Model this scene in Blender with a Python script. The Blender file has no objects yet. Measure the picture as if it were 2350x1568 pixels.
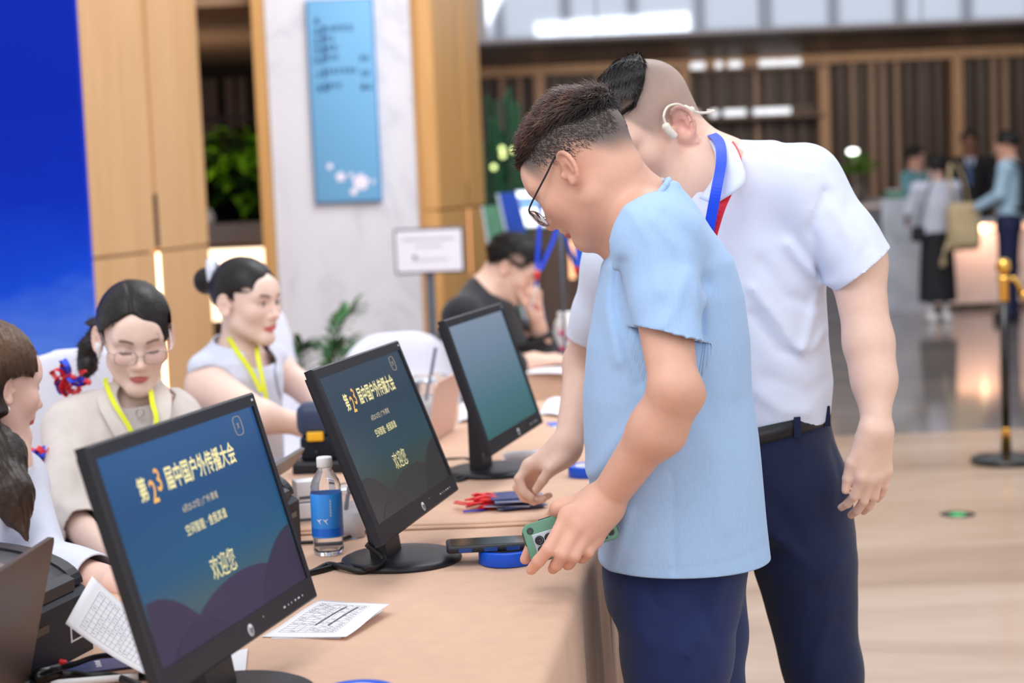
import bpy, bmesh, math, random
import numpy as np
from mathutils import Vector, Matrix
random.seed(7); RNG = np.random.default_rng(7)
SC = bpy.context.scene
COL = SC.collection
# ------------------------------------------------------------------ camera, world, lights, exposure
F_PX, PITCH, ROLL, HC = 3980.0, 0.0892, 0.0411, 1.42      # photograph taken as 2350 x 1568
cam_d = bpy.data.cameras.new('camera'); cam = bpy.data.objects.new('camera', cam_d); COL.objects.link(cam)
cam_d.sensor_width = 36.0; cam_d.lens = 36.0 * F_PX / 2350.0
_f = Vector((0, math.cos(PITCH), -math.sin(PITCH))); _u = Vector((0, math.sin(PITCH), math.cos(PITCH))); _r = Vector((1, 0, 0))
_cr, _sr = math.cos(ROLL), math.sin(ROLL)
_right = _r * _cr - _u * _sr
_up = _r * _sr + _u * _cr
cam.matrix_world = Matrix(((_right.x, _up.x, -_f.x, 0), (_right.y, _up.y, -_f.y, 0), (_right.z, _up.z, -_f.z, HC), (0, 0, 0, 1)))
cam_d.clip_start = 0.05; cam_d.clip_end = 200
cam_d.dof.use_dof = True; cam_d.dof.focus_distance = 2.85; cam_d.dof.aperture_fstop = 3.2
SC.camera = cam
SC.view_settings.view_transform = 'Standard'; SC.view_settings.look = 'None'
SC.view_settings.gamma = 1.0; SC.view_settings.use_curve_mapping = False
SC.view_settings.exposure = 0.22
world = bpy.data.worlds.new('daylight'); SC.world = world; world.use_nodes = True
_bg = world.node_tree.nodes['Background']; _bg.inputs[0].default_value = (0.93, 0.96, 1.0, 1); _bg.inputs[1].default_value = 0.86

def area(name, loc, target, size, power, color=(1, 1, 1), size_y=None):
    d = bpy.data.lights.new(name, 'AREA'); d.energy = power; d.color = color; d.size = size
    if size_y: d.shape = 'RECTANGLE'; d.size_y = size_y
    o = bpy.data.objects.new(name, d); COL.objects.link(o); o.location = loc
    o.rotation_euler = (Vector(target) - Vector(loc)).to_track_quat('-Z', 'Y').to_euler()
    return o
area('atrium_light', (-1.2, 0.8, 5.2), (0, 3.4, 0.9), 3.2, 105, (1, 0.985, 0.97))
area('hall_fill', (1.2, 6.8, 5.6), (-0.9, 10.2, 1.0), 3.5, 260, (0.97, 0.98, 1.0))  # fill light added to lift the marble pillar and the back area
area('front_window_light', (2.4, -3.5, 3.2), (0.3, 3.2, 1.0), 3.2, 80, (0.96, 0.98, 1.0))

area('lounge_fill', (-2.2, 12.0, 1.7), (-2.2, 12.4, 2.5), 0.8, 5, (1, 0.82, 0.64))  # added fill, brightens the lounge ceiling from below
area('soffit_fill', (3.6, 18.6, 2.62), (3.6, 20.6, 1.3), 6.5, 26, (1, 0.88, 0.76), 0.3)  # fill light added under the soffit to brighten the slatted wall

def P(px, py, y):
    """world point seen at photo pixel (px, py) on the vertical plane at distance y"""
    X = px - 1175.0; Y = py - 784.0
    X, Y = X * _cr - Y * _sr, X * _sr + Y * _cr
    d = _f + _r * (X / F_PX) - _u * (Y / F_PX)
    t = y / d.y
    return Vector((d.x * t, y, d.z * t + HC))
def PZ(px, py, z):
    X = px - 1175.0; Y = py - 784.0
    X, Y = X * _cr - Y * _sr, X * _sr + Y * _cr
    d = _f + _r * (X / F_PX) - _u * (Y / F_PX)
    t = (z - HC) / d.z
    return Vector((d.x * t, d.y * t, z))
def hexc(r, g, b):
    def l(c):
        c /= 255.0
        return c / 12.92 if c <= 0.04045 else ((c + 0.055) / 1.055) ** 2.4
    return (l(r), l(g), l(b), 1.0)

# ------------------------------------------------------------------ materials
class NT:
    def __init__(s, name):
        s.m = bpy.data.materials.new(name); s.m.use_nodes = True; s.t = s.m.node_tree
        s.b = s.t.nodes['Principled BSDF']
    def n(s, typ, **kw):
        nd = s.t.nodes.new(typ)
        for k, v in kw.items(): setattr(nd, k, v)
        return nd
    def l(s, a, b): s.t.links.new(a, b)
    def coord(s, scale=(1, 1, 1), kind='Object'):
        tc = s.n('ShaderNodeTexCoord'); mp = s.n('ShaderNodeMapping'); mp.inputs['Scale'].default_value = scale
        s.l(tc.outputs[kind], mp.inputs['Vector']); return mp.outputs['Vector']
    def noise(s, vec, scale, detail=4, rough=0.55, dist=0):
        n = s.n('ShaderNodeTexNoise'); n.inputs['Scale'].default_value = scale; n.inputs['Detail'].default_value = detail
        n.inputs['Roughness'].default_value = rough; n.inputs['Distortion'].default_value = dist
        if vec is not None: s.l(vec, n.inputs['Vector'])
        return n.outputs['Fac']
    def ramp(s, fac, stops):
        r = s.n('ShaderNodeValToRGB'); e = r.color_ramp.elements
        while len(e) < len(stops): e.new(0.5)
        for i, (p, c) in enumerate(stops): e[i].position = p; e[i].color = c
        s.l(fac, r.inputs['Fac']); return r.outputs['Color']
    def bump(s, h, strength=0.2, dist=0.002):
        b = s.n('ShaderNodeBump'); b.inputs['Strength'].default_value = strength; b.inputs['Distance'].default_value = dist
        s.l(h, b.inputs['Height']); s.l(b.outputs['Normal'], s.b.inputs['Normal'])
def mat(name, c, rough=0.5, metal=0.0, spec=0.5, emit=None, es=1.0, var=0.0, vs=(8, 8, 8), bump=0.0, bs=60, alpha=None, trans=0.0, ior=1.45, sheen=0.0, coat=0.0):
    t = NT(name); b = t.b
    b.inputs['Base Color'].default_value = c; b.inputs['Roughness'].default_value = rough; b.inputs['Metallic'].default_value = metal
    b.inputs['Specular IOR Level'].default_value = spec; b.inputs['IOR'].default_value = ior
    b.inputs['Transmission Weight'].default_value = trans; b.inputs['Sheen Weight'].default_value = sheen; b.inputs['Coat Weight'].default_value = coat
    if var > 0:
        f = t.noise(t.coord(vs), 1.0)
        lo = tuple(x * (1 - var) for x in c[:3]) + (1,); hi = tuple(min(1, x * (1 + var)) for x in c[:3]) + (1,)
        t.l(t.ramp(f, [(0.3, lo), (0.7, hi)]), b.inputs['Base Color'])
    if bump > 0: t.bump(t.noise(t.coord((1, 1, 1)), bs, 3), bump)
    if emit: b.inputs['Emission Color'].default_value = emit; b.inputs['Emission Strength'].default_value = es
    if alpha is not None: b.inputs['Alpha'].default_value = alpha
    return t.m
def mat_wood(name, a, bcol, rough=0.45, scale=1.0):
    t = NT(name)
    v = t.coord((14 * scale, 14 * scale, 0.7 * scale))
    f = t.noise(v, 1.6, 6, 0.6, 0.4)
    t.l(t.ramp(f, [(0.25, a), (0.75, bcol)]), t.b.inputs['Base Color']); t.b.inputs['Roughness'].default_value = rough
    t.bump(f, 0.08, 0.001); return t.m
def mat_marble(name, base, vein, rough=0.2, scale=1.0, vs=(1, 1, 1), amount=0.52):
    t = NT(name)
    v = t.coord(vs)
    f = t.noise(v, 1.1 * scale, 8, 0.62, 1.4)
    m = t.n('ShaderNodeMath', operation='SUBTRACT'); t.l(f, m.inputs[0]); m.inputs[1].default_value = 0.5
    a = t.n('ShaderNodeMath', operation='ABSOLUTE'); t.l(m.outputs[0], a.inputs[0])
    t.l(t.ramp(a.outputs[0], [(0.0, vein), (0.02, tuple(0.35 * x + 0.65 * y for x, y in zip(vein, base))), (0.09, base)]), t.b.inputs['Base Color'])
    t.b.inputs['Roughness'].default_value = rough; return t.m
def mat_attr(name, rough=0.5, spec=0.4, var=0.06, vs=60, bump=0.0, bs=300, sss=0.0, aniso=None):
    """colour comes from the mesh's own Col attribute (skin, stubble, lips, dyed hair)"""
    t = NT(name); a = t.n('ShaderNodeAttribute', attribute_name='Col')
    f = t.noise(t.coord(aniso or (1, 1, 1)), vs, 3)
    mx = t.n('ShaderNodeMix', data_type='RGBA', blend_type='MULTIPLY'); mx.inputs['Factor'].default_value = 1.0
    t.l(a.outputs['Color'], mx.inputs['A'])
    t.l(t.ramp(f, [(0.3, (1 - var, 1 - var, 1 - var, 1)), (0.7, (1, 1, 1, 1))]), mx.inputs['B'])
    t.l(mx.outputs['Result'], t.b.inputs['Base Color'])
    t.b.inputs['Roughness'].default_value = rough; t.b.inputs['Specular IOR Level'].default_value = spec
    if sss: t.b.inputs['Subsurface Weight'].default_value = sss; t.b.inputs['Subsurface Radius'].default_value = (0.012, 0.004, 0.002); t.b.inputs['Subsurface Scale'].default_value = 1.0
    if bump: t.bump(t.noise(t.coord((1, 1, 1)), bs, 2), bump, 0.0006)
    return t.m
def mat_cloth(name, c, rough=0.8, fine=900, bump=0.25, var=0.06, sheen=0.15, heather=None):
    t = NT(name)
    f = t.noise(t.coord((1, 1, 0.35) if heather else (1, 1, 1)), heather or 30, 3)
    lo = tuple(x * (1 - var) for x in c[:3]) + (1,); hi = tuple(min(1, x * (1 + var)) for x in c[:3]) + (1,)
    t.l(t.ramp(f, [(0.3, lo), (0.7, hi)]), t.b.inputs['Base Color'])
    t.b.inputs['Roughness'].default_value = rough; t.b.inputs['Specular IOR Level'].default_value = 0.25; t.b.inputs['Sheen Weight'].default_value = sheen
    t.bump(t.noise(t.coord((1, 1, 1)), fine, 2), bump, 0.0004)
    return t.m

M = {}
M['black_plastic'] = mat('black_plastic', hexc(28, 29, 36), 0.45, bump=0.05, bs=900)
M['monitor_side'] = mat('monitor_side', hexc(30, 34, 46), 0.35)
M['cable'] = mat('cable_rubber', hexc(22, 22, 25), 0.45)
M['paper'] = mat('paper', hexc(236, 234, 240), 0.8, bump=0.06, bs=40)
M['ink'] = mat('ink', hexc(95, 98, 108), 0.8)
M['white_plastic'] = mat('white_plastic', hexc(238, 238, 240), 0.4)
M['tablecloth'] = mat_cloth('tablecloth', hexc(214, 174, 148), 0.85, 700, 0.2, 0.04)
M['wood'] = mat_wood('oak_veneer', hexc(192, 146, 98), hexc(214, 172, 124))
M['wood_warm'] = mat_wood('oak_warm', hexc(186, 136, 76), hexc(208, 160, 98))
M['dark_wood'] = mat_wood('dark_wood', hexc(52, 38, 30), hexc(80, 60, 48))
M['slat_wood'] = mat_wood('slat_wood', hexc(96, 74, 60), hexc(126, 100, 84))
M['post_wood'] = mat_wood('post_wood', hexc(170, 130, 96), hexc(196, 156, 118))
M['dark'] = mat('dark_recess', hexc(46, 34, 26), 0.7)
M['marble'] = mat_marble('white_marble', hexc(216, 217, 226), hexc(198, 200, 211), 0.3, 0.8, (1, 1, 0.8))
M['gold'] = mat('gold', hexc(222, 176, 88), 0.18, 1.0)
M['black_gloss'] = mat('black_gloss', hexc(18, 18, 20), 0.2)
M['blue_tape'] = mat('blue_tape', hexc(12, 84, 214), 0.4)
M['glass'] = mat('clear_plastic', (0.95, 0.97, 1, 1), 0.04, trans=1.0, ior=1.2)
M['warm_light'] = mat('warm_light', (1, 0.8, 0.55, 1), 0.5, emit=(1, 0.72, 0.42, 1), es=5.0)
M['white_light'] = mat('white_light', (1, 1, 1, 1), 0.5, emit=(0.92, 0.96, 1, 1), es=2.2)
M['navy'] = mat_cloth('navy_cloth', hexc(24, 40, 88), 0.75, 700, 0.15, 0.08)
M['gold_trim'] = mat('bronze_edge', hexc(150, 120, 86), 0.4, 0.6)

# ------------------------------------------------------------------ mesh helpers
def put(o, label=None, cat=None, group=None, kind=None):
    if label: o['label'] = label
    if cat: o['category'] = cat
    if group: o['group'] = group
    if kind: o['kind'] = kind
    return o
def thing(name, label, cat, loc=(0, 0, 0), rotz=0.0, group=None):
    o = bpy.data.objects.new(name, None); COL.objects.link(o); o.empty_display_size = 0.05
    o.location = loc; o.rotation_euler = (0, 0, rotz)
    return put(o, label, cat, group)
def link(name, me, m=None, parent=None, world_coords=False, smooth=None):
    o = bpy.data.objects.new(name, me); COL.objects.link(o)
    if m is not None and not me.materials: me.materials.append(m)
    if parent is not None:
        o.parent = parent
        if world_coords: o.matrix_parent_inverse = wm(parent).inverted()
    if smooth is not None:
        me.polygons.foreach_set('use_smooth', [smooth] * len(me.polygons))
    return o
def wm(o):
    m = Matrix.LocRotScale(o.location, o.rotation_euler, o.scale)
    if o.parent: m = wm(o.parent) @ o.matrix_parent_inverse @ m
    return m
class MB:
    """collects shapes, builds ONE mesh object"""
    def __init__(s): s.v = []; s.f = []; s.sm = []
    def add(s, v, f, sm=False, M4=None):
        o = len(s.v)
        s.v += [tuple(M4 @ Vector(p)) if M4 is not None else tuple(p) for p in v]
        s.f += [tuple(i + o for i in q) for q in f]; s.sm += [sm] * len(f); return s
    def box(s, x0, x1, y0, y1, z0, z1, M4=None, bev=0.0):
        if bev <= 0:
            v = [(x0, y0, z0), (x1, y0, z0), (x1, y1, z0), (x0, y1, z0), (x0, y0, z1), (x1, y0, z1), (x1, y1, z1), (x0, y1, z1)]
            return s.add(v, [(3, 2, 1, 0), (4, 5, 6, 7), (0, 1, 5, 4), (1, 2, 6, 5), (2, 3, 7, 6), (3, 0, 4, 7)], False, M4)
        bm = bmesh.new(); bmesh.ops.create_cube(bm, size=1)
        for q in bm.verts: q.co = Vector(((x0 + x1) / 2 + q.co.x * (x1 - x0), (y0 + y1) / 2 + q.co.y * (y1 - y0), (z0 + z1) / 2 + q.co.z * (z1 - z0)))
        bmesh.ops.bevel(bm, geom=bm.edges[:], offset=bev, segments=3, profile=0.5, affect='EDGES')
        bm.verts.index_update()
        s.add([q.co[:] for q in bm.verts], [[q.index for q in f.verts] for f in bm.faces], True, M4); bm.free(); return s
    def prism(s, pts, h0, h1, M4=None, sm=False):
        n = len(pts); v = [(p[0], p[1], h0) for p in pts] + [(p[0], p[1], h1) for p in pts]
        f = [tuple(range(n - 1, -1, -1)), tuple(range(n, 2 * n))] + [(i, (i + 1) % n, n + (i + 1) % n, n + i) for i in range(n)]
        return s.add(v, f, sm, M4)
    def lathe(s, prof, seg=32, M4=None, cap=True, sm=True):
        n = len(prof); v = []; f = []
        for r, z in prof:
            for k in range(seg):
                a = 2 * math.pi * k / seg; v.append((r * math.cos(a), r * math.sin(a), z))
        for i in range(n - 1):
            for k in range(seg):
                f.append((i * seg + k, i * seg + (k + 1) % seg, (i + 1) * seg + (k + 1) % seg, (i + 1) * seg + k))
        if cap: f += [tuple(range(seg - 1, -1, -1)), tuple((n - 1) * seg + k for k in range(seg))]
        return s.add(v, f, sm, M4)
    def tube(s, pts, r, seg=8, M4=None, closed=False, flat=1.0):
        pts = [Vector(p) for p in pts]; n = len(pts); rr = r if hasattr(r, '__len__') else [r] * n
        up = Vector((0, 0, 1)); v = []; f = []
        for i, p in enumerate(pts):
            t = (pts[min(i + 1, n - 1)] - pts[max(i - 1, 0)]).normalized()
            a = t.cross(up)
            if a.length < 1e-3: a = t.cross(Vector((1, 0, 0)))
            a.normalize(); b = a.cross(t).normalized()
            for k in range(seg):
                g = 2 * math.pi * k / seg; v.append(p + a * (rr[i] * math.cos(g)) + b * (rr[i] * flat * math.sin(g)))
        for i in range(n - 1):
            for k in range(seg): f.append((i * seg + k, i * seg + (k + 1) % seg, (i + 1) * seg + (k + 1) % seg, (i + 1) * seg + k))
        f += [tuple(range(seg - 1, -1, -1)), tuple((n - 1) * seg + k for k in range(seg))]
        return s.add(v, f, True, M4)
    def ball(s, c, r, seg=16, ring=10, M4=None):
        r = r if hasattr(r, '__len__') else (r, r, r)
        v = [(c[0], c[1], c[2] - r[2])]; f = []
        for i in range(1, ring):
            a = -math.pi / 2 + math.pi * i / ring
            for k in range(seg):
                g = 2 * math.pi * k / seg
                v.append((c[0] + r[0] * math.cos(a) * math.cos(g), c[1] + r[1] * math.cos(a) * math.sin(g), c[2] + r[2] * math.sin(a)))
        v.append((c[0], c[1], c[2] + r[2])); e = len(v) - 1
        for k in range(seg):
            f.append((0, 1 + (k + 1) % seg, 1 + k)); f.append((e, e - seg + k, e - seg + (k + 1) % seg))
        for i in range(ring - 2):
            for k in range(seg):
                f.append((1 + i * seg + k, 1 + i * seg + (k + 1) % seg, 1 + (i + 1) * seg + (k + 1) % seg, 1 + (i + 1) * seg + k))
        return s.add(v, f, True, M4)
    def grid(s, fn, nu, nv, M4=None, sm=True):
        v = [fn(i / nu, j / nv) for i in range(nu + 1) for j in range(nv + 1)]
        f = [(i * (nv + 1) + j, (i + 1) * (nv + 1) + j, (i + 1) * (nv + 1) + j + 1, i * (nv + 1) + j + 1) for i in range(nu) for j in range(nv)]
        return s.add(v, f, sm, M4)
    def mesh(s, name):
        me = bpy.data.meshes.new(name); me.from_pydata(s.v, [], s.f); me.polygons.foreach_set('use_smooth', s.sm); me.update(); return me
    def build(s, name, m, parent=None, world=False, mod=None):
        o = link(name, s.mesh(name), m, parent, world)
        return o
def struct(name, mb, m, parent=None):
    o = mb.build(name, m, parent)
    if parent is None: o['kind'] = 'structure'
    return o
def smooth_path(pts, n=8):
    """Catmull-Rom"""
    p = [Vector(q) for q in pts]; p = [p[0] * 2 - p[1]] + p + [p[-1] * 2 - p[-2]]; out = []
    for i in range(1, len(p) - 2):
        for k in range(n):
            t = k / n; a, b, c, d = p[i - 1:i + 3]
            out.append(0.5 * ((2 * b) + (c - a) * t + (2 * a - 5 * b + 4 * c - d) * t * t + (3 * b - a - 3 * c + d) * t ** 3))
    return out + [p[-2]]
def solidify(o, th, off=-1.0):
    md = o.modifiers.new('thickness', 'SOLIDIFY'); md.thickness = th; md.offset = off; return o
def text_mesh(txt, size, bold=0.0, align='CENTER', ext=0.0):
    cu = bpy.data.curves.new('lettering', 'FONT'); cu.body = txt; cu.size = size; cu.align_x = align; cu.align_y = 'CENTER'
    cu.offset = bold; cu.extrude = ext; cu.resolution_u = 3
    o = bpy.data.objects.new('lettering', cu); COL.objects.link(o)
    dg = bpy.context.evaluated_depsgraph_get(); me = bpy.data.meshes.new_from_object(o.evaluated_get(dg))
    bpy.data.objects.remove(o); bpy.data.curves.remove(cu); return me
def text_part(name, txt, size, m, parent, M4, bold=0.0, align='CENTER', sx=1.0):
    me = text_mesh(txt, size, 0.0, align)
    me.materials.clear()
    if bold > 0:                                                    # heavier weight: overlapping copies of the strokes
        n0 = [v.co.copy() for v in me.vertices]; f0 = [tuple(p.vertices) for p in me.polygons]; V = []; Fq = []
        for k, (dx, dy) in enumerate(((0, 0), (1, 0), (-1, 0), (0, 1), (0, -1))):
            b = len(V); V += [(c.x + dx * bold, c.y + dy * bold, c.z + k * 0.00002) for c in n0]; Fq += [tuple(i + b for i in f) for f in f0]
        me.clear_geometry(); me.from_pydata(V, [], Fq); me.update()
    me.transform(M4 @ Matrix.Diagonal((sx, 1, 1, 1)))
    return link(name, me, m, parent)
# ------------------------------------------------------------------ the hall: floor, walls, pillars
def xat(px, py, y): return P(px, py, y).x
def zat(px, py, y): return P(px, py, y).z
def mat_floor(name, a, b, c, rough):
    t = NT(name); v = t.coord((0.35, 1.6, 1))
    f = t.noise(v, 1.3, 7, 0.6, 0.9); t.l(t.ramp(f, [(0.3, a), (0.5, b), (0.68, c)]), t.b.inputs['Base Color'])
    t.b.inputs['Roughness'].default_value = rough; t.b.inputs['Coat Weight'].default_value = 0.0
    return t.m
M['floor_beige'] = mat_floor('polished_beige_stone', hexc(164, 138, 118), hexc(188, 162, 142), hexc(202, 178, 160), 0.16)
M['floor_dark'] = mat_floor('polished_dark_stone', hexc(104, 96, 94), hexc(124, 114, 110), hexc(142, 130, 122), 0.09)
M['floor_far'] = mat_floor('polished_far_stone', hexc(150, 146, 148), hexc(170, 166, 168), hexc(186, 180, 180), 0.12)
fl = struct('floor', MB().box(-9, 12, -9, 26, -0.2, -0.004), M['floor_dark'])
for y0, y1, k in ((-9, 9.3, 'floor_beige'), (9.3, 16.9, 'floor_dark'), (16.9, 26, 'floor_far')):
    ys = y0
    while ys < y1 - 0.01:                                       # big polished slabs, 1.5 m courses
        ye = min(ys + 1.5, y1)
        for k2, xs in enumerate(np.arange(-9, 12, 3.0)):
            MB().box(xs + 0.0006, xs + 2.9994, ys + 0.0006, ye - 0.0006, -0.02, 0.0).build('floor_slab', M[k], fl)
        ys = ye
# printed blue backdrop at the far left
t = NT('printed_blue_backdrop'); v = t.coord((1, 1, 1))
sp = t.n('ShaderNodeSeparateXYZ'); t.l(v, sp.inputs[0])
nz = t.noise(t.coord((1.2, 1, 2.5)), 1.6, 4)
ad = t.n('ShaderNodeMath', operation='MULTIPLY_ADD'); t.l(nz, ad.inputs[0]); ad.inputs[1].default_value = 0.45; t.l(sp.outputs['Z'], ad.inputs[2])
mr = t.n('ShaderNodeMapRange'); mr.inputs['From Min'].default_value = 0.75; mr.inputs['From Max'].default_value = 2.0; t.l(ad.outputs[0], mr.inputs['Value'])
t.l(t.ramp(mr.outputs[0], [(0.0, hexc(206, 220, 250)), (0.22, hexc(96, 140, 232)), (0.45, hexc(20, 74, 214)), (0.75, hexc(4, 46, 186)), (1.0, hexc(2, 38, 172))]), t.b.inputs['Base Color'])
t.b.inputs['Roughness'].default_value = 0.7; t.b.inputs['Specular IOR Level'].default_value = 0.1; M['backdrop'] = t.m
yb = 6.7; xb = xat(190, 330, yb)
bd = thing('backdrop', 'tall blue printed backdrop panel at the far left behind the women', 'backdrop', (xb - 1.6, yb, 0))
MB().box(xb - 3.4, xb, yb, yb + 0.05, 0.02, 3.4).build('panel', M['backdrop'], bd, True)
for dx in (-3.2, -0.2):
    MB().box(xb + dx - 0.03, xb + dx + 0.03, yb - 0.0, yb + 0.55, 0, 0.03).build('foot', M['black_plastic'], bd, True)
# oak wall on the left, running away from the camera, with a door slot and light strip
A = Vector((xat(188, 330, 8.0), 8.0, 0)); B = Vector((xat(466, 330, 9.6), 9.6, 0))
d = (B - A); L = d.length; d.normalize(); nrm = Vector((d.y, -d.x, 0))
WL = Matrix(((d.x, -nrm.x, 0, A.x), (d.y, -nrm.y, 0, A.y), (0, 0, 1, 0), (0, 0, 0, 1)))   # local x along the wall, y into the wall
wl = struct('wall_left', MB().box(0.0, L, 0.03, 0.45, 0, 4.2, WL).box(-0.9, 0.03, 0.12, 0.45, 0, 4.2, WL), M['wood_warm'])
gx = L * 0.53; zj = 1.165
for x0, x1 in ((0, gx - 0.022), (gx + 0.022, L)):
    for z0, z1 in ((0, zj - 0.006), (zj + 0.006, 4.2)):
        MB().box(x0 + 0.001, x1 - 0.001, 0.0, 0.028, z0 + 0.001, z1, WL).build('panel', M['wood'], wl)
MB().box(gx - 0.020, gx + 0.020, 0.012, 0.03, zj + 0.30, 4.2, WL).build('groove_strip', M['wood_warm'], wl)
MB().box(gx - 0.02, gx + 0.02, -0.006, 0.03, zj + 0.02, zj + 0.29, WL).build('pull_handle', M['dark'], wl)
MB().box(gx - 0.02, gx + 0.02, 0.002, 0.03, 0.2, zj - 0.01, WL).build('light_strip', M['warm_light'], wl)
# marble pillar with oak posts
yp = 10.0
x0 = xat(590, 260, yp); x1 = xat(621, 300, yp); x2 = xat(962, 260, yp); x3 = xat(1000, 260, yp)
pl = struct('wall_pillar', MB().box(x1, x2, yp, yp + 1.5, 0, 4.4), M['marble'])
MB().box(x0, x1 - 0.004, yp - 0.03, yp + 1.5, 0, 4.4).build('oak_post', M['wood_warm'], pl)
zj2 = zat(985, 483, yp)
for z0, z1 in ((0, zj2 - 0.006), (zj2 + 0.006, 4.4)):
    MB().box(x2 + 0.004, x3, yp - 0.03, yp + 0.02, z0, z1).build('oak_post', M['wood_warm'], pl)
C0 = Vector((x3, yp - 0.03, 0)); C1 = Vector((xat(1106, 300, 11.7), 11.7, 0)); d2 = C1 - C0; L2 = d2.length; d2.normalize()
WR = Matrix(((d2.x, -d2.y, 0, C0.x), (d2.y, d2.x, 0, C0.y), (0, 0, 1, 0), (0, 0, 0, 1)))
gx2 = L2 * 0.60
for xa, xe in ((0, gx2 - 0.03), (gx2 + 0.03, L2)):
    for z0, z1 in ((0, zj2 - 0.006), (zj2 + 0.006, 4.4)):
        MB().box(xa + 0.001, xe - 0.001, 0.0, 0.03, z0, z1, WR).build('oak_panel', M['wood_warm'], pl)
MB().box(0.0, L2, 0.032, 0.12, 0, 4.4, WR).build('oak_core', M['wood_warm'], pl)
MB().box(gx2 - 0.028, gx2 + 0.028, 0.004, 0.03, zj2 + 0.01, zj2 + 0.16, WR).build('pull_handle', M['dark'], pl)
MB().box(gx2 - 0.028, gx2 + 0.028, 0.016, 0.03, zj2 + 0.16, 4.4, WR).build('groove_strip', M['wood'], pl)
M['orange_light'] = mat('orange_light', (1, 0.6, 0.3, 1), 0.5, emit=(1, 0.42, 0.2, 1), es=1.0)
MB().box(gx2 - 0.028, gx2 + 0.028, 0.004, 0.03, zj2 - 0.42, zj2 - 0.01, WR).build('light_strip', M['orange_light'], pl)
# dim lounge seen through the opening between the oak wall and the marble pillar
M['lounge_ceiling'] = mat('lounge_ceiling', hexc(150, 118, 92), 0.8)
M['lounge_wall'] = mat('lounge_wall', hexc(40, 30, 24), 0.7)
xo0, xo1 = -4.6, x1 + 0.2
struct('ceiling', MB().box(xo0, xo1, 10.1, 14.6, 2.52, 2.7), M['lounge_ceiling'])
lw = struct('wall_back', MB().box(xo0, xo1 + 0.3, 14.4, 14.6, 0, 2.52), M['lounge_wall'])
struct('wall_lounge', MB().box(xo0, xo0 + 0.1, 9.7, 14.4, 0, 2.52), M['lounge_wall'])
for px in (487, 528, 556, 592, 470, 610):
    xx = xat(px, 250, 14.35)
    MB().box(xx - 0.035, xx + 0.035, 14.36, 14.4, 1.75, 2.40).build('wood_screen_slat', M['slat_wood'], lw)
MB().box(xo0 + 0.1, xo1, 14.34, 14.4, 2.05, 2.09).build('screen_rail', M['dark_wood'], lw)
# lounge counter with a lit front
yc = 11.3
bc = thing('bar_counter', 'grey topped bar counter with glowing warm front in the dim lounge opening', 'counter', (xat(538, 540, yc), yc + 0.4, 0))
xc0, xc1 = xat(380, 540, yc), xat(640, 540, yc)
M['grey_stone'] = mat('grey_stone', hexc(150, 138, 134), 0.5, var=0.05)
MB().box(xc0, xc1, yc, yc + 0.8, zat(540, 556, yc), zat(540, 514, yc), bev=0.01).build('worktop', M['grey_stone'], bc, True)
MB().box(xc0, xc1, yc + 0.10, yc + 0.75, 0, zat(540, 556, yc)).build('body', M['dark_wood'], bc, True)
M['bar_glow'] = mat('bar_glow', (1, 0.85, 0.65, 1), 0.5, emit=(1, 0.76, 0.5, 1), es=2.4)
MB().box(xc0 + 0.02, xc1 - 0.06, yc + 0.07, yc + 0.11, 0.62, zat(540, 572, yc)).build('lit_panel', M['bar_glow'], bc, True)
zt = zat(540, 514, yc)
jar = thing('ceramic_jar', 'small pale ceramic jar on the lounge bar counter end', 'jar', (xat(481, 512, yc + .2), yc + 0.2, zt))
MB().lathe([(0.02, 0), (0.034, 0.015), (0.036, 0.05), (0.024, 0.075), (0.02, 0.085)], 20).build('pot', M['white_plastic'], jar)
MB().lathe([(0.024, 0.083), (0.022, 0.09), (0.006, 0.096), (0.008, 0.104), (0.002, 0.108)], 20).build('lid', M['white_plastic'], jar)
# leafy plants in the lounge
def leaf_mb(mb, base, tip, w, droop=0.1, n=5):
    base = Vector(base); tip = Vector(tip); ax = tip - base
    side = ax.cross(Vector((0, 0, 1)))
    if side.length < 1e-4: side = Vector((1, 0, 0))
    side.normalize(); v = []; f = []
    for i in range(n + 1):
        t_ = i / n; c = base + ax * t_ + Vector((0, 0, droop * ax.length * (math.sin(t_ * math.pi) * 0.6 - t_ * t_)))
        ww = w * math.sin(math.pi * min(1, 0.08 + t_ * 0.92)) ** 0.8
        v += [c - side * ww + Vector((0, 0, ww * 0.3)), c, c + side * ww + Vector((0, 0, ww * 0.3))]
    for i in range(n):
        a = i * 3; f += [(a, a + 3, a + 4, a + 1), (a + 1, a + 4, a + 5, a + 2)]
    mb.add(v, f, True)
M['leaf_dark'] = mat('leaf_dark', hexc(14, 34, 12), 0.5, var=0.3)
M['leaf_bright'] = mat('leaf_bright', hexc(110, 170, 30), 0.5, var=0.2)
M['leaf_mid'] = mat('leaf_mid', hexc(46, 96, 46), 0.45, var=0.3)
M['stem'] = mat('stem', hexc(60, 74, 40), 0.6)
M['clay'] = mat('clay_pot', hexc(92, 74, 60), 0.6)
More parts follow.
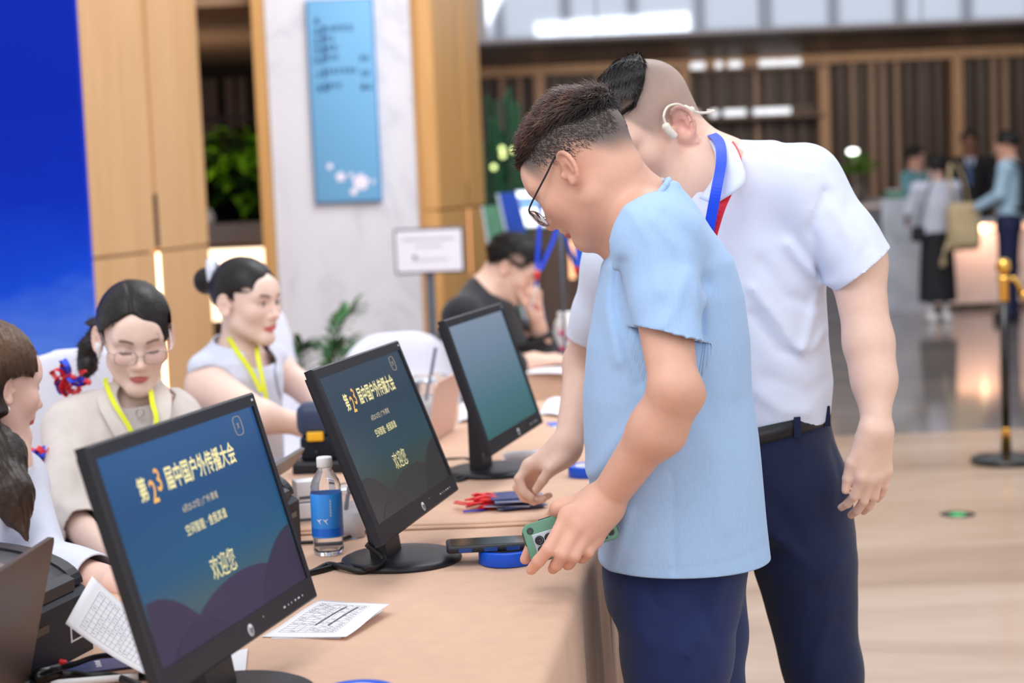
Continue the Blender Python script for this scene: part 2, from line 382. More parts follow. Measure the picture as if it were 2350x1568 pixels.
def bushy(name, label, c, r, h, n, m, lw_=0.035, ll=0.22, pot=True, z0=0.0, top=None):
    rt = thing(name, label, 'plant', (c[0], c[1], z0))
    rnd = random.Random(int(c[0] * 97 + h * 31 + n))
    if pot: MB().lathe([(0.13, 0), (0.17, 0.02), (0.2, 0.36), (0.19, 0.38), (0.17, 0.36), (0.16, 0.3)], 24).build('pot', M['clay'], rt)
    zs = 0.3 if pot else 0.0
    MB().tube([(0, 0, zs), (0.01, 0, h * 0.5), (0, 0.01, h * 0.85)], [0.02, 0.015, 0.008], 8).build('stem', M['stem'], rt)
    for lay in (0, 1):
        mb = MB()
        for i in range(n if lay == 0 else n // 3):
            a = rnd.uniform(0, 6.283); zz = rnd.uniform(zs + 0.12 * h, h) if lay == 0 else rnd.uniform(h * 0.72, h)
            q = rnd.uniform(0.0, 0.6) * r
            b = Vector((math.cos(a) * q, math.sin(a) * q, zz)); a2 = a + rnd.uniform(-0.7, 0.7)
            e = b + Vector((math.cos(a2) * ll, math.sin(a2) * ll, rnd.uniform(-0.3, 0.7) * ll)) * rnd.uniform(0.7, 1.2)
            leaf_mb(mb, b, e, lw_ * rnd.uniform(0.7, 1.2), 0.25, 4)
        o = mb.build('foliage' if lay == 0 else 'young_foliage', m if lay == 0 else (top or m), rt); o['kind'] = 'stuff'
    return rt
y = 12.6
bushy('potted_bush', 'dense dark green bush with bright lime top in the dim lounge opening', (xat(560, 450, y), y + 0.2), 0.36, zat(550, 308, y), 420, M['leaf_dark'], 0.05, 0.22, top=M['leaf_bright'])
bushy('potted_bush', 'low dark green bush beside the oak wall in the lounge opening', (xat(476, 450, y + 1.1), y + 1.1), 0.28, zat(480, 385, y + 1.1), 300, M['leaf_dark'], 0.05, 0.2)
# blue directory board on the marble
M['sign_blue'] = mat('sign_blue', hexc(108, 168, 212), 0.4)
M['sign_edge'] = mat('sign_edge', hexc(52, 120, 180), 0.4)
M['sign_ink'] = mat('sign_ink', hexc(40, 92, 140), 0.5)
M['flower'] = mat('sign_flower', hexc(232, 226, 246), 0.5)
ys = yp - 0.03
sx0, sx1 = xat(712, 230, ys), xat(866, 230, ys); sz0, sz1 = zat(800, 465, ys), zat(780, -2, ys)
sg = thing('directory_sign', 'tall sky blue directory sign on the white marble pillar', 'sign', ((sx0 + sx1) / 2, ys, sz0))
MB().box(sx0, sx1, ys, ys + 0.028, sz0, sz1).build('backing', M['sign_edge'], sg, True)
MB().box(sx0 + 0.008, sx1 - 0.008, ys - 0.006, ys, sz0 + 0.008, sz1 - 0.008, bev=0.002).build('face', M['sign_blue'], sg, True)
def sign_glyphs(mb, px, py, w, h, seed):
    rnd = random.Random(seed); x = xat(px, py, ys - 0.007); z = zat(px, py, ys - 0.007); e = x + w
    while x < e:
        cw = h * rnd.uniform(0.7, 1.0)
        for k in range(4):
            if rnd.random() < 0.85:
                mb.box(x, x + cw * rnd.uniform(0.5, 0.95), ys - 0.0085, ys - 0.0062, z - h / 2 + k * h / 4, z - h / 2 + k * h / 4 + h * 0.13)
        mb.box(x + cw * 0.35, x + cw * 0.5, ys - 0.0085, ys - 0.0062, z - h / 2, z + h / 2)
        x += cw * 1.12
for i, (px, py, w, h) in enumerate([(722, 48, 0.035, 0.035), (722, 72, 0.04, 0.045), (738, 65, 0.18, 0.035), (722, 95, 0.04, 0.04), (738, 88, 0.08, 0.03), (722, 116, 0.04, 0.04),
                                    (738, 109, 0.09, 0.03), (722, 138, 0.04, 0.04), (738, 132, 0.09, 0.03), (726, 171, 0.04, 0.04), (740, 163, 0.2, 0.03), (728, 202, 0.04, 0.04), (742, 196, 0.09, 0.03),
                                    (826, 133, 0.05, 0.035), (828, 168, 0.045, 0.035), (828, 199, 0.05, 0.035)]):
    mb = MB(); sign_glyphs(mb, px, py, w, h, i); mb.build('lettering', M['sign_ink'], sg, True)
for px, py, r in ((828, 418, 0.048), (782, 406, 0.028), (757, 382, 0.018), (812, 440, 0.022), (806, 402, 0.014), (856, 417, 0.012)):
    c = P(px, py, ys - 0.008); pts = []
    for k in range(40):
        a = 2 * math.pi * k / 40; rr = r * (0.78 + 0.22 * abs(math.cos(2.5 * a))); pts.append((c.x + rr * math.sin(a), -(c.z + rr * math.cos(a))))
    MB().prism(pts, ys - 0.0085, ys - 0.0062, Matrix(((1, 0, 0, 0), (0, 0, 1, 0), (0, -1, 0, 0), (0, 0, 0, 1)))).build('flower_print', M['flower'], sg, True)
M['reflection_glow'] = mat('reflection_glow', (0.8, 0.82, 0.86, 1), 0.5, emit=(0.86, 0.92, 1, 1), es=0.75)  # emission stands in for reflections along the shelves
# ---- far right: mezzanine fascia, soffit, slatted back wall
yf = 16.2
M['fascia_glass'] = mat('fascia_glass', hexc(214, 222, 236), 0.03, metal=0.6, spec=0.8)
M['fascia_edge'] = mat('fascia_edge', hexc(168, 160, 164), 0.5)
zf = zat(1700, 74, yf); zg = zat(1700, 54, yf)
bal = struct('trim_1', MB().box(-0.6, 10, yf, yf + 0.4, zf, zf + 0.05), M['fascia_edge'])
MB().box(-0.6, 10, yf + 0.1, yf + 0.4, zf + 0.05, zf + 2.2).build('upstand', M['fascia_edge'], bal)
xs = -0.6
while xs < 9.9:
    MB().box(xs + 0.006, xs + 1.494, yf - 0.01, yf + 0.012, zf + 0.03, zf + 2.2).build('glass_panel', M['fascia_glass'], bal); xs += 1.5
struct('ceiling_soffit', MB().box(-0.6, 10, yf + 0.4, 21.3, zf + 0.06, zf + 0.3), M['dark_wood'])
yw = 20.5
M['wall_brown'] = mat_wood('wall_brown', hexc(70, 54, 46), hexc(92, 74, 64))
wb = struct('wall_right', MB().box(-0.8, 10.5, yw + 0.12, yw + 0.3, 0, zf + 0.1), M['wall_brown'])
M['slat_light'] = mat_wood('slat_light', hexc(150, 118, 98), hexc(180, 148, 126)); M['slat_dark'] = mat_wood('slat_dark', hexc(78, 60, 52), hexc(104, 84, 74))
xs = xat(1112, 200, yw); i = 0
rnd = random.Random(3)
while xs < xat(2420, 200, yw):
    w = 0.045 + 0.02 * rnd.random()
    MB().box(xs, xs + w, yw + 0.02, yw + 0.119, 0.08, zf + 0.05).build('slat', M['slat_light'] if rnd.random() < 0.5 else M['slat_dark'], wb)
    xs += rnd.choice((0.13, 0.17, 0.22))
for px in (1240, 1572, 1893, 2199):
    xx = xat(px, 230, yw - 0.2); MB().box(xx - 0.06, xx + 0.06, yw - 0.2, yw + 0.02, 0, zf + 0.05).build('post', M['post_wood'], wb)
MB().box(-0.6, 10, yw - 0.22, yw, zf - 0.06, zf + 0.05).build('head_rail', M['post_wood'], wb)
struct('wall_side', MB().box(10.2, 10.4, 9, 21, 0, 4.5), M['dark_wood'])
# wall shelves with small glowing boxes put in for reflections
for k, (py, boxes) in enumerate([(147, [(1583, 1618), (1640, 1658), (1670, 1702), (1740, 1838)]), (257, [(1630, 1648), (1660, 1712), (1728, 1815), (1590, 1604)])]):
    z = zat(1730, py + 10, yw - 0.1); xa, xe = xat(1590, py, yw), xat(1882, py, yw)
    sh = thing('wall_shelf', ('upper' if k == 0 else 'lower') + ' glass wall shelf between the oak posts with small glowing boxes for reflections', 'shelf', ((xa + xe) / 2, yw - 0.1, z), group='wall shelves on the slatted wall')
    MB().box(xa, xe, yw - 0.28, yw + 0.03, z - 0.035, z).build('board', M['slat_wood'], sh, True)
    MB().box(xa, xe, yw - 0.05, yw + 0.03, z, z + 0.12).build('back_rail', M['slat_dark'], sh, True)
    cnt = 0
    for j, (pa, pb) in enumerate(sorted(boxes)):
        ya = yw - 0.2; xa2, xb2 = xat(pa, py, ya), xat(pb, py, ya); n = max(1, int(round((xb2 - xa2) / 0.2)))
        for q in range(n):
            o = thing('reflection_box', '%s small white glowing reflection box from the left on the %s wall shelf' % (('first', 'second', 'third', 'fourth', 'fifth', 'sixth', 'seventh', 'eighth', 'ninth')[cnt], 'upper' if k == 0 else 'lower'), 'box', (xa2 + (q + 0.5) * (xb2 - xa2) / n, ya, z), group='glowing reflection boxes on the wall shelves'); cnt += 1
            hw = (xb2 - xa2) / n / 2 - 0.004
            MB().box(-hw, hw, -0.05, 0.05, 0, 0.012).build('base', M['white_plastic'], o)
            MB().box(-hw + 0.003, hw - 0.003, -0.047, 0.047, 0.012, 0.085, bev=0.006).build('shade', M['reflection_glow'], o)
# facade of tall windows behind the camera (seen only mirrored in the fascia and floor)
M['mullion'] = mat('mullion', hexc(96, 92, 104), 0.5)
fac = struct('window_1', MB().box(-9, 12, -7.1, -6.9, 6.6, 7.0), M['fascia_edge'])
for xs in np.arange(-9, 12.1, 1.5): MB().box(xs - 0.13, xs + 0.13, -7.06, -6.94, 0, 6.6).build('mullion', M['mullion'], fac)
for z in (2.6, 4.6): MB().box(-9, 12, -7.05, -6.95, z, z + 0.14).build('transom', M['mullion'], fac)
# green bamboo screen behind the man in black
M['bamboo'] = mat('bamboo', hexc(26, 84, 52), 0.35, var=0.25)
yb2 = 14.0
bb = thing('bamboo_plant', 'dark green bamboo stalks behind the leaning display boards', 'plant', (xat(1150, 500, yb2), yb2, 0))
MB().box(-0.35, 0.45, -0.15, 0.15, 0, 0.4, bev=0.02).build('planter', M['clay'], bb)
rnd = random.Random(5)
for k in range(12):
    xx = -0.18 + 0.035 * k + rnd.uniform(-0.01, 0.01); yy = rnd.uniform(-0.08, 0.08); h = zat(1150, rnd.uniform(205, 330), yb2)
    pr = []
    for j in range(9):
        z0 = 0.35 + (h - 0.35) * j / 9; z1 = 0.35 + (h - 0.35) * (j + 1) / 9
        pr += [(0.019, z0), (0.016, z0 + 0.02), (0.016, z1 - 0.02)]
    MB().lathe(pr + [(0.017, h)], 10, Matrix.Translation((xx, yy, 0))).build('stalk', M['bamboo'], bb)
mb = MB()
for k in range(60):
    b = Vector((rnd.uniform(-0.2, 0.3), rnd.uniform(-0.1, 0.1), rnd.uniform(0.9, 2.0))); a = rnd.uniform(0, 6.28)
    leaf_mb(mb, b, b + Vector((0.16 * math.cos(a), 0.16 * math.sin(a), rnd.uniform(-0.08, 0.06))), 0.014, 0.2, 4)
mb.build('foliage', M['leaf_mid'], bb)['kind'] = 'stuff'
M['lime_lamp'] = mat('lime_lamp', (0.9, 1, 0.5, 1), 0.5, emit=(0.85, 1.0, 0.35, 1), es=1.4)
for px, py in ((1152, 342), (1178, 345), (1154, 357), (1133, 384)):
    c = P(px, py, yb2 - 0.2) - Vector(bb.location)
    MB().ball(c, 0.022, 12, 8).tube([c, c + Vector((0, 0.1, 0.0))], 0.004, 6).build('fairy_light', M['lime_lamp'], bb)
# ------------------------------------------------------------------ registration tables under brown cloths
TZ = 0.75
SL = 0.1336
def edge_x(y): return 0.016 + SL * (y - 2.294)
def cloth_table(name, label, y0, y1, width, dz, seed, ends, drop=0.74):
    rt = thing(name, label, 'table', (edge_x((y0 + y1) / 2) - width / 2, (y0 + y1) / 2, 0), group='cloth covered registration tables')
    rnd = random.Random(seed)
    # wooden top and folding legs under the cloth
    T = Matrix(((1, SL, 0, edge_x(0)), (0, 1, 0, 0), (0, 0, 1, 0), (0, 0, 0, 1)))
    MB().box(-width + 0.02, -0.02, y0 + 0.02, y1 - 0.02, TZ - 0.03, TZ - 0.006, T).build('tabletop', M['dark_wood'], rt, True)
    for xx in (-width + 0.08, -0.08):
        for yy in (y0 + 0.12, y1 - 0.12):
            MB().tube([(xx, yy, 0), (xx, yy, TZ - 0.03)], 0.014, 8, T).build('leg', M['black_plastic'], rt, True)
    # cloth: cross-section profile from the floor on one side, over the top, to the floor on the other
    nu = 150; prof = []
    for k in range(15): prof.append((-1, k / 14))
    v = []; f = []
    ph = [rnd.uniform(0, 6.28) for _ in range(6)]
    ins = 0.0 if dz == 0 else -0.004
    def fold(y, t):          # t = 0 at the table edge, 1 at the floor
        s = 0.5 * math.sin(y * 23 + ph[0]) + 0.35 * math.sin(y * 41 + ph[1]) + 0.3 * math.sin(y * 13 + ph[2])
        return t ** 0.8 * (0.018 + 0.020 * s) - ins * 0.5
    cols = []
    for side in (-1, 1):
        pass
    drops = [1.0, 0.85, 0.7, 0.55, 0.42, 0.3, 0.2, 0.12, 0.06, 0.025, 0.008]
    for i in range(nu + 1):
        y = y0 + (y1 - y0) * i / nu; row = []
        for t in drops: row.append((-width - 0.004 - fold(y + 3, t) - 0.004 * min(1, t / 0.03), y, TZ + dz - t * drop - 0.004))
        for q in np.linspace(-width + 0.006, -0.006, 12):
            w = 0.0007 * (math.sin(q * 31 + y * 7 + ph[3]) + math.sin(y * 19 - q * 11 + ph[4]))
            row.append((q, y, TZ + dz + w))
        for t in drops[::-1]: row.append((0.004 + fold(y, t) + 0.004 * min(1, t / 0.03), y, TZ + dz - t * drop - 0.004))
        v += row
    nr = len(row)
    for i in range(nu):
        for j in range(nr - 1): f.append((i * nr + j, i * nr + j + 1, (i + 1) * nr + j + 1, (i + 1) * nr + j))
    mb = MB(); mb.add(v, f, True, T); o = mb.build('cloth', M['tablecloth'], rt, True); solidify(o, 0.003, -1)
    # the end falls
    for ye, sg_ in ends:
        mb = MB()
        def endf(a, b):
            x = -width + width * a; t = b * 0.98
            s = 0.5 * math.sin(x * 25 + ph[0]) + 0.4 * math.sin(x * 43 + ph[5])
            return (x, ye + sg_ * (t ** 0.8 * (0.02 + 0.02 * s)), TZ + dz - t * drop)
        mb.grid(endf, 40, 10, T); e = mb.build('end_fall', M['tablecloth'], rt, True); solidify(e, 0.003, 0)
    return rt
cloth_table('cloth_table', 'nearest long table under a brown cloth, carrying the two lettered monitors', 1.42, 3.40, 0.84, 0.0, 1, ((1.42, -1),))
cloth_table('cloth_table', 'second long table under a brown cloth, carrying the blank monitor and rose laptop', 3.38, 5.33, 0.84, 0.004, 1, ((5.33, 1),))
# the turned-over hem of the second cloth lying along the seam
t2 = None
for o in COL.objects:
    if o.name.startswith('cloth_table') and o.parent is None: t2 = o
mb = MB(); pts = []
for k in range(41):
    a = k / 40; xx = edge_x(3.39) - 0.82 + 0.82 * a; pts.append((xx, 3.392 + 0.02 * math.sin(a * 3.1) + 0.004 * math.sin(a * 17), TZ + 0.0045))
mb.tube(pts, 0.006, 8, None, flat=0.7); mb.build('hem', M['tablecloth'], t2, True)
# far table across the end, the man in black sits at it
rt = thing('cloth_table', 'far brown cloth table across the end where the man in black sits', 'table', (0.32, 6.5, 0), group='cloth covered registration tables')
MB().box(0.07, 0.58, 6.16, 6.85, TZ - 0.03, TZ - 0.006).build('tabletop', M['dark_wood'], rt, True)
for xx in (0.13, 0.52):
    for yy in (6.24, 6.77): MB().tube([(xx, yy, 0), (xx, yy, TZ - 0.03)], 0.014, 8).build('leg', M['black_plastic'], rt, True)
def farcloth(a, b):
    x = 0.045 + 0.56 * a
    s = 0.012 * math.sin(x * 21) + 0.008 * math.sin(x * 37 + 1)
    if b < 0.45: t = 1 - b / 0.45; return (x, 6.13 - t * 0.03 - t * s, TZ - t * 0.72)
    return (x, 6.13 + (b - 0.45) / 0.55 * 0.75, TZ + 0.001)
o = MB().grid(farcloth, 90, 24).build('cloth', M['tablecloth'], rt, True); solidify(o, 0.003, -1)

# ------------------------------------------------------------------ monitors
PW, PH = 0.517, 0.316
M['screen_text'] = mat('screen_text', hexc(206, 198, 142), 0.4, emit=hexc(214, 204, 146), es=0.55)
M['screen_text_dim'] = mat('screen_text_dim', hexc(150, 140, 120), 0.4, emit=hexc(176, 164, 138), es=0.5)
t = NT('screen_gold'); sp = t.n('ShaderNodeSeparateXYZ'); t.l(t.coord(), sp.inputs[0])
mr = t.n('ShaderNodeMapRange'); mr.inputs['From Min'].default_value = 0.285; mr.inputs['From Max'].default_value = 0.34; t.l(sp.outputs['Z'], mr.inputs['Value'])
cc = t.ramp(mr.outputs[0], [(0, hexc(220, 168, 80)), (1, hexc(204, 146, 76))]); t.l(cc, t.b.inputs['Base Color']); t.l(cc, t.b.inputs['Emission Color']); t.b.inputs['Emission Strength'].default_value = 0.5
M['screen_gold'] = t.m
def screen_mat(name, stops, es, rough=0.22):
    t = NT(name); sp = t.n('ShaderNodeSeparateXYZ'); t.l(t.coord(), sp.inputs[0])
    mr = t.n('ShaderNodeMapRange'); mr.inputs['From Min'].default_value = 0.10; mr.inputs['From Max'].default_value = 0.37; t.l(sp.outputs['Z'], mr.inputs['Value'])
    c = t.ramp(mr.outputs[0], stops); t.b.inputs['Base Color'].default_value = (0.01, 0.01, 0.012, 1)
    t.l(c, t.b.inputs['Emission Color']); t.b.inputs['Emission Strength'].default_value = es; t.b.inputs['Roughness'].default_value = rough
    t.b.inputs['Specular IOR Level'].default_value = 0.16; return t.m
M['screen_a'] = screen_mat('screen_slide', [(0, hexc(52, 62, 92)), (0.22, hexc(62, 92, 104)), (0.38, hexc(28, 86, 124)), (0.7, hexc(26, 76, 124)), (1.0, hexc(44, 90, 142))], 0.80)
M['screen_b'] = screen_mat('screen_slide_pale', [(0, hexc(60, 60, 66)), (0.25, hexc(70, 84, 78)), (0.42, hexc(58, 88, 100)), (0.7, hexc(56, 78, 98)), (1.0, hexc(64, 82, 100))], 0.62)
M['screen_c'] = screen_mat('screen_reflection', [(0, hexc(52, 104, 106)), (0.3, hexc(76, 118, 130)), (0.7, hexc(116, 138, 160)), (1.0, hexc(134, 150, 172))], 0.80)  # grey-teal reflection on the blank screen, put in as an emission gradient
def hill_mat(name, c, es):
    m = mat(name, (0.012, 0.011, 0.014, 1), 0.3, spec=0.16, emit=c, es=es); return m
M['hill_1'] = hill_mat('screen_hill', hexc(68, 58, 88), 0.62); M['hill_2'] = hill_mat('screen_hill_near', hexc(62, 54, 80), 0.62)
M['hill_3'] = hill_mat('screen_hill_grey', hexc(64, 66, 68), 0.62); M['hill_4'] = hill_mat('screen_hill_grey_near', hexc(60, 60, 62), 0.62)
M['logo_white'] = mat('logo_silver', hexc(205, 208, 214), 0.4)
M['logo_dark'] = mat('logo_dark', hexc(50, 52, 58), 0.5)
def monitor(label, x, y, zc, yaw, tilt, kind, base_xy):
    rt = thing('monitor', label, 'monitor', (base_xy[0], base_xy[1], TZ + 0.001 + (0.004 if y > 3.4 else 0)), -yaw, group='monitors on the registration tables')
    z0 = rt.location.z
    MB().lathe([(0.108, 0.0), (0.110, 0.003), (0.109, 0.007), (0.100, 0.011), (0.06, 0.013), (0.0, 0.0135)], 56).build('base', M['black_plastic'], rt)
    # panel frame in local coordinates: X = screen normal, Y = left to right, Z up
    dx, dy = x - base_xy[0], y - base_xy[1]
    n = Vector((math.cos(yaw), -math.sin(yaw), 0)); s = Vector((math.sin(yaw), math.cos(yaw), 0))
    c = Vector((dx * n.x + dy * n.y, dx * s.x + dy * s.y, zc - z0))
    ct, st = math.cos(tilt), math.sin(tilt)
    N = Vector((ct, 0, st)); U = Vector((-st, 0, ct)); S = Vector((0, 1, 0))
    Mp = Matrix(((S.x, U.x, N.x, c.x), (S.y, U.y, N.y, c.y), (S.z, U.z, N.z, c.z), (0, 0, 0, 1)))   # u, v, out
    bt, bb_, bl = 0.019, 0.033, 0.0155
    hw, hh = PW / 2, PH / 2
    mb = MB()
    # bezel ring: outer rounded slab minus the screen hole
    o_ = [(-hw, -hh), (hw, -hh), (hw, hh), (-hw, hh)]; i_ = [(-hw + bl, -hh + bb_), (hw - bl, -hh + bb_), (hw - bl, hh - bt), (-hw + bl, hh - bt)]
    e = 0.003
    oo = [(-hw + e, -hh + e), (hw - e, -hh + e), (hw - e, hh - e), (-hw + e, hh - e)]
    V = [(p[0], p[1], -0.016) for p in o_] + [(p[0], p[1], -e) for p in o_] + [(p[0], p[1], 0) for p in oo] + [(p[0], p[1], 0) for p in i_] + [(p[0], p[1], -0.004) for p in i_]
    Fc = []
    for r in range(4):
        for k in range(4): Fc.append((r * 4 + k, r * 4 + (k + 1) % 4, r * 4 + 4 + (k + 1) % 4, r * 4 + 4 + k))
    mb.add(V, Fc, False, Mp); mb.build('bezel', M['black_plastic'], rt)
    mb = MB().box(-hw + 0.012, hw - 0.012, -hh + 0.012, hh - 0.012, -0.024, -0.0155, Mp)
    mb.box(-hw + 0.09, hw - 0.09, -hh + 0.06, hh - 0.06, -0.046, -0.023, Mp); mb.build('back_shell', M['monitor_side'], rt)
    scr = {'a': 'screen_a', 'b': 'screen_b', 'c': 'screen_c'}[kind]
    so = MB().box(-hw + bl - 0.001, hw - bl + 0.001, -hh + bb_ - 0.001, hh - bt + 0.001, -0.012, -0.0038, Mp).build('screen', M[scr], rt)
    # neck and hinge
    nb = Vector((-0.028, c.y * 0.5, 0.0)); hx = c - N * 0.055
    mb = MB()
    w0, w1 = 0.045, 0.040
    zt_ = hx.z + 0.02
    mb.add([(nb.x - 0.016, nb.y - w0, 0.011), (nb.x + 0.016, nb.y - w0, 0.011), (nb.x + 0.016, nb.y + w0, 0.011), (nb.x - 0.016, nb.y + w0, 0.011),
            (hx.x - 0.014, nb.y - w1, zt_), (hx.x + 0.014, nb.y - w1, zt_), (hx.x + 0.014, nb.y + w1, zt_), (hx.x - 0.014, nb.y + w1, zt_)],
           [(3, 2, 1, 0), (4, 5, 6, 7), (0, 1, 5, 4), (1, 2, 6, 5), (2, 3, 7, 6), (3, 0, 4, 7)])
    mb.build('neck', M['black_plastic'], rt)
    if kind in 'ab':
        def at(u, v, d): return Mp @ Matrix.Translation((u, v, d))
        H1, H2 = ('hill_1', 'hill_2') if kind == 'a' else ('hill_3', 'hill_4')
        L_, R_, Bt = -hw + bl + 0.0005, hw - bl - 0.0005, -hh + bb_ + 0.0005
        def hills(pts, d, m):
            poly = [(L_ if p[0] < L_ else (R_ if p[0] > R_ else p[0]), p[1]) for p in pts]
            MB().prism(poly, d, d + 0.0002, Mp).build('slide_hill', M[m], so)
        def arch(u0, u1, vt, sharp=0.7, n=24):
            return [(u0 + (u1 - u0) * k / n, Bt + (vt - Bt) * max(0.0, math.sin(math.pi * k / n)) ** sharp) for k in range(n + 1)]
        def clipu(pts): return [p for p in pts if L_ <= p[0] <= R_]
        a1 = clipu(arch(-0.36, -0.08, -0.045)); hills([(L_, Bt)] + a1 + [(a1[-1][0], Bt)], -0.0036, H1)
        a2 = clipu(arch(-0.16, 0.24, -0.066, 0.6)); hills([(a2[0][0], Bt)] + a2 + [(a2[-1][0], Bt)], -0.0033, H1)
        a3 = clipu(arch(0.085, 0.42, -0.040)); hills([(a3[0][0], Bt)] + a3 + [(R_, Bt)], -0.0030, H2)
        a4 = clipu(arch(-0.20, -0.03, -0.096)); hills([(a4[0][0], Bt)] + a4 + [(a4[-1][0], Bt)], -0.0027, H2)
        tx = M['screen_text']
        gs = 0.0325
        text_part('slide_lettering', '第', gs, tx, so, at(-0.150, 0.082, -0.0034), 0.0007, 'CENTER', 0.76)
        text_part('slide_number', '2', gs * 1.25, M['screen_gold'], so, at(-0.1235, 0.076, -0.0034), 0.0007, 'CENTER', 0.9)
        text_part('slide_number', '3', gs * 1.25, M['screen_gold'], so, at(-0.1035, 0.088, -0.0032), 0.0007, 'CENTER', 0.9)
        text_part('slide_lettering', '届中国户外传播大会', gs, tx, so, at(0.028, 0.084, -0.0034), 0.0007, 'CENTER', 0.765)
        text_part('slide_lettering', '6月25-27日 | 广州·黄埔', 0.0112, M['screen_text_dim'], so, at(-0.008, 0.041, -0.0034), 0.0002)
        text_part('slide_lettering', '空间智能 · 舍我其谁', 0.0155, tx, so, at(-0.008, 0.013, -0.0034), 0.0001, 'CENTER', 0.95)
        text_part('slide_lettering', '欢迎您', 0.034, tx, so, at(0.0, -0.049, -0.0025), 0.0, 'CENTER', 0.78)
        # small close button, rounded outline and a cross
        ring = [(0.178 + 0.0135 * math.copysign(abs(math.cos(a)) ** 0.55, math.cos(a)), 0.119 + 0.0135 * math.copysign(abs(math.sin(a)) ** 0.55, math.sin(a))) for a in np.linspace(0, 2 * math.pi, 41)]
        mb = MB()
        for p, q in zip(ring[:-1], ring[1:]): mb.tube([Mp @ Vector((p[0], p[1], -0.0034)), Mp @ Vector((q[0], q[1], -0.0034))], 0.00045, 5)
        for a, b in (((0.175, 0.115), (0.181, 0.123)), ((0.175, 0.123), (0.181, 0.115))): mb.tube([Mp @ Vector((a[0], a[1], -0.0034)), Mp @ Vector((b[0], b[1], -0.0034))], 0.00035, 5)
        mb.build('close_button', M['screen_text_dim'], so)
    # maker's round badge and button marks on the lower bezel
    bz = rt.children
    lg = MB().lathe([(0.0085, 0), (0.0085, 0.0006), (0.0, 0.0007)], 28, Mp @ Matrix.Translation((0.012, -hh + 0.0145, 0.0))).build('badge', M['logo_white'], rt)
    text_part('badge_lettering', 'hp', 0.0125, M['logo_dark'], lg, Mp @ Matrix.Translation((0.012, -hh + 0.0155, 0.0009)) @ Matrix(((1, 0.22, 0, 0), (0, 1, 0, 0), (0, 0, 1, 0), (0, 0, 0, 1))), 0.0003)
    for k, u in enumerate((0.135, 0.150, 0.162, 0.177, 0.190, 0.205)):
        w = (0.006, 0.0015, 0.0015, 0.004, 0.006, 0.002)[k]; MB().box(u - w / 2, u + w / 2, -hh + 0.014, -hh + 0.0165, 0.0, 0.0005, Mp).build('button_mark', M['logo_white'], rt)
    MB().box(0.06, 0.0615, -hh + 0.02, -hh + 0.0215, 0, 0.0005, Mp).build('indicator', M['logo_white'], rt)
    MB().box(hw - 0.018, hw - 0.012, hh - 0.012, hh - 0.0085, 0, 0.0005, Mp).build('model_mark', M['logo_white'], rt)
    return rt, Mp
b1 = (-0.392, 2.275); b2 = PZ(922, 1288, TZ); b3 = PZ(1132, 1088, TZ)
mon1, Mp1 = monitor('nearest black monitor with a blue welcome slide and gold lettering', -0.404, 2.269, 0.983, 0.2459, 0.2702, 'a', b1)
mon2, Mp2 = monitor('middle black monitor with a dull grey-green welcome slide, behind the water bottle', -0.224, 3.106, 0.983, 0.2178, 0.3548, 'b', (b2.x, b2.y))
mon3, Mp3 = monitor('farthest black monitor with a grey-blue reflection painted on its blank screen', -0.038, 4.017, 0.985, 0.2427, 0.307, 'c', (b3.x, b3.y))

def cable(name, label, pts, r=0.004, m='cable', n=8, group='black cables on the tables'):
    o = MB().tube(smooth_path(pts, n), r, 8).build(name, M[m]); put(o, label, 'cable', group); return o
zc = TZ + 0.0055
def T_(px, py, dz=0.0055): return PZ(px, py, TZ + dz)
cable('power_cable', 'black cable curling from the middle monitor base towards the nearest monitor', [Vector((-0.272, 3.03, 0.80)), P(880, 1285, 3.02), P(845, 1304, 3.0), T_(800, 1297), T_(770, 1300), T_(735, 1310), T_(690, 1318), T_(640, 1310)], 0.006)
cable('video_cable', 'thick black cable lying beside the middle monitor cable loop', [P(888, 1290, 3.05), T_(835, 1312), T_(790, 1303, .01), T_(755, 1296, .008), T_(728, 1308), T_(680, 1330)], 0.0055)
cable('desk_cable', 'thin black cable running behind the water bottle on the nearest table', [T_(640, 1250), T_(705, 1245), T_(765, 1243), T_(815, 1228), T_(850, 1215), T_(900, 1190)], 0.0035)
cable('looped_cable', 'black cable loops beside the blank monitor base', [P(1100, 1075, 4.0), T_(1075, 1098), T_(1045, 1105), T_(1020, 1092), T_(1030, 1078), T_(1055, 1083), T_(1065, 1095), T_(1040, 1100)], 0.006)
cable('desk_cable', 'thin black cable running from the blank monitor to the middle monitor', [P(1110, 1060, 4.05), T_(1075, 1054), T_(1040, 1054), T_(1000, 1058), T_(940, 1072)], 0.004)
cable('power_cable', 'black cable arching over the printed sheet beside the nearest monitor', [P(335, 1494, 2.42), P(280, 1502, 2.43), P(220, 1508, 2.44), P(170, 1525, 2.44), P(130, 1536, 2.44), T_(95, 1550, .012), T_(60, 1556, .01)], 0.0042)
cable('video_cable', 'thick black cable along the bottom left table corner', [T_(20, 1590), T_(90, 1563), T_(160, 1548), T_(200, 1552), T_(260, 1552), T_(320, 1575)], 0.0055)
cp = MB(); a = T_(75, 1556, .014); b_ = T_(140, 1537, .014)
cp.tube([a, a.lerp(b_, 0.1), a.lerp(b_, 0.3), a.lerp(b_, 0.9), b_], [0.004, 0.009, 0.011, 0.011, 0.005], 10)
put(cp.build('cable_adapter', M['black_gloss']), 'black moulded cable adapter lying in front of the open dark laptop', 'adapter')

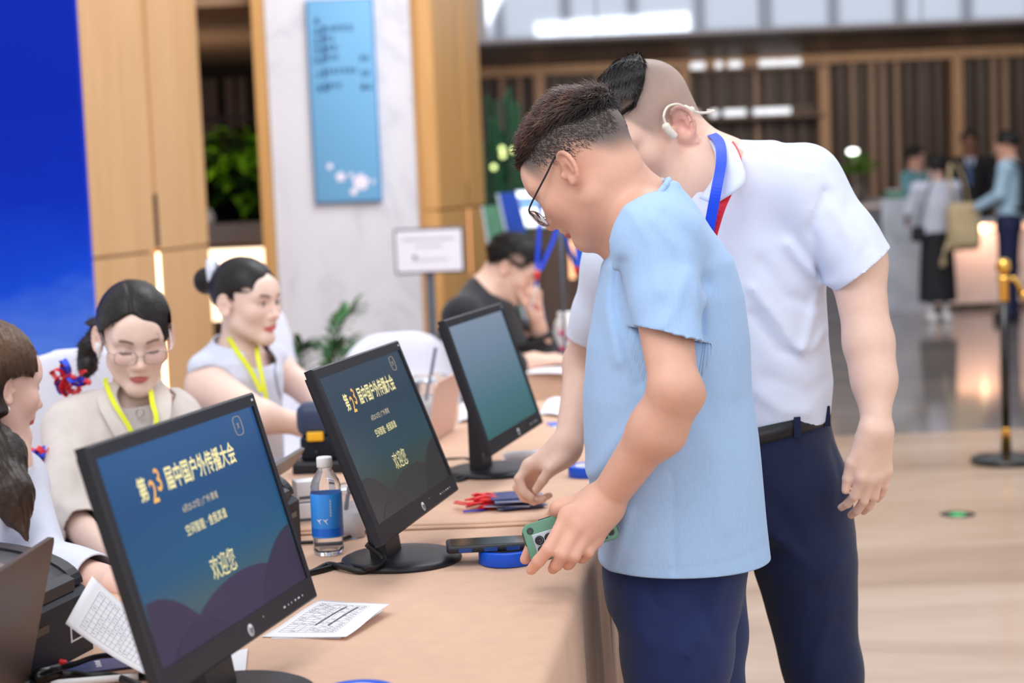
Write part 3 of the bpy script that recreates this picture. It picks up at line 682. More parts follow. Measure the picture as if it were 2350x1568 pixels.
# ------------------------------------------------------------------ laptops
def laptop(label, fb, ft, nt, ln, deep, m, kb):
    """fb / ft far bottom and far top corner of the lid, nt a point of the top edge nearer the camera"""
    d = (nt - ft).normalized(); up = (ft - fb)
    rt = thing('laptop', label, 'laptop', (fb.x, fb.y, fb.z)); 
    N = d.cross(up).normalized()
    if N.x < 0: N = -N                                          # outer (back) side looks towards +x
    th = 0.007
    up_n = up.normalized(); h = up.length
    Ml = Matrix(((-d.x, up_n.x, N.x, fb.x), (-d.y, up_n.y, N.y, fb.y), (-d.z, up_n.z, N.z, fb.z), (0, 0, 0, 1)))
    r = 0.012; pts = []
    for cx_, cy_, a0 in ((-r, h - r, 0), (-ln + r, h - r, 90), (-ln + r, r, 180), (-r, r, 270)):
        for k in range(5):
            a = math.radians(a0 + k * 22.5); pts.append((cx_ + r * math.cos(a), cy_ + r * math.sin(a)))
    MB().prism(pts, -th, 0, Ml).build('lid', m, rt, True)
    MB().box(-ln + 0.01, -0.01, 0.012, h - 0.008, -th - 0.001, -th + 0.001, Ml).build('display', M['black_gloss'], rt, True)
    bx = Vector((-d.y, d.x, 0)).normalized()
    if bx.x > 0: bx = -bx
    dd = Vector((d.x, d.y, 0)).normalized()
    Mb = Matrix(((-dd.x, bx.x, 0, fb.x), (-dd.y, bx.y, 0, fb.y), (0, 0, 1, fb.z), (0, 0, 0, 1)))
    MB().box(-ln, 0, 0.0, deep, 0.0, 0.014, Mb, bev=0.004).build('base', m, rt, True)
    mb = MB()
    for i in range(12):
        for j in range(5): mb.box(-ln + 0.02 + i * (ln - 0.04) / 12 + 0.001, -ln + 0.02 + (i + 1) * (ln - 0.04) / 12 - 0.001, 0.03 + j * 0.019, 0.047 + j * 0.019, 0.014, 0.0155, Mb)
    mb.build('keyboard', kb, rt, True)
    return rt
M['laptop_dark'] = mat('laptop_dark', hexc(86, 72, 68), 0.42, 0.35)
M['laptop_rose'] = mat('laptop_rose', hexc(208, 172, 160), 0.38, 0.25)
M['laptop_grey'] = mat('laptop_grey', hexc(96, 84, 80), 0.42, 0.35)
ft = P(127, 1230, 2.44); fb = P(66, 1590, 2.38); fb.z = TZ + 0.002; nt = PZ(0, 1312, ft.z)
laptop('dark brown laptop at the lower left corner, lid seen from behind', fb, ft, nt, 0.33, 0.23, M['laptop_dark'], M['black_plastic'])
ft = P(702, 1028, 3.62); fb = P(672, 1150, 3.60); fb.z = TZ + 0.10; nt = PZ(640, 1066, ft.z)
# it stands on a black document tray
fb2 = fb
lp2 = laptop('grey-brown laptop raised behind the nearest monitor, lid corner showing', fb2, ft, nt, 0.30, 0.21, M['laptop_grey'], M['black_plastic'])
ft = P(1057, 848, 4.78); fb = P(1000, 1010, 4.7); fb.z = TZ + 0.006; nt = PZ(1000, 912, ft.z)
ft = P(1060, 850, 4.80); fb = PZ(1043, 985, TZ + 0.006); nt = PZ(1025, 868, ft.z)
laptop('rose gold laptop behind the blank monitor, lid seen from behind', fb, ft, nt, 0.30, 0.2, M['laptop_rose'], M['white_plastic'])

# ------------------------------------------------------------------ printers
M['printer_black'] = mat('printer_black', hexc(34, 35, 42), 0.4)
M['printer_navy'] = mat('printer_navy', hexc(22, 28, 42), 0.5, spec=0.3)
M['smoke'] = mat('smoked_plastic', (0.55, 0.56, 0.6, 1), 0.1, trans=0.75, ior=1.3)
def printer(label, loc, rz, sx, sy, h, sg=1):
    """rounded hump-backed desktop printer; local +x is its front"""
    rt = thing('card_printer', label, 'printer', loc, rz)
    pr = [(sx / 2, 0), (sx / 2, h * 0.55), (sx / 2 - 0.015, h * 0.62), (-sx / 2, h * 0.62), (-sx / 2, 0)]
    R = Matrix(((1, 0, 0, 0), (0, 0, -1, 0), (0, 1, 0, 0), (0, 0, 0, 1)))
    def prism_y(mb, prof, y0, y1):
        n = len(prof); v = [(p[0], y0, p[1]) for p in prof] + [(p[0], y1, p[1]) for p in prof]
        f = [tuple(range(n)), tuple(range(2 * n - 1, n - 1, -1))] + [((i + 1) % n, i, n + i, n + (i + 1) % n) for i in range(n)]
        return mb.add(v, f)
    prism_y(MB(), pr, -sy / 2, sy / 2).build('body', M['printer_navy'], rt)
    # curved cover: quarter round from the front edge over the top
    cv = []
    for k in range(13):
        a = math.radians(k * 7.5); cv.append((-sx / 2 + 0.02 + (sx - 0.03) * math.cos(a), h * 0.63 + h * 0.37 * math.sin(a)))
    for y0, y1 in ((-sy / 2, -sy / 2 + 0.03), (sy / 2 - 0.03, sy / 2)):
        prism_y(MB(), cv + [(-sx / 2, h), (-sx / 2, h * 0.63)], y0, y1).build('cover_side', M['printer_black'], rt)
    v = []; f = []
    for i, (x, z) in enumerate(cv):
        for (yy, o) in ((-sy / 2 + 0.03, 0), (sy / 2 - 0.03, 0)): v.append((x, yy, z - 0.004))
    for i in range(len(cv) - 1): f.append((2 * i, 2 * i + 1, 2 * i + 3, 2 * i + 2))
    w = MB().add(v, f, True).build('window', M['smoke'], rt); solidify(w, 0.002)
    prism_y(MB(), [(cv[0][0] + 0.003, cv[0][1] - 0.005), (cv[0][0] + 0.003, cv[0][1] + 0.012), (cv[2][0] - 0.006, cv[2][1] + 0.004), (cv[2][0] - 0.02, cv[0][1] - 0.005)], -sy / 2 + 0.031, sy / 2 - 0.031).build('cover_lip', M['printer_black'], rt)
    MB().box(sx / 2 - 0.004, sx / 2 + 0.001, *sorted((-sg * sy * 0.40, -sg * sy * 0.12)), h * 0.36, h * 0.43).build('card_slot', M['black_gloss'], rt)
    mb = MB()
    for yy in (-sy * 0.25, 0, sy * 0.25): mb.tube([(-sx * 0.05, yy - 0.001, h * 0.66), (-sx * 0.05, yy + sy * 0.2, h * 0.66)], h * 0.18, 14)
    MB().tube([(-sx * 0.05, -sy * 0.36, h * 0.7), (-sx * 0.05, sy * 0.36, h * 0.7)], h * 0.2, 18).build('roller', M['grey_stone'], rt)
    lb = MB().box(sx / 2, sx / 2 + 0.0008, *sorted((sg * sy * 0.18, sg * sy * 0.36)), h * 0.16, h * 0.30).build('sticker', M['paper'], rt)
    MB().box(sx / 2 + 0.0005, sx / 2 + 0.0012, *sorted((sg * sy * 0.20, sg * sy * 0.34)), h * 0.18, h * 0.28).build('sticker_print', M['printer_navy'], lb)
    return rt
printer('black desktop printer with a curved clear cover beside the printed sheet', (-0.774, 2.499, TZ), -0.25, 0.20, 0.205, 0.163)
printer('black desktop printer half hidden behind the nearest monitor, its slot showing', (-0.52, 3.24, TZ), -0.22, 0.15, 0.20, 0.150, -1)
# dark blue handheld label printer with a yellow button
rt = thing('label_printer', 'dark blue rounded label printer with a yellow button behind the middle monitor', 'label printer', tuple(PZ(738, 1085, TZ)))
M['device_blue'] = mat('device_blue', hexc(52, 66, 98), 0.45); M['yellow'] = mat('yellow_button', hexc(250, 190, 40), 0.4)
MB().box(-0.065, 0.075, -0.05, 0.06, 0.0, 0.035, bev=0.010).build('cradle', M['black_plastic'], rt)
MB().box(-0.045, 0.055, -0.035, 0.04, 0.032, 0.095, bev=0.012).build('lower_body', M['printer_navy'], rt)
MB().box(-0.052, 0.058, -0.04, 0.045, 0.092, 0.172, bev=0.024).build('upper_body', M['device_blue'], rt)
MB().box(-0.026, 0.014, -0.047, -0.036, 0.083, 0.106, bev=0.004).build('feed_button', M['yellow'], rt)
MB().tube([(-0.005, -0.037, 0.062), (-0.005, -0.038, 0.042)], 0.004, 8).build('switch', M['black_gloss'], rt)

# ------------------------------------------------------------------ papers
def sheet(name, label, cor, bulge, lines=None, nu=14, m='paper', group=None):
    """curled sheet over four corners (tl, tr, br, bl); lines = list of ((u0,v0),(u1,v1),width)"""
    tl, tr, br, bl = [Vector(c) for c in cor]
    nrm = (tr - tl).cross(bl - tl).normalized()
    if nrm.z < 0: nrm = -nrm
    def fn(u, v): return tl * (1 - u) * (1 - v) + tr * u * (1 - v) + br * u * v + bl * (1 - u) * v + nrm * bulge(u, v)
    rt = thing(name, label, 'paper', tuple((tl + br) / 2), group=group)
    o = MB().grid(fn, nu, nu).build('page', M[m], rt, True); solidify(o, 0.0004, 0)
    if lines:
        mb = MB()
        for (u0, v0), (u1, v1), w in lines:
            n = 6; v = []; L_ = (Vector((u1 - u0, v1 - v0))).normalized(); q = Vector((-L_.y, L_.x)) * w
            for k in range(n + 1):
                uu, vv = u0 + (u1 - u0) * k / n, v0 + (v1 - v0) * k / n
                v += [fn(uu - q.x, vv - q.y) + nrm * 0.0005, fn(uu + q.x, vv + q.y) + nrm * 0.0005]
            mb.add(v, [(2 * k, 2 * k + 1, 2 * k + 3, 2 * k + 2) for k in range(n)])
        mb.build('print', M['ink'], rt, True)
    return rt
def table_print(seed, u0, u1, v0, v1, rows, cols, dens=0.7):
    rnd = random.Random(seed); L_ = []
    for k in range(rows + 1): v = v0 + (v1 - v0) * k / rows; L_.append(((u0, v), (u1, v), 0.0016))
    for k in range(cols + 1): u = u0 + (u1 - u0) * (k / cols) ** 0.9; L_.append(((u, v0), (u, v1), 0.0014))
    for r in range(rows):
        for c in range(cols):
            if rnd.random() < dens:
                a = u0 + (u1 - u0) * ((c + 0.2) / cols) ** 0.9; b = u0 + (u1 - u0) * ((c + 0.75) / cols) ** 0.9; v = v0 + (v1 - v0) * (r + 0.5) / rows
                x = a
                while x < b:
                    w = rnd.uniform(0.006, 0.014); L_.append(((x, v), (min(b, x + w), v), 0.006)); x += w + 0.006
    return L_
zt = TZ + 0.0015
sheet('printed_sheet', 'curled white sheet with a printed table leaning between printer and nearest monitor',
      (P(211, 1323, 2.50), P(405, 1478, 2.47), P(348, 1557, 2.36), P(150, 1432, 2.42)), lambda u, v: -0.006 * math.sin(u * math.pi) + 0.005 * math.sin(v * 3.1), table_print(3, 0.14, 0.97, 0.14, 0.90, 8, 16, 0.35))
sheet('printed_sheet', 'white stapled list with two grey bars lying right of the nearest monitor',
      (PZ(735, 1378, zt), PZ(896, 1393, zt + 0.012), PZ(795, 1468, zt), PZ(600, 1462, zt)), lambda u, v: 0.004 * u * u + 0.0015 * math.sin(v * 6) + 0.0006,
      table_print(8, 0.10, 0.78, 0.10, 0.86, 16, 7, 0.55) + [((0.50, 0.16), (0.42, 0.66), 0.016), ((0.66, 0.16), (0.58, 0.66), 0.016)])
sheet('printed_sheet', 'second white sheet just under the stapled list beside the nearest monitor',
      (PZ(740, 1384, zt - .0009), PZ(880, 1402, zt - .0005), PZ(780, 1466, zt - .0009), PZ(620, 1466, zt - .0009)), lambda u, v: 0.0)
sheet('white_card', 'white paper slip standing behind the neck of the nearest monitor', (PZ(520, 1500, zt), PZ(569, 1488, zt), PZ(563, 1545, zt), PZ(515, 1560, zt)), lambda u, v: 0.0)
sheet('white_papers', 'loose white papers on the second table right of the blank monitor', (PZ(1255, 918, zt + .02), PZ(1300, 916, zt + .02), PZ(1300, 960, zt + .004), PZ(1236, 952, zt + .004)), lambda u, v: 0.008 * math.sin(u * 3.1))
sheet('white_papers', 'crumpled white papers between rose laptop and blank monitor', (PZ(1055, 930, zt + .02), PZ(1085, 925, zt + .02), PZ(1088, 968, zt + .004), PZ(1050, 972, zt + .004)), lambda u, v: 0.01 * math.sin(u * 3.1))
sheet('white_papers', 'flat white papers on the far table before the man in black', (PZ(1215, 842, zt + .003), PZ(1310, 840, zt + .003), PZ(1312, 858, zt + .003), PZ(1205, 858, zt + .003)), lambda u, v: 0.004 * math.sin(u * 3.1))
# ------------------------------------------------------------------ bottles and cups
M['bottle_label'] = mat('bottle_label', hexc(58, 150, 244), 0.35)
M['label_dark'] = mat('label_dark', hexc(28, 108, 222), 0.35)
M['water'] = mat('bottle_plastic', (0.93, 0.96, 1, 1), 0.05, trans=0.95, ior=1.18)
M['clear_film'] = mat('clear_film', (0.95, 0.96, 1, 1), 0.08, trans=0.9, ior=1.12)
def bottle(label, loc, s, lab=True):
    rt = thing('water_bottle', label, 'bottle', loc)
    pr = [(0.024, 0.0), (0.029, 0.004), (0.031, 0.012), (0.030, 0.03), (0.031, 0.036), (0.031, 0.125), (0.030, 0.132), (0.0305, 0.138), (0.027, 0.150), (0.018, 0.165), (0.0135, 0.172), (0.0132, 0.178)]
    MB().lathe([(r * s, z * s) for r, z in pr], 40).build('body', M['water'], rt)
    MB().lathe([(r * s, z * s) for r, z in ((0.015, 0.1755), (0.0158, 0.178), (0.0158, 0.194), (0.0145, 0.1965), (0, 0.197))], 32).build('cap', M['white_plastic'], rt)
    if lab:
        lb = MB().lathe([(0.0315 * s, 0.037 * s), (0.0319 * s, 0.038 * s), (0.0319 * s, 0.124 * s), (0.0315 * s, 0.125 * s)], 40, cap=False).build('label', M['bottle_label'], rt)
        MB().lathe([(0.03205 * s, 0.040 * s), (0.03205 * s, 0.056 * s)], 40, cap=False).build('label_band', M['label_dark'], lb)
        for k in range(6):                                       # column of tiny illegible characters
            g = -math.pi / 2 + 0.35; zz = 0.110 - k * 0.0058; R4 = Matrix.Rotation(g + math.pi / 2, 4, 'Z'); mb = MB()
            for dz, w in ((0.0, 0.0018), (0.0016, 0.0013), (0.0032, 0.0018)): mb.box(-w * s, w * s, -0.0325 * s, -0.0319 * s, (zz + dz) * s, (zz + dz + 0.0007) * s, R4)
            mb.box(-0.0003 * s, 0.0003 * s, -0.0325 * s, -0.0319 * s, zz * s, (zz + 0.0040) * s, R4); mb.build('label_print', M['white_plastic'], lb)
        for a in (-0.42, 0.0):                                   # two white bird-like strokes
            mb = MB(); R4 = Matrix.Rotation(a, 4, 'Z')
            def q(x, z): g = x / 0.0322; return R4 @ Vector((0.0323 * math.sin(g), -0.0323 * math.cos(g), z)) * s
            mb.add([q(-0.006, 0.076), q(-0.001, 0.0735), q(0.006, 0.0765), q(0.001, 0.0715), q(0.005, 0.064), q(-0.001, 0.0705)], [(0, 1, 5), (1, 2, 3), (1, 3, 4, 5)])
            mb.build('label_mark', M['white_plastic'], lb)
    return rt
bl = PZ(755, 1272, TZ)
bottle('clear water bottle with a blue label and white cap beside the middle monitor', (bl.x, bl.y, TZ + 0.001), 0.93)
def cup(label, loc, s):
    rt = thing('iced_cup', label, 'cup', loc)
    w = MB().lathe([(0.030 * s, 0.0), (0.031 * s, 0.004), (0.046 * s, 0.115 * s)], 32, cap=False).build('cup_wall', M['clear_film'], rt); solidify(w, 0.001)
    MB().lathe([(0.029 * s, 0.002), (0.032 * s, 0.02 * s), (0.038 * s, 0.06 * s), (0, 0.0605 * s)], 24).build('drink', M['milk'], rt)
    MB().lathe([(0.047 * s, 0.113 * s), (0.0485 * s, 0.117 * s), (0.047 * s, 0.122 * s), (0.040 * s, 0.128 * s), (0.0, 0.129 * s)], 32).build('lid', M['clear_film'], rt)
    MB().tube([(-0.02 * s, 0, 0.03 * s), (0.016 * s, 0.0, 0.195 * s)], 0.0045, 8).build('straw', M['straw'], rt)
M['milk'] = mat('milky_tea', hexc(226, 216, 212), 0.5); M['straw'] = mat('dark_straw', hexc(84, 88, 110), 0.4)
c_ = PZ(985, 985, TZ); cup('clear plastic iced drink cup with dark straw behind the rose laptop', (c_.x + 0.01, c_.y + 0.0, TZ + 0.005), 1.15)
c_ = PZ(806, 1240, TZ); cup('clear plastic cup with a dark straw standing behind the water bottle', (c_.x, c_.y + 0.03, TZ + 0.001), 0.8)
c_ = PZ(706, 1205, TZ)
for k, (lb, dz, w) in enumerate((('lower white carton beside the half hidden printer', 0.001, 0.05), ('upper white carton stacked beside the half hidden printer', 0.046, 0.045))):
    o = thing('carton', lb, 'carton', (c_.x - 0.005 * k, c_.y + 0.03, TZ + dz), 0.2 + 0.15 * k, group='white cartons by the printer')
    MB().box(-w / 2, w / 2, -w / 2, w / 2, 0, 0.042, bev=0.002).build('carton', M['paper'], o); MB().box(-w / 2 + .004, w / 2 - .004, -w / 2 - .0006, -w / 2 + .001, 0.006, 0.012).build('print', M['ink'], o)
# ------------------------------------------------------------------ phones, tape, badges, small things
def tape(label, loc):
    rt = thing('tape_roll', label, 'tape', loc, group='rolls of blue tape')
    pr = [(0.036, 0), (0.051, 0), (0.0515, 0.001), (0.0515, 0.023), (0.051, 0.024), (0.036, 0.024), (0.036, 0)]
    MB().lathe(pr, 48, cap=False).build('tape', M['blue_tape'], rt)
    MB().lathe([(0.0345, 0.0005), (0.036, 0.0005), (0.036, 0.0235), (0.0345, 0.0235), (0.0345, 0.0005)], 48, cap=False).build('core', M['white_plastic'], rt)
tp = PZ(1170, 1296, TZ)
tape('roll of blue tape lying under the black phone at the table corner', (tp.x - 0.004, tp.y + 0.02, TZ + 0.001))
tp2 = PZ(1358, 1096, TZ)
tape('roll of blue tape on the second table behind the man in the blue shirt', (tp2.x - 0.002, tp2.y, TZ + 0.005))
M['case_blue'] = mat('case_blue', hexc(22, 64, 132), 0.4)
rt = thing('phone', 'black smartphone in a dark rugged case resting on the blue tape roll', 'phone', (tp.x - 0.035, tp.y + 0.03, TZ + 0.0252), 0.06)
MB().box(-0.078, 0.078, -0.038, 0.038, 0.0, 0.013, bev=0.005).build('case', M['black_plastic'], rt)
MB().box(-0.070, 0.070, -0.032, 0.032, 0.0125, 0.0136).build('display', M['black_gloss'], rt)
for xx in (-0.045, 0.0, 0.04): MB().box(xx - 0.012, xx + 0.012, -0.0388, -0.0375, 0.002, 0.009).build('case_inlay', M['case_blue'], rt)
# stack of badges with red clips
M['badge_blue'] = mat('badge_blue', hexc(70, 78, 128), 0.35); M['red'] = mat('red_plastic', hexc(230, 40, 44), 0.4); M['card_edge'] = mat('card_edge', hexc(190, 196, 214), 0.5); M['ribbon_blue'] = mat('ribbon_blue', hexc(20, 70, 220), 0.6)
cb = PZ(1165, 1178, TZ)
rnd = random.Random(11)
for k in range(9):
    o = thing('name_badge', ('dark blue name badge, %s in the fanned stack beside the pinching hand' % ('bottom', 'second up', 'third up', 'fourth up', 'fifth up', 'sixth up', 'seventh up', 'eighth up', 'topmost')[k]), 'badge',
              (cb.x + rnd.uniform(-0.012, 0.012), cb.y + 0.05 + rnd.uniform(-0.01, 0.01), TZ + 0.0052 + k * 0.0027), 0.10 + rnd.uniform(-0.28, 0.22), group='name badges stacked on the seam')
    MB().box(-0.03, 0.066, -0.05, 0.04, 0.0, 0.0016).build('holder', M['card_edge'] if k % 2 else M['badge_blue'], o)
    MB().box(-0.028, 0.064, -0.048, 0.038, 0.0016, 0.0022).build('card', M['badge_blue'], o)
    q = smooth_path([(-0.028, -0.01, 0.001), (-0.045, -0.012 + rnd.uniform(-.01, .01), 0.004), (-0.066, -0.02 + rnd.uniform(-.015, .015), 0.003)], 4)
    MB().tube(q, 0.0045, 6).build('clip', M['red'], o)
    MB().tube(smooth_path([(-0.03, 0.012, 0.002), (-0.05, 0.02 + rnd.uniform(-.01, .01), 0.006), (-0.07 + rnd.uniform(-.02, .01), 0.012, 0.004)], 4), 0.004, 6, flat=0.5).build('clip_strap', M['red'], o)
    if k % 3 == 0:
        MB().tube(smooth_path([(-0.05, -0.02, 0.001), (-0.075, -0.028, 0.002), (-0.10, -0.02 + 0.006 * k, 0.001)], 4), 0.004, 6, flat=0.4).build('strap', M['red'] if k else M['ribbon_blue'], o)
o = thing('name_badge', 'navy badge card with a red tassel under the cable at the lower left', 'badge', tuple(PZ(235, 1526, TZ + 0.002)), 0.32)
MB().box(-0.055, 0.055, -0.035, 0.035, 0, 0.0016).build('card', M['badge_blue'], o)
MB().tube(smooth_path([(-0.05, 0.02, 0.003), (-0.065, 0.028, 0.006), (-0.08, 0.024, 0.004)], 5), 0.005, 6).build('tassel', M['red'], o)
for k in range(5):
    MB().box(-0.010 + 0.0012 * (k % 2), -0.002, -0.016 + k * 0.0075, -0.011 + k * 0.0075, 0.0015, 0.0019).build('print', M['paper'], o)
o = thing('pen', 'clear ballpoint pen at the bottom edge of the nearest table', 'pen', tuple(PZ(235, 1560, TZ + 0.006)), 0.15)
MB().tube([(-0.07, 0, 0), (-0.06, 0, 0), (0.05, 0, 0)], [0.003, 0.005, 0.005], 10).build('barrel', M['white_plastic'], o)
MB().tube([(0.05, 0, 0), (0.075, 0, 0)], [0.0055, 0.0055], 10).build('cap', M['black_gloss'], o)
tp3 = PZ(822, 1628, TZ)
tape('roll of blue tape at the bottom edge of the nearest table', (tp3.x, tp3.y, TZ + 0.001))
o = thing('paper_roll', 'rolled white tissue lying behind the blank monitor base', 'tissue', tuple(PZ(1206, 1044, TZ + 0.016)), 0.12)
mb = MB(); mb.tube([(-0.055, 0, 0), (-0.05, 0, 0), (0.045, 0.0, 0.0), (0.05, 0, 0)], [0.005, 0.012, 0.013, 0.006], 14, flat=0.8); mb.build('roll', M['paper'], o)
MB().box(-0.055, 0.04, -0.014, 0.02, -0.011, -0.009).build('flap', M['paper'], o)
o = thing('blue_card', 'small blue card on the second table beside the bare forearm', 'card', tuple(PZ(1276, 975, TZ + 0.005)), 0.2)
MB().box(-0.02, 0.02, -0.04, 0.04, 0, 0.002).build('card', M['blue_tape'], o); MB().box(-0.02, 0.02, -0.06, -0.04, 0, 0.002).build('margin', M['paper'], o)
o = thing('red_clip', 'small red clip on the second table behind the pinching hand', 'clip', tuple(PZ(1272, 1024, TZ + 0.006)))
MB().tube([(-0.012, 0, 0), (0, 0.003, 0.004), (0.014, 0, 0)], 0.005, 8).build('body', M['red'], o); MB().tube([(0.014, 0, 0), (0.024, 0.004, 0)], 0.0025, 8).build('ring', M['gold'], o)
# ------------------------------------------------------------------ people: sculpted as blended solids, one skin surface each
f32 = np.float32
def V3(p): return np.array(p[:3], dtype=np.float64)
def unit(v): v = V3(v); return v / np.linalg.norm(v)
class Field:
    """signed-distance sculpture: blended capsules, ellipsoids and lofts, meshed with surface nets"""
    def __init__(s, h): s.h = h; s.ops = []; s.disp = []
    def cap(s, a, b, ra, rb=None, k=0.02, sub=False, flat=None):
        a, b = V3(a), V3(b); rb = ra if rb is None else rb; m = max(ra, rb)
        s.ops.append(('cap', np.minimum(a, b) - m, np.maximum(a, b) + m, k, sub, (a, b, ra, rb, flat))); return s
    def chain(s, pts, rs, k=0.02, flat=None):
        for i in range(len(pts) - 1): s.cap(pts[i], pts[i + 1], rs[i], rs[i + 1], k, False, flat)
        return s
    def ell(s, c, r, R=None, k=0.02, sub=False):
        c = V3(c); r = np.array(r, float); R = np.eye(3) if R is None else np.array(R, float)
        e = np.sqrt(((R * r[None, :]) ** 2).sum(1))
        s.ops.append(('ell', c - e, c + e, k, sub, (c, r, R))); return s
    def loft(s, secs, k=0.02, pw=2.0, rot=0.0):
        """secs: (z, cx, cy, rx, ry) from low to high; rot turns the section axes about z"""
        a = np.array(sorted([tuple(q) for q in secs]), float); m = np.maximum(a[:, 3], a[:, 4])
        lo = np.array([(a[:, 1] - m).min(), (a[:, 2] - m).min(), a[0, 0]]); hi = np.array([(a[:, 1] + m).max(), (a[:, 2] + m).max(), a[-1, 0]])
        s.ops.append(('loft', lo, hi, k, False, (a, pw, rot))); return s
    def mesh(s, smooth=1, clip=()):
        h = s.h; pad = 3 * h
        lo = np.min([o[1] for o in s.ops if not o[4]], axis=0) - pad; hi = np.max([o[2] for o in s.ops if not o[4]], axis=0) + pad
        n = np.ceil((hi - lo) / h).astype(int) + 1
        ax = [(lo[i] + h * np.arange(n[i])).astype(f32) for i in range(3)]
        d = np.full(n, 9.0, f32)
        for typ, a0, a1, k, sub, pr in s.ops:
            q = k + 2 * h
            i0 = np.clip(np.floor((a0 - q - lo) / h).astype(int), 0, n - 1); i1 = np.clip(np.ceil((a1 + q - lo) / h).astype(int) + 1, 1, n)
            if (i1 <= i0).any(): continue
            X = ax[0][i0[0]:i1[0]][:, None, None]; Y = ax[1][i0[1]:i1[1]][None, :, None]; Z = ax[2][i0[2]:i1[2]][None, None, :]
            if typ == 'cap':
                a, b, ra, rb, flat = pr; ba = b - a; x, y, z = X - f32(a[0]), Y - f32(a[1]), Z - f32(a[2])
                if flat is not None:
                    fx, rt = unit(flat[0]), flat[1]; g = 1 / rt - 1
                    dt = (x * f32(fx[0]) + y * f32(fx[1]) + z * f32(fx[2])) * f32(g)
                    x = x + dt * f32(fx[0]); y = y + dt * f32(fx[1]); z = z + dt * f32(fx[2]); ba = ba + fx * (ba @ fx) * g
                l2 = max(ba @ ba, 1e-12)
                t = np.clip((x * f32(ba[0]) + y * f32(ba[1]) + z * f32(ba[2])) * f32(1 / l2), 0, 1)
                e = np.sqrt((x - t * f32(ba[0])) ** 2 + (y - t * f32(ba[1])) ** 2 + (z - t * f32(ba[2])) ** 2) - (f32(ra) + t * f32(rb - ra))
            elif typ == 'ell':
                c, r, R = pr; x, y, z = X - f32(c[0]), Y - f32(c[1]), Z - f32(c[2]); k0 = 0; k1 = 0
                for j in range(3):
                    u = (x * f32(R[0, j]) + y * f32(R[1, j]) + z * f32(R[2, j])) * f32(1 / r[j]); k0 = k0 + u * u; k1 = k1 + (u * f32(1 / r[j])) ** 2
                k0 = np.sqrt(k0); e = k0 * (k0 - 1) / (np.sqrt(k1) + f32(1e-9))
            else:
                a, pw, rot = pr; zz = ax[2][i0[2]:i1[2]]
                it = [np.interp(zz, a[:, 0], a[:, j]).astype(f32)[None, None, :] for j in range(1, 5)]
                x, y = X - it[0], Y - it[1]
                if rot: cr, sr = f32(math.cos(rot)), f32(math.sin(rot)); x, y = x * cr + y * sr, -x * sr + y * cr
                if pw == 2.0:
                    k0 = np.sqrt((x / it[2]) ** 2 + (y / it[3]) ** 2)
                else: k0 = (np.abs(x / it[2]) ** pw + np.abs(y / it[3]) ** pw) ** f32(1 / pw)
                k1 = np.sqrt((x / it[2] ** 2) ** 2 + (y / it[3] ** 2) ** 2) + f32(1e-6)
                r2 = np.sqrt((x / it[2]) ** 2 + (y / it[3]) ** 2) + f32(1e-6)
                e = (k0 - 1) * r2 / k1
                zc = np.maximum(f32(a[0, 0]) - zz, zz - f32(a[-1, 0]))[None, None, :]
                e = np.maximum(e, zc)
            sl = (slice(i0[0], i1[0]), slice(i0[1], i1[1]), slice(i0[2], i1[2])); cur = d[sl]
            if sub:
                w = np.maximum(k - np.abs(cur + e), 0) / k; d[sl] = np.maximum(cur, -e) + w * w * (k * 0.25)
            else:
                w = np.maximum(k - np.abs(cur - e), 0) / k; d[sl] = np.minimum(cur, e) - w * w * (k * 0.25)
        if s.disp:
            ix = np.nonzero(np.abs(d) < max(0.022, 4 * h)); p = np.stack([ax[j][ix[j]] for j in range(3)], 1); dv = d[ix]
            for fn in s.disp: dv = dv - fn(p)
            d[ix] = dv
        sg = d < 0
        c = np.zeros(n - 1, np.int8)
        for dx in (0, 1):
            for dy in (0, 1):
                for dz in (0, 1): c += sg[dx:n[0] - 1 + dx, dy:n[1] - 1 + dy, dz:n[2] - 1 + dz]
        act = (c > 0) & (c < 8); I = np.stack(np.nonzero(act), 1)
        idx = np.full(n - 1, -1, np.int32); idx[act] = np.arange(len(I))
        val = {}
        for cx in (0, 1):
            for cy in (0, 1):
                for cz in (0, 1): val[cx, cy, cz] = d[I[:, 0] + cx, I[:, 1] + cy, I[:, 2] + cz]
        acc = np.zeros((len(I), 3)); cnt = np.zeros(len(I))
        for A_ in val:
            for j in range(3):
                if A_[j] == 0:
                    B_ = list(A_); B_[j] = 1; va, vb = val[A_], val[tuple(B_)]
                    m = (va < 0) != (vb < 0); t = np.where(m, va / np.where(m, va - vb, 1), 0)
                    q = np.tile(np.array(A_, float), (len(I), 1)); q[:, j] = t
                    acc[m] += q[m]; cnt[m] += 1
        v = lo + (I + acc / cnt[:, None]) * h
        F_ = []
        for j in range(3):
            u, w = (j + 1) % 3, (j + 2) % 3
            s0 = [slice(1, -1)] * 3; s1 = [slice(1, -1)] * 3; s0[j] = slice(0, n[j] - 1); s1[j] = slice(1, n[j])
            a_, b_ = sg[tuple(s0)], sg[tuple(s1)]; m = a_ != b_
            E = np.stack(np.nonzero(m), 1)
            if not len(E): continue
            off = np.array([1, 1, 1]); off[j] = 0; E = E + off; fl = a_[m]
            def at(du, dw): q = E.copy(); q[:, u] += du; q[:, w] += dw; return idx[q[:, 0], q[:, 1], q[:, 2]]
            Q = np.stack([at(-1, -1), at(0, -1), at(0, 0), at(-1, 0)], 1)
            Q[~fl] = Q[~fl][:, ::-1]; F_.append(Q)
        F_ = np.concatenate(F_); F_ = F_[(F_ >= 0).all(1)]
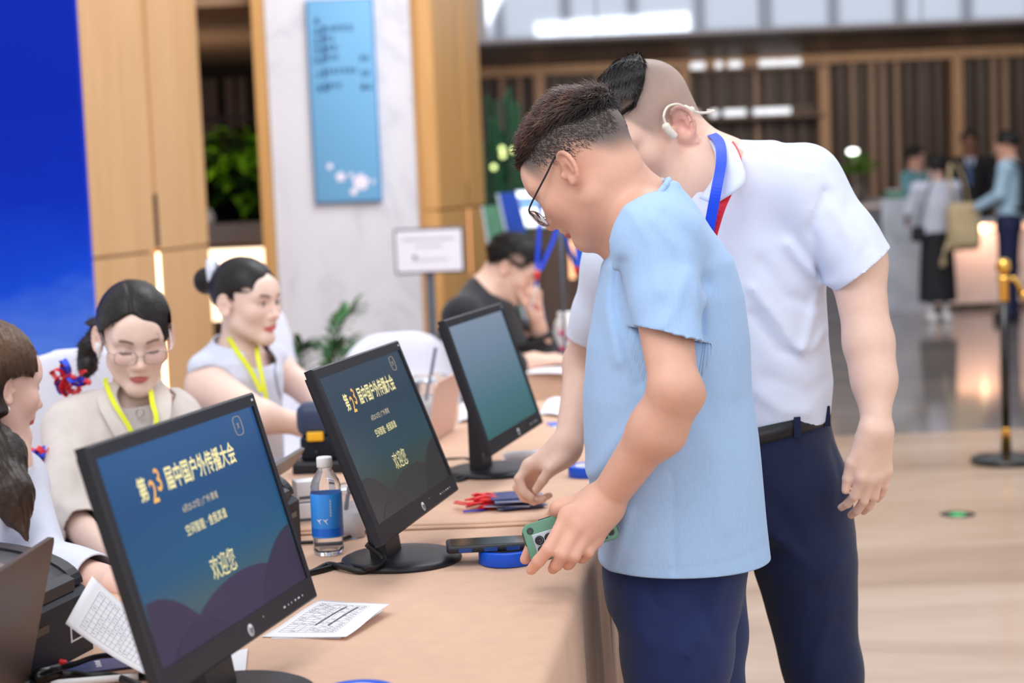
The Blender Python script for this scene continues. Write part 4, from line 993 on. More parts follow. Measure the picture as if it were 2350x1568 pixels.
        for _ in range(smooth):
            a_ = np.concatenate([F_[:, 0], F_[:, 1], F_[:, 2], F_[:, 3]]); b_ = np.concatenate([F_[:, 1], F_[:, 2], F_[:, 3], F_[:, 0]])
            w = np.bincount(a_, minlength=len(v)) + np.bincount(b_, minlength=len(v)); nv = np.zeros_like(v)
            for j in range(3): nv[:, j] = np.bincount(a_, v[b_, j], len(v)) + np.bincount(b_, v[a_, j], len(v))
            v = 0.45 * v + 0.55 * nv / np.maximum(w, 1)[:, None]
        for cl in clip:
            p0, nn, rad = cl[:3]; p0, nn = V3(p0), unit(nn); t = (v - p0) @ nn; inr = np.linalg.norm(v - p0, axis=1) < rad
            if len(cl) > 3:                                       # only along a sleeve: (axis start, axis end, radius)
                a_, b_, r_ = cl[3]; a_, b_ = V3(a_), V3(b_); ba = b_ - a_; u = np.maximum(((v - a_) @ ba) / (ba @ ba), 0)
                inr &= np.linalg.norm(v - a_ - u[:, None] * ba, axis=1) < r_
            out = (t > 0) & inr; bad = out[F_].all(1); F_ = F_[~bad]
            mv = np.zeros(len(v), bool); mv[F_.ravel()] = True; mv &= out
            v[mv] -= t[mv][:, None] * nn
        used = np.unique(F_); rm = np.full(len(v), -1); rm[used] = np.arange(len(used)); v, F_ = v[used], rm[F_]
        return (even_edges(v, F_), F_) if len(clip) else (v, F_)
def even_edges(v, F_, it=6):
    """relaxes open boundary loops so that hems run smooth"""
    e = np.concatenate([F_[:, [0, 1]], F_[:, [1, 2]], F_[:, [2, 3]], F_[:, [3, 0]]]); k = np.sort(e, 1); key = k[:, 0].astype(np.int64) * len(v) + k[:, 1]
    u, ix, ct = np.unique(key, return_index=True, return_counts=True); b = k[ix[ct == 1]]
    if not len(b): return v
    v = v.copy()
    for _ in range(it):
        w = np.bincount(b.ravel(), minlength=len(v)); a = np.zeros_like(v)
        for j in range(3): a[:, j] = np.bincount(b[:, 0], v[b[:, 1], j], len(v)) + np.bincount(b[:, 1], v[b[:, 0], j], len(v))
        m = w == 2; v[m] = 0.4 * v[m] + 0.6 * a[m] / 2
    return v
def np_mesh(name, v, F_, col=None):
    me = bpy.data.meshes.new(name); nv, nf = len(v), len(F_)
    me.vertices.add(nv); me.vertices.foreach_set('co', np.ascontiguousarray(v, f32).ravel())
    me.loops.add(nf * 4); me.loops.foreach_set('vertex_index', np.ascontiguousarray(F_, np.int32).ravel())
    me.polygons.add(nf); me.polygons.foreach_set('loop_start', np.arange(0, nf * 4, 4, dtype=np.int32)); me.polygons.foreach_set('loop_total', np.full(nf, 4, np.int32))
    me.polygons.foreach_set('use_smooth', np.ones(nf, bool)); me.update(calc_edges=True)
    if col is not None:
        a = me.color_attributes.new('Col', 'FLOAT_COLOR', 'POINT'); c4 = np.ones((nv, 4), f32); c4[:, :3] = col; a.data.foreach_set('color', c4.ravel())
    return me
class Fr:
    """local frame (x right, y forward, z up) with uniform scale, feeding a Field"""
    def __init__(s, F, o, fwd, up, sc=1.0):
        s.F = F; s.o = V3(o); y = unit(fwd); u = V3(up); x = unit(np.cross(y, u)); z = np.cross(x, y); s.R = np.stack([x, y, z], 1); s.sc = sc
    def w(s, p): return s.o + s.R @ (np.array(p, float) * s.sc)
    def loc(s, v): return (v - s.o) @ s.R / s.sc
    def cap(s, a, b, ra, rb=None, k=0.02, sub=False, flat=None):
        if flat is not None: flat = (s.R @ np.array(flat[0], float), flat[1])
        s.F.cap(s.w(a), s.w(b), ra * s.sc, (ra if rb is None else rb) * s.sc, k * s.sc, sub, flat); return s
    def ell(s, c, r, rot=None, k=0.02, sub=False):
        R = s.R if rot is None else s.R @ np.array(rot); s.F.ell(s.w(c), np.array(r) * s.sc, R, k * s.sc, sub); return s
def sin_noise(seed, freq, n=5):
    r = np.random.default_rng(seed); D = r.normal(size=(n, 3)); D /= np.linalg.norm(D, axis=1)[:, None]; ph = r.uniform(0, 6.28, n); fr = freq * r.uniform(0.6, 1.6, n)
    def fn(p):
        o = 0
        for i in range(n): o = o + np.sin(p @ (D[i] * fr[i]) + ph[i] + 0.8 * np.sin(p @ (D[(i + 2) % n] * fr[i] * 0.6)))
        return o / n
    return fn
def folds_px(lines, yref):
    """cloth folds: lines of (photo pixels, amplitude, half width in m) taken to x,z at distance yref"""
    segs = []
    for pts, amp, wd in lines:
        q = [P(a, b, yref) for a, b in pts]
        segs.append((np.array([(c.x, c.z) for c in q]), amp, wd))
    def fn(p):
        xz = p[:, [0, 2]].astype(float); out = np.zeros(len(p))
        for q, amp, wd in segs:
            best = np.full(len(p), 9.0)
            for i in range(len(q) - 1):
                a, ba = q[i], q[i + 1] - q[i]; t = np.clip(((xz - a) @ ba) / (ba @ ba), 0, 1)
                best = np.minimum(best, np.linalg.norm(xz - a - t[:, None] * ba, axis=1) + 0.6 * wd * (np.maximum(0, np.abs(t - 0.5) - 0.3) if len(q) == 2 else 0))
            out += amp * np.exp(-(best / wd) ** 2)
        return out
    return fn
class Squash:
    """shortens the lower face"""
    def __init__(s, fr, fz): s.fr = fr; s.fz = fz
    def q(s, p): return (p[0], p[1], p[2] * s.fz if p[2] < 0 else p[2])
    def cap(s, a, b, *r, **k): s.fr.cap(s.q(a), s.q(b), *r, **k)
    def ell(s, c, *r, **k): s.fr.ell(s.q(c), *r, **k)
def head(fr, g='m', eye='closed', jaw=1.0, ear=True, nose=1.0, fz=1.0, eo=0.42):
    """skull, face and ears in the local head frame (origin between the ears)"""
    fr = Squash(fr, fz)
    fr.ell((0, -0.014, 0.045), (0.0745, 0.094, 0.084), k=0.01)
    fr.ell((0, 0.030, -0.02), (0.0585 * jaw, 0.062, 0.082), k=0.035)
    jw = 0.049 * jaw if g == 'm' else 0.043 * jaw
    for sx in (-1, 1):
        fr.cap((sx * jw, 0.004, -0.055), (sx * 0.016, 0.070, -0.100), 0.019, 0.013, k=0.03)
        fr.ell((sx * 0.040, 0.062, -0.018), (0.021, 0.019, 0.020), k=0.03)
        fr.cap((sx * 0.010, 0.083, 0.030), (sx * 0.046, 0.070, 0.028), 0.010, 0.009, k=0.018)
    fr.ell((0, 0.074, -0.101), (0.017, 0.013, 0.013), k=0.025)
    fr.ell((0, 0.072, 0.050), (0.045, 0.020, 0.030), k=0.03)
    for sx in (-1, 1):
        fr.ell((sx * 0.0315, 0.0935, 0.0085), (0.019, 0.013, 0.0105), k=0.014, sub=True)
        fr.ell((sx * 0.0315, 0.0740, 0.0080), (0.0150, 0.0140, 0.0125), k=0.005)
    fr.cap((0, 0.0845, 0.020), (0, 0.1055, -0.026), 0.0065, 0.0095 * nose, k=0.016)
    fr.ell((0, 0.1075, -0.0285), (0.0095, 0.0095, 0.0085), k=0.008)
    for sx in (-1, 1): fr.ell((sx * 0.0125, 0.0945, -0.0325), (0.0078, 0.010, 0.0072), k=0.008)
    fr.ell((0, 0.0865, -0.052), (0.020, 0.010, 0.014), k=0.016)
    lw = 0.0225 if g == 'm' else 0.021
    fr.ell((0, 0.0915, -0.0575), (lw, 0.0078, 0.0050), k=0.005); fr.ell((0, 0.0905, -0.0675), (lw * 0.86, 0.0082, 0.0060), k=0.004)
    fr.cap((-lw, 0.0880, -0.0622), (lw, 0.0880, -0.0622), 0.0018, k=0.003, sub=True) if False else None
    fr.cap((-0.018, 0.0975, -0.0624), (0.018, 0.0975, -0.0624), 0.0022, k=0.004, sub=True)
    for sx in (-1, 1):
        if ear:
            th = sx * math.atan(eo); Rz = np.array([[math.cos(th), -math.sin(th), 0], [math.sin(th), math.cos(th), 0], [0, 0, 1]]); tl = 0.16
            Rx = np.array([[1, 0, 0], [0, math.cos(tl), -math.sin(tl)], [0, math.sin(tl), math.cos(tl)]]); Ro = Rz @ Rx
            def ept(ey, ez, out=0.0):
                y_, z_ = ey * math.cos(tl) - ez * math.sin(tl), ey * math.sin(tl) + ez * math.cos(tl)
                return (sx * (0.0770 + eo * (0.0165 - ey) + out), -0.010 + y_, 0.003 + z_)
            fr.ell(ept(0, 0, -0.001), (0.0042, 0.0160, 0.0285), Ro, k=0.006)
            fr.ell(ept(0.004, -0.024), (0.0052, 0.0085, 0.0085), Ro, k=0.006)
            pr_ = None
            for a_ in range(50, 291, 20):
                e_ = ept(0.0165 * math.cos(math.radians(a_)), 0.0295 * math.sin(math.radians(a_)), 0.0025)
                if pr_ is not None: fr.cap(pr_, e_, 0.0036, k=0.003)
                pr_ = e_
            fr.cap(ept(-0.006, -0.010, 0.0015), ept(-0.005, 0.014, 0.0015), 0.0028, k=0.004)
            fr.ell(ept(0.003, -0.004, 0.0045), (0.0050, 0.0070, 0.0100), Ro, k=0.003, sub=True)
            fr.ell(ept(0.0165, -0.005, 0.002), (0.0040, 0.0042, 0.0065), k=0.004)
def sm(a, e0, e1): t = np.clip((a - e0) / (e1 - e0), 0, 1); return t * t * (3 - 2 * t)
def lin(r, g, b): return np.array(hexc(r, g, b)[:3])
def face_colour(fr, v, base, lips, brow=None, eye='closed', blush=0.35, stubble=None, makeup=False):
    q = fr.loc(v); x, y, z = np.abs(q[:, 0]), q[:, 1], q[:, 2]; inh = (z > -0.14) & (np.linalg.norm(q, axis=1) < 0.19)
    c = np.tile(base, (len(v), 1))
    def mixin(w, col):
        w = np.clip(w, 0, 1) * inh; c[:] = c * (1 - w[:, None]) + np.array(col) * w[:, None]
    pink = base * np.array([1.02, 0.82, 0.80])
    mixin(blush * np.exp(-((x - 0.044) / 0.02) ** 2 - ((z + 0.02) / 0.02) ** 2) * (y > 0.03), pink)
    mixin(blush * 1.3 * np.exp(-(x / 0.015) ** 2 - ((z + 0.03) / 0.014) ** 2) * (y > 0.09), pink)
    mixin(0.75 * blush * sm(x, 0.075, 0.081) * (np.abs(z) < 0.045), pink)
    mixin(sm(y, 0.074, 0.082) * (1 - sm(((x / 0.0225) ** 2 + ((z + 0.0625) / 0.0105) ** 2), 0.75, 1.2)), lips)
    if brow is not None:
        u = (x - 0.012) / 0.036; zc = 0.0265 + 0.006 * np.sin(np.clip(u, 0, 1) * 2.3)
        mixin(0.85 * sm(u, 0, 0.12) * (1 - sm(u, 0.85, 1.05)) * (1 - sm(np.abs(z - zc) / 0.0045, 0.5, 1.2)) * (y > 0.05), brow)
    dark = lin(52, 36, 32); ex = (x - 0.0315) / 0.0135
    if eye == 'open':
        zt_ = 0.008 + 0.0052 * np.sqrt(np.clip(1 - ex ** 2, 0, 1)); zb_ = 0.008 - 0.0040 * np.sqrt(np.clip(1 - ex ** 2, 0, 1)); ins = (np.abs(ex) < 1) & (y > 0.05)
        mixin(ins * sm(z, zb_ - 0.001, zb_ + 0.001) * (1 - sm(z, zt_ - 0.001, zt_ + 0.001)), lin(226, 216, 214))
        mixin(ins * (1 - sm(np.hypot(x - 0.0305, z - 0.0085) / 0.0058, 0.8, 1.1)) * (z < zt_), lin(38, 24, 20))
        mixin(0.95 * (np.abs(ex) < 1.12) * (y > 0.05) * (1 - sm(np.abs(z - zt_ - 0.0006) / 0.0022, 0.4, 1.1)), dark)
    else:
        zl = 0.0005 - 0.003 * np.sqrt(np.clip(1 - ex ** 2, 0, 1))
        mixin(0.9 * (np.abs(ex) < 1.05) * (y > 0.05) * (1 - sm(np.abs(z - zl) / 0.0024, 0.4, 1.1)), dark)
    if makeup: mixin(0.25 * np.exp(-((x - 0.032) / 0.016) ** 2 - ((z - 0.014) / 0.006) ** 2) * (y > 0.05), lin(170, 110, 100))
    if stubble is not None: mixin(stubble(q), lin(96, 88, 86))
    return c
def neck(fr, base, r0=0.056, r1=0.062):
    a = fr.w((0, -0.028, -0.045)); fr.F.cap(a, base, r0 * fr.sc, r1, k=0.03)
def hand(F, W, D, N, L, curls, sc=1.0, spread=0.06, thumb=((0.75, 0.62, 0.25), (0.9, 0.3, 0.35)), k=0.006):
    """wrist W, direction D, dorsal normal N, thumb side L"""
    D, N = unit(D), unit(N); L = unit(V3(L) - D * (V3(L) @ D)); N = unit(N - D * (N @ D) - L * (N @ L)); W = V3(W)
    spec = [(0.030, 0.086, (0.043, 0.026, 0.022), 0.0088), (0.010, 0.091, (0.048, 0.030, 0.023), 0.0090), (-0.0105, 0.086, (0.045, 0.028, 0.023), 0.0086), (-0.0295, 0.076, (0.035, 0.021, 0.020), 0.0076)]
    for i, (o, dn, ph, r) in enumerate(spec):
        kn = W + (D * dn + L * o) * sc
        F.cap(W + L * o * 0.55 * sc - N * 0.002 * sc, kn - N * 0.003 * sc, 0.0165 * sc, 0.0115 * sc, k=0.022 * sc)
        cu = curls[i] if hasattr(curls[0], '__len__') else curls
        a = 0; p = kn; sp_ = (1.5 - i) * spread; d0 = unit(D + L * sp_)
        rr = [r * 1.08, r * 1.0, r * 0.94, r * 0.82]
        for j in range(3):
            a += math.radians(cu[j]); dv = d0 * math.cos(a) - N * math.sin(a); q = p + dv * ph[j] * sc
            F.cap(p, q, rr[j] * sc, rr[j + 1] * sc, k=(0.010 if j == 0 else 0.003) * sc); p = q
    b = W + (D * 0.022 + L * 0.022 - N * 0.010) * sc; t1, t2 = thumb
    m = b + unit(D * t1[0] + L * t1[1] - N * t1[2]) * 0.044 * sc
    F.cap(b, m, 0.0165 * sc, 0.0115 * sc, k=0.018 * sc)
    d2_ = unit(D * t2[0] + L * t2[1] - N * t2[2]); i2 = m + d2_ * 0.032 * sc; F.cap(m, i2, 0.0112 * sc, 0.0100 * sc, k=0.006 * sc)
    d3 = unit(d2_ + unit(D) * 0.25); F.cap(i2, i2 + d3 * 0.024 * sc, 0.0100 * sc, 0.0080 * sc, k=0.004 * sc)
def fnger(F, pts, r, k0=0.010):
    rr = [r * 1.08, r, r * 0.95, r * 0.82]
    for j in range(len(pts) - 1): F.cap(pts[j], pts[j + 1], rr[j], rr[j + 1], k=k0 if j == 0 else 0.003)
def hair_strands(v, F_, flow, n, L, w, seed, lift=0.25, mask=None, dens=None):
    """thin tapered ribbons growing from a hair cap"""
    r = np.random.default_rng(seed)
    e1 = v[F_[:, 1]] - v[F_[:, 0]]; e2 = v[F_[:, 3]] - v[F_[:, 0]]; nr = np.cross(e1, e2); ar = np.linalg.norm(nr, axis=1); nr /= ar[:, None] + 1e-12
    c = v[F_].mean(1); pr = ar.copy()
    if mask is not None: pr = pr * mask(c)
    pick = r.choice(len(F_), n, p=pr / pr.sum()); p = c[pick]; nn = nr[pick]
    fl = flow(p) + r.normal(size=(n, 3)) * 0.28; fl -= nn * (fl * nn).sum(1)[:, None]; fl /= np.linalg.norm(fl, axis=1)[:, None] + 1e-9
    ln = L * r.uniform(0.6, 1.25, n)[:, None]; lf = lift * r.uniform(0.3, 1.5, n)[:, None]
    sd = np.cross(fl, nn); ww = w * r.uniform(0.6, 1.3, n)[:, None]
    p0 = p - nn * 0.002; p1 = p + (fl * 0.5 + nn * lf * 0.7) * ln; p2 = p + (fl + nn * lf * 0.9 - nn * 0.15 * lf) * ln
    V = np.stack([p0 - sd * ww, p0 + sd * ww, p1 - sd * ww * 0.8, p1 + sd * ww * 0.8, p2 - sd * ww * 0.1, p2 + sd * ww * 0.1], 1).reshape(-1, 3)
    b = np.arange(n)[:, None] * 6; Q = np.concatenate([b + np.array([[0, 1, 3, 2]]), b + np.array([[2, 3, 5, 4]])])
    return V, Q
def add_mesh(name, v, F_, m, parent, col=None):
    me = np_mesh(name, v, F_, col); return link(name, me, m, parent, True)
def field_obj(name, F, m, parent, colour=None, smooth=None, clip=(), thick=0.0, sub=None):
    if smooth is None: smooth = 3 if colour is None else 1
    v, q = F.mesh(smooth, clip); o = add_mesh(name, v, q, m, parent, None if colour is None else colour(v))
    if thick: solidify(o, thick, -1)
    return o
M['skin'] = mat_attr('skin', 0.48, 0.4, 0.05, 70, 0.10, 420, sss=0.12)
M['hair'] = mat_attr('hair', 0.42, 0.3, 0.35, 160, 0.0)
M['tee_blue'] = mat_cloth('tee_blue', hexc(164, 196, 236), 0.85, 800, 0.2, 0.03, heather=260)
M['shirt_white'] = mat_cloth('shirt_white', hexc(222, 230, 250), 0.75, 900, 0.15, 0.02)
M['white_cotton'] = mat_cloth('white_cotton', hexc(214, 218, 236), 0.8, 600, 0.2, 0.03)
M['beige_suit'] = mat_cloth('beige_suit', hexc(214, 205, 200), 0.85, 500, 0.3, 0.04)
M['grey_tee'] = mat_cloth('grey_tee', hexc(186, 178, 178), 0.85, 500, 0.2, 0.03)
M['black_cotton'] = mat_cloth('black_cotton', hexc(36, 36, 42), 0.85, 500, 0.2, 0.08)
M['belt'] = mat('belt_leather', hexc(24, 26, 32), 0.4, bump=0.1, bs=300)
M['shoe'] = mat('shoe_leather', hexc(26, 26, 30), 0.35)
M['lanyard_yellow'] = mat('lanyard_yellow', hexc(226, 232, 40), 0.6); M['lanyard_blue'] = mat('lanyard_blue', hexc(22, 74, 226), 0.5); M['lanyard_red'] = mat('lanyard_red', hexc(226, 40, 56), 0.5)
M['lens'] = mat('spectacle_lens', (0.97, 0.98, 1, 1), 0.02, trans=1.0, ior=1.05)
M['frame_dark'] = mat('frame_dark', hexc(34, 34, 40), 0.3); M['frame_metal'] = mat('frame_metal', hexc(190, 176, 172), 0.25, 0.8)
M['pearl'] = mat('pearl', hexc(236, 226, 220), 0.2, coat=0.5)
SKIN = lin(234, 190, 166); SKIN_T = lin(222, 172, 150); SKIN_F = lin(240, 208, 194)
HAIRC = lin(34, 28, 28); BROWN = lin(70, 46, 36)
def ribbon(name, pts, w, m, parent, side, th=0.001, n=8):
    """flat strap along pts; side = width direction"""
    q = smooth_path(pts, n); v = []; f = []; sd = Vector(side).normalized()
    for i, p in enumerate(q):
        t = (q[min(i + 1, len(q) - 1)] - q[max(i - 1, 0)]).normalized(); s_ = (sd - t * sd.dot(t)).normalized() * (w / 2); v += [p - s_, p + s_]
    f = [(2 * i, 2 * i + 1, 2 * i + 3, 2 * i + 2) for i in range(len(q) - 1)]
    o = MB().add(v, f, False).build(name, m, parent, True); solidify(o, th, 0); return o
def trousers(F, hipc, hw, legs, top, rtop):
    """legs: two lists of (point, radius); hipc centre of the pelvis, hw half distance of the hips"""
    for chain in legs: F.chain([p for p, r in chain], [r for p, r in chain], k=0.05)
    F.loft(top, k=0.05)
def edge_band(name, o, p0, n, rad, r, m, parent, bins=56):
    """rolled band along a clipped garment edge"""
    v = np.array([q.co[:] for q in o.data.vertices]); p0, n = V3(p0), unit(n); d = v - p0
    s_ = (np.abs(d @ n) < 0.0009) & (np.linalg.norm(d, axis=1) < rad); q = v[s_]
    if len(q) < 12: return None
    c = q.mean(0); e1 = unit(np.cross(n, (0, 0.3, 1))); e2 = np.cross(n, e1); a = np.arctan2((q - c) @ e2, (q - c) @ e1); k = ((a + math.pi) / (2 * math.pi) * bins).astype(int) % bins
    pts = [q[k == i].mean(0) for i in range(bins) if (k == i).any()]
    ob = MB().tube([Vector(p) for p in pts] + [Vector(pts[0]), Vector(pts[1])], r, 8).build(name, m, parent, True); return ob
def shoe(parent, x, y, ang, m=None):
    F = Field(0.007); c, s_ = math.cos(ang), math.sin(ang)
    def g(a, b, z): return (x + a * c - b * s_, y + a * s_ + b * c, z)
    F.cap(g(-0.06, 0, 0.045), g(0.02, 0, 0.05), 0.042, 0.042, k=0.03); F.cap(g(0.02, 0, 0.045), g(0.15, 0.005, 0.035), 0.042, 0.033, k=0.03); F.cap(g(-0.05, 0, 0.08), g(-0.03, 0, 0.11), 0.045, 0.045, k=0.03)
    o = field_obj('shoe', F, m or M['shoe'], parent, clip=[(g(0, 0, 0.0), (0, 0, -1), 0.5)]); return o
# ================================================================== man in the light blue T-shirt
def hair_cap(fr0, h, tfun, seed, amp=0.0, freq=160, extra=None):
    F = Field(h); fr = Fr(F, fr0.o, fr0.R[:, 1], fr0.R[:, 2], fr0.sc)
    fr.ell((0, -0.014, 0.045), (0.0745, 0.094, 0.084), k=0.01); fr.ell((0, 0.030, -0.02), (0.0585, 0.062, 0.082), k=0.035)
    if extra: extra(fr)
    nz = sin_noise(seed, freq)
    F.disp.append(lambda p: tfun(fr.loc(p)) * fr.sc + amp * nz(p))
    return F, fr
def keep_above(v, q, fn):
    m = fn(v); k = ~(m[q] < 0).all(1); q = q[k]; u = np.unique(q); rm = np.full(len(v), -1); rm[u] = np.arange(len(u)); return even_edges(v[u], rm[q], 5), rm[q]
def spectacles(fr, parent, m, m_arm, near=True, drop=0.0, tilt=0.0):
    rt_m = MB()
    rim = thing_part = None
    for sx in (-1, 1):
        pts = []
        for k in range(25):
            a = 2 * math.pi * k / 24; u = 0.0255 * math.copysign(abs(math.cos(a)) ** 0.75, math.cos(a)); w = 0.0180 * math.copysign(abs(math.sin(a)) ** 0.75, math.sin(a))
            pts.append(fr.w((sx * 0.0335 + u, 0.1085 - 0.10 * abs(u + sx * 0.0335) - tilt * (-w), 0.002 - drop + w)))
        o = MB().tube(pts, 0.0011 * fr.sc, 6).build('spectacle_rim', m, parent, True)
        c = fr.w((sx * 0.0335, 0.1052, 0.002 - drop))
        V = [c] + pts[:-1]; f = [(0, k + 1, (k + 1) % 24 + 1) for k in range(24)]
        l = MB().add(V, f, True).build('lens', M['lens'], o, True); solidify(l, 0.0012, 0)
        MB().tube(smooth_path([fr.w((sx * 0.060, 0.102, 0.012 - drop)), fr.w((sx * 0.072, 0.088, 0.014 - drop * 0.7)), fr.w((sx * 0.0775, 0.03, 0.024)), fr.w((sx * 0.078, -0.006, 0.036)), fr.w((sx * 0.079, -0.030, 0.026))], 5), 0.0016 * fr.sc, 6).build('temple_arm', m_arm, parent, True)
    MB().tube(smooth_path([fr.w((-0.0095, 0.1075, 0.004 - drop)), fr.w((0, 0.110, 0.008 - drop)), fr.w((0.0095, 0.1075, 0.004 - drop))], 5), 0.0011 * fr.sc, 6).build('bridge', m, parent, True)

man = thing('person', 'person in a light blue T-shirt bending over the table corner, green phone in hand', 'person', (P(1560, 1300, 2.9).x, 2.93, 0))
YB = 2.93
# --- skin: head, neck, both arms, hands
S = Field(0.0026)
hb = Fr(S, P(1347, 398, 2.925), (-0.70, 0.36, -0.615), (-0.55, 0.28, 0.79), 1.0)
head(hb, 'm', jaw=1.08, fz=0.86)
shc = P(1520, 560, YB)
S.cap(hb.w((0, -0.036, -0.040)), P(1478, 512, YB), 0.052, 0.066, k=0.04)
S.cap(hb.w((0, 0.00, -0.07)), P(1465, 530, YB), 0.042, 0.056, k=0.03)
S.cap(P(1500, 530, YB - 0.10), P(1500, 530, YB + 0.10), 0.055, k=0.05)
S.cap(P(1500, 540, YB), P(1560, 900, YB), 0.07, 0.08, k=0.05); S.cap(P(1560, 900, YB), P(1560, 1290, YB), 0.08, 0.08, k=0.05)
Ls, Le, Lw = P(1507, 600, 2.77), P(1547, 890, 2.665), P(1388, 1152, 2.772)
S.cap(P(1500, 540, YB - 0.1), Ls, 0.05, 0.052, k=0.04)
S.cap(Ls, Le, 0.049, 0.0375, k=0.03)
S.cap(Le, P(1577, 908, 2.672), 0.028, 0.020, k=0.02); S.cap(P(1572, 908, 2.672), P(1528, 992, 2.69), 0.024, 0.031, k=0.03)
S.cap(Le, P(1505, 985, 2.695), 0.0370, 0.0375, k=0.015); S.cap(P(1505, 985, 2.695), Lw, 0.0385, 0.0290, k=0.03)
def HP(px, py, y): return P(px, py, y)
# left hand holding the phone (fingers on the camera side, thumb behind)
kn = {'i': (1302, 1182, 2.742), 'm': (1325, 1206, 2.735), 'r': (1347, 1226, 2.740), 'p': (1366, 1238, 2.755)}
for q in kn.values(): S.cap(HP(1385, 1160, 2.77).lerp(HP(*q), 0.08), HP(*q), 0.0250, 0.0135, k=0.02)
S.cap(Lw, HP(1345, 1190, 2.76), 0.026, 0.024, k=0.02)
S.cap(HP(1372, 1150, 2.785), HP(1282, 1168, 2.785), 0.022, 0.0145, k=0.02)
fnger(S, [HP(*kn['i']), HP(1258, 1262, 2.715), HP(1236, 1288, 2.722), HP(1219, 1308, 2.735)], 0.0108)
fnger(S, [HP(*kn['m']), HP(1291, 1273, 2.712), HP(1277, 1296, 2.724), HP(1269, 1306, 2.744)], 0.0108)
fnger(S, [HP(*kn['r']), HP(1318, 1277, 2.718), HP(1306, 1293, 2.734), HP(1302, 1298, 2.752)], 0.0102)
fnger(S, [HP(*kn['p']), HP(1350, 1268, 2.735), HP(1338, 1280, 2.748), HP(1333, 1284, 2.762)], 0.0092)
fnger(S, [HP(1285, 1168, 2.79), HP(1252, 1202, 2.806), HP(1222, 1248, 2.81), HP(1205, 1284, 2.802)], 0.0108)
# right arm, behind the body
Rs, Re, Rw = P(1500, 600, 3.05), P(1475, 880, 3.08), P(1420, 1090, 3.04)
S.cap(P(1500, 540, YB + 0.1), Rs, 0.05, 0.052, k=0.04); S.cap(Rs, Re, 0.050, 0.041, k=0.03); S.cap(Re, Rw, 0.041, 0.030, k=0.03)
hand(S, Rw, unit(Rw - Re), (0.3, 0.9, 0.2), (-0.9, 0.2, 0.1), (25, 40, 25), 0.95)
def bm_stub(q):
    x, y, z = np.abs(q[:, 0]), q[:, 1], q[:, 2]
    hl = 0.018 + 0.045 * sm(y, 0.045, 0.085) - 0.050 * sm(-y, 0.03, 0.085)
    return 0.95 * sm(z - hl, -0.006, 0.045) * (y < 0.09) * (1 - sm(y, 0.060, 0.078))
def bm_col(v):
    c = face_colour(hb, v, SKIN_T, lin(196, 116, 108), HAIRC, 'closed', 0.45, bm_stub)
    d = np.linalg.norm(v - np.array(P(1232, 1284, 2.8)), axis=1); w = 0.25 * (1 - sm(d, 0.05, 0.16)); c = c * (1 - w[:, None]) + lin(226, 150, 130) * w[:, None]
    return c
field_obj('body', S, M['skin'], man, bm_col)
# --- hair: long ragged top over faded sides
def bm_t(q):
    x, y, z = np.abs(q[:, 0]), q[:, 1], q[:, 2]
    line = 0.074 - 0.004 * sm(y, 0.03, 0.085) - 0.022 * sm(-y, 0.03, 0.09)
    top = sm(z - line, -0.008, 0.026)
    return -0.008 + top * (0.018 + 0.008 * sm(y, 0.02, 0.085) + 0.004 * sm(-y, 0.0, 0.06)) 
Fh, frh = hair_cap(hb, 0.003, bm_t, 4, 0.003, 170)
hv, hq = Fh.mesh(1)
hv, hq = keep_above(hv, hq, lambda v: bm_t(frh.loc(v)) + 0.004)
def bm_hc(v):
    q = hb.loc(v); w = 0.85 * sm(q[:, 2], 0.06, 0.115) * (0.4 + 0.6 * np.clip(np.sin(q @ np.array([70., 130., 90.])) * 0.5 + 0.5, 0, 1))
    return HAIRC * (1 - w[:, None]) + lin(116, 78, 64) * w[:, None]
hr = add_mesh('hair', hv, hq, M['hair'], man, bm_hc(hv))
sv, sq = hair_strands(hv, hq, lambda p: hb.R[:, 1] * 1.0 + hb.R[:, 2] * 0.15 + 0 * p, 6500, 0.019, 0.0009, 5, 0.45)
add_mesh('hair_tips', sv, sq, M['hair'], hr, bm_hc(sv))['kind'] = 'stuff'
# short clipped sides
def bm_side(c):
    q = hb.loc(c); z, y = q[:, 2], q[:, 1]
    return sm(z, 0.008 - 0.03 * sm(-y, 0.03, 0.08), 0.055) * (z < 0.088) * (y < 0.070) * (np.abs(q[:, 0]) > 0.02) + 0.001
Fs, frs = hair_cap(hb, 0.004, lambda q: 0.0 * q[:, 0], 1); zv, zq = Fs.mesh(1); zv, zq = keep_above(zv, zq, lambda v: bm_side(v) - 0.002)
sv, sq = hair_strands(zv, zq, lambda p: -hb.R[:, 2] * 1.0 - hb.R[:, 1] * 0.5 + 0 * p, 9000, 0.009, 0.00040, 6, 0.12, bm_side)
add_mesh('clipped_sides', sv, sq, M['hair'], hr, np.tile(lin(60, 54, 54), (len(sv), 1)))['kind'] = 'stuff'
gl = bpy.data.objects.new('spectacles', None); COL.objects.link(gl); gl.parent = man
spectacles(hb, gl, M['frame_metal'], M['frame_dark'], drop=0.012, tilt=0.10)
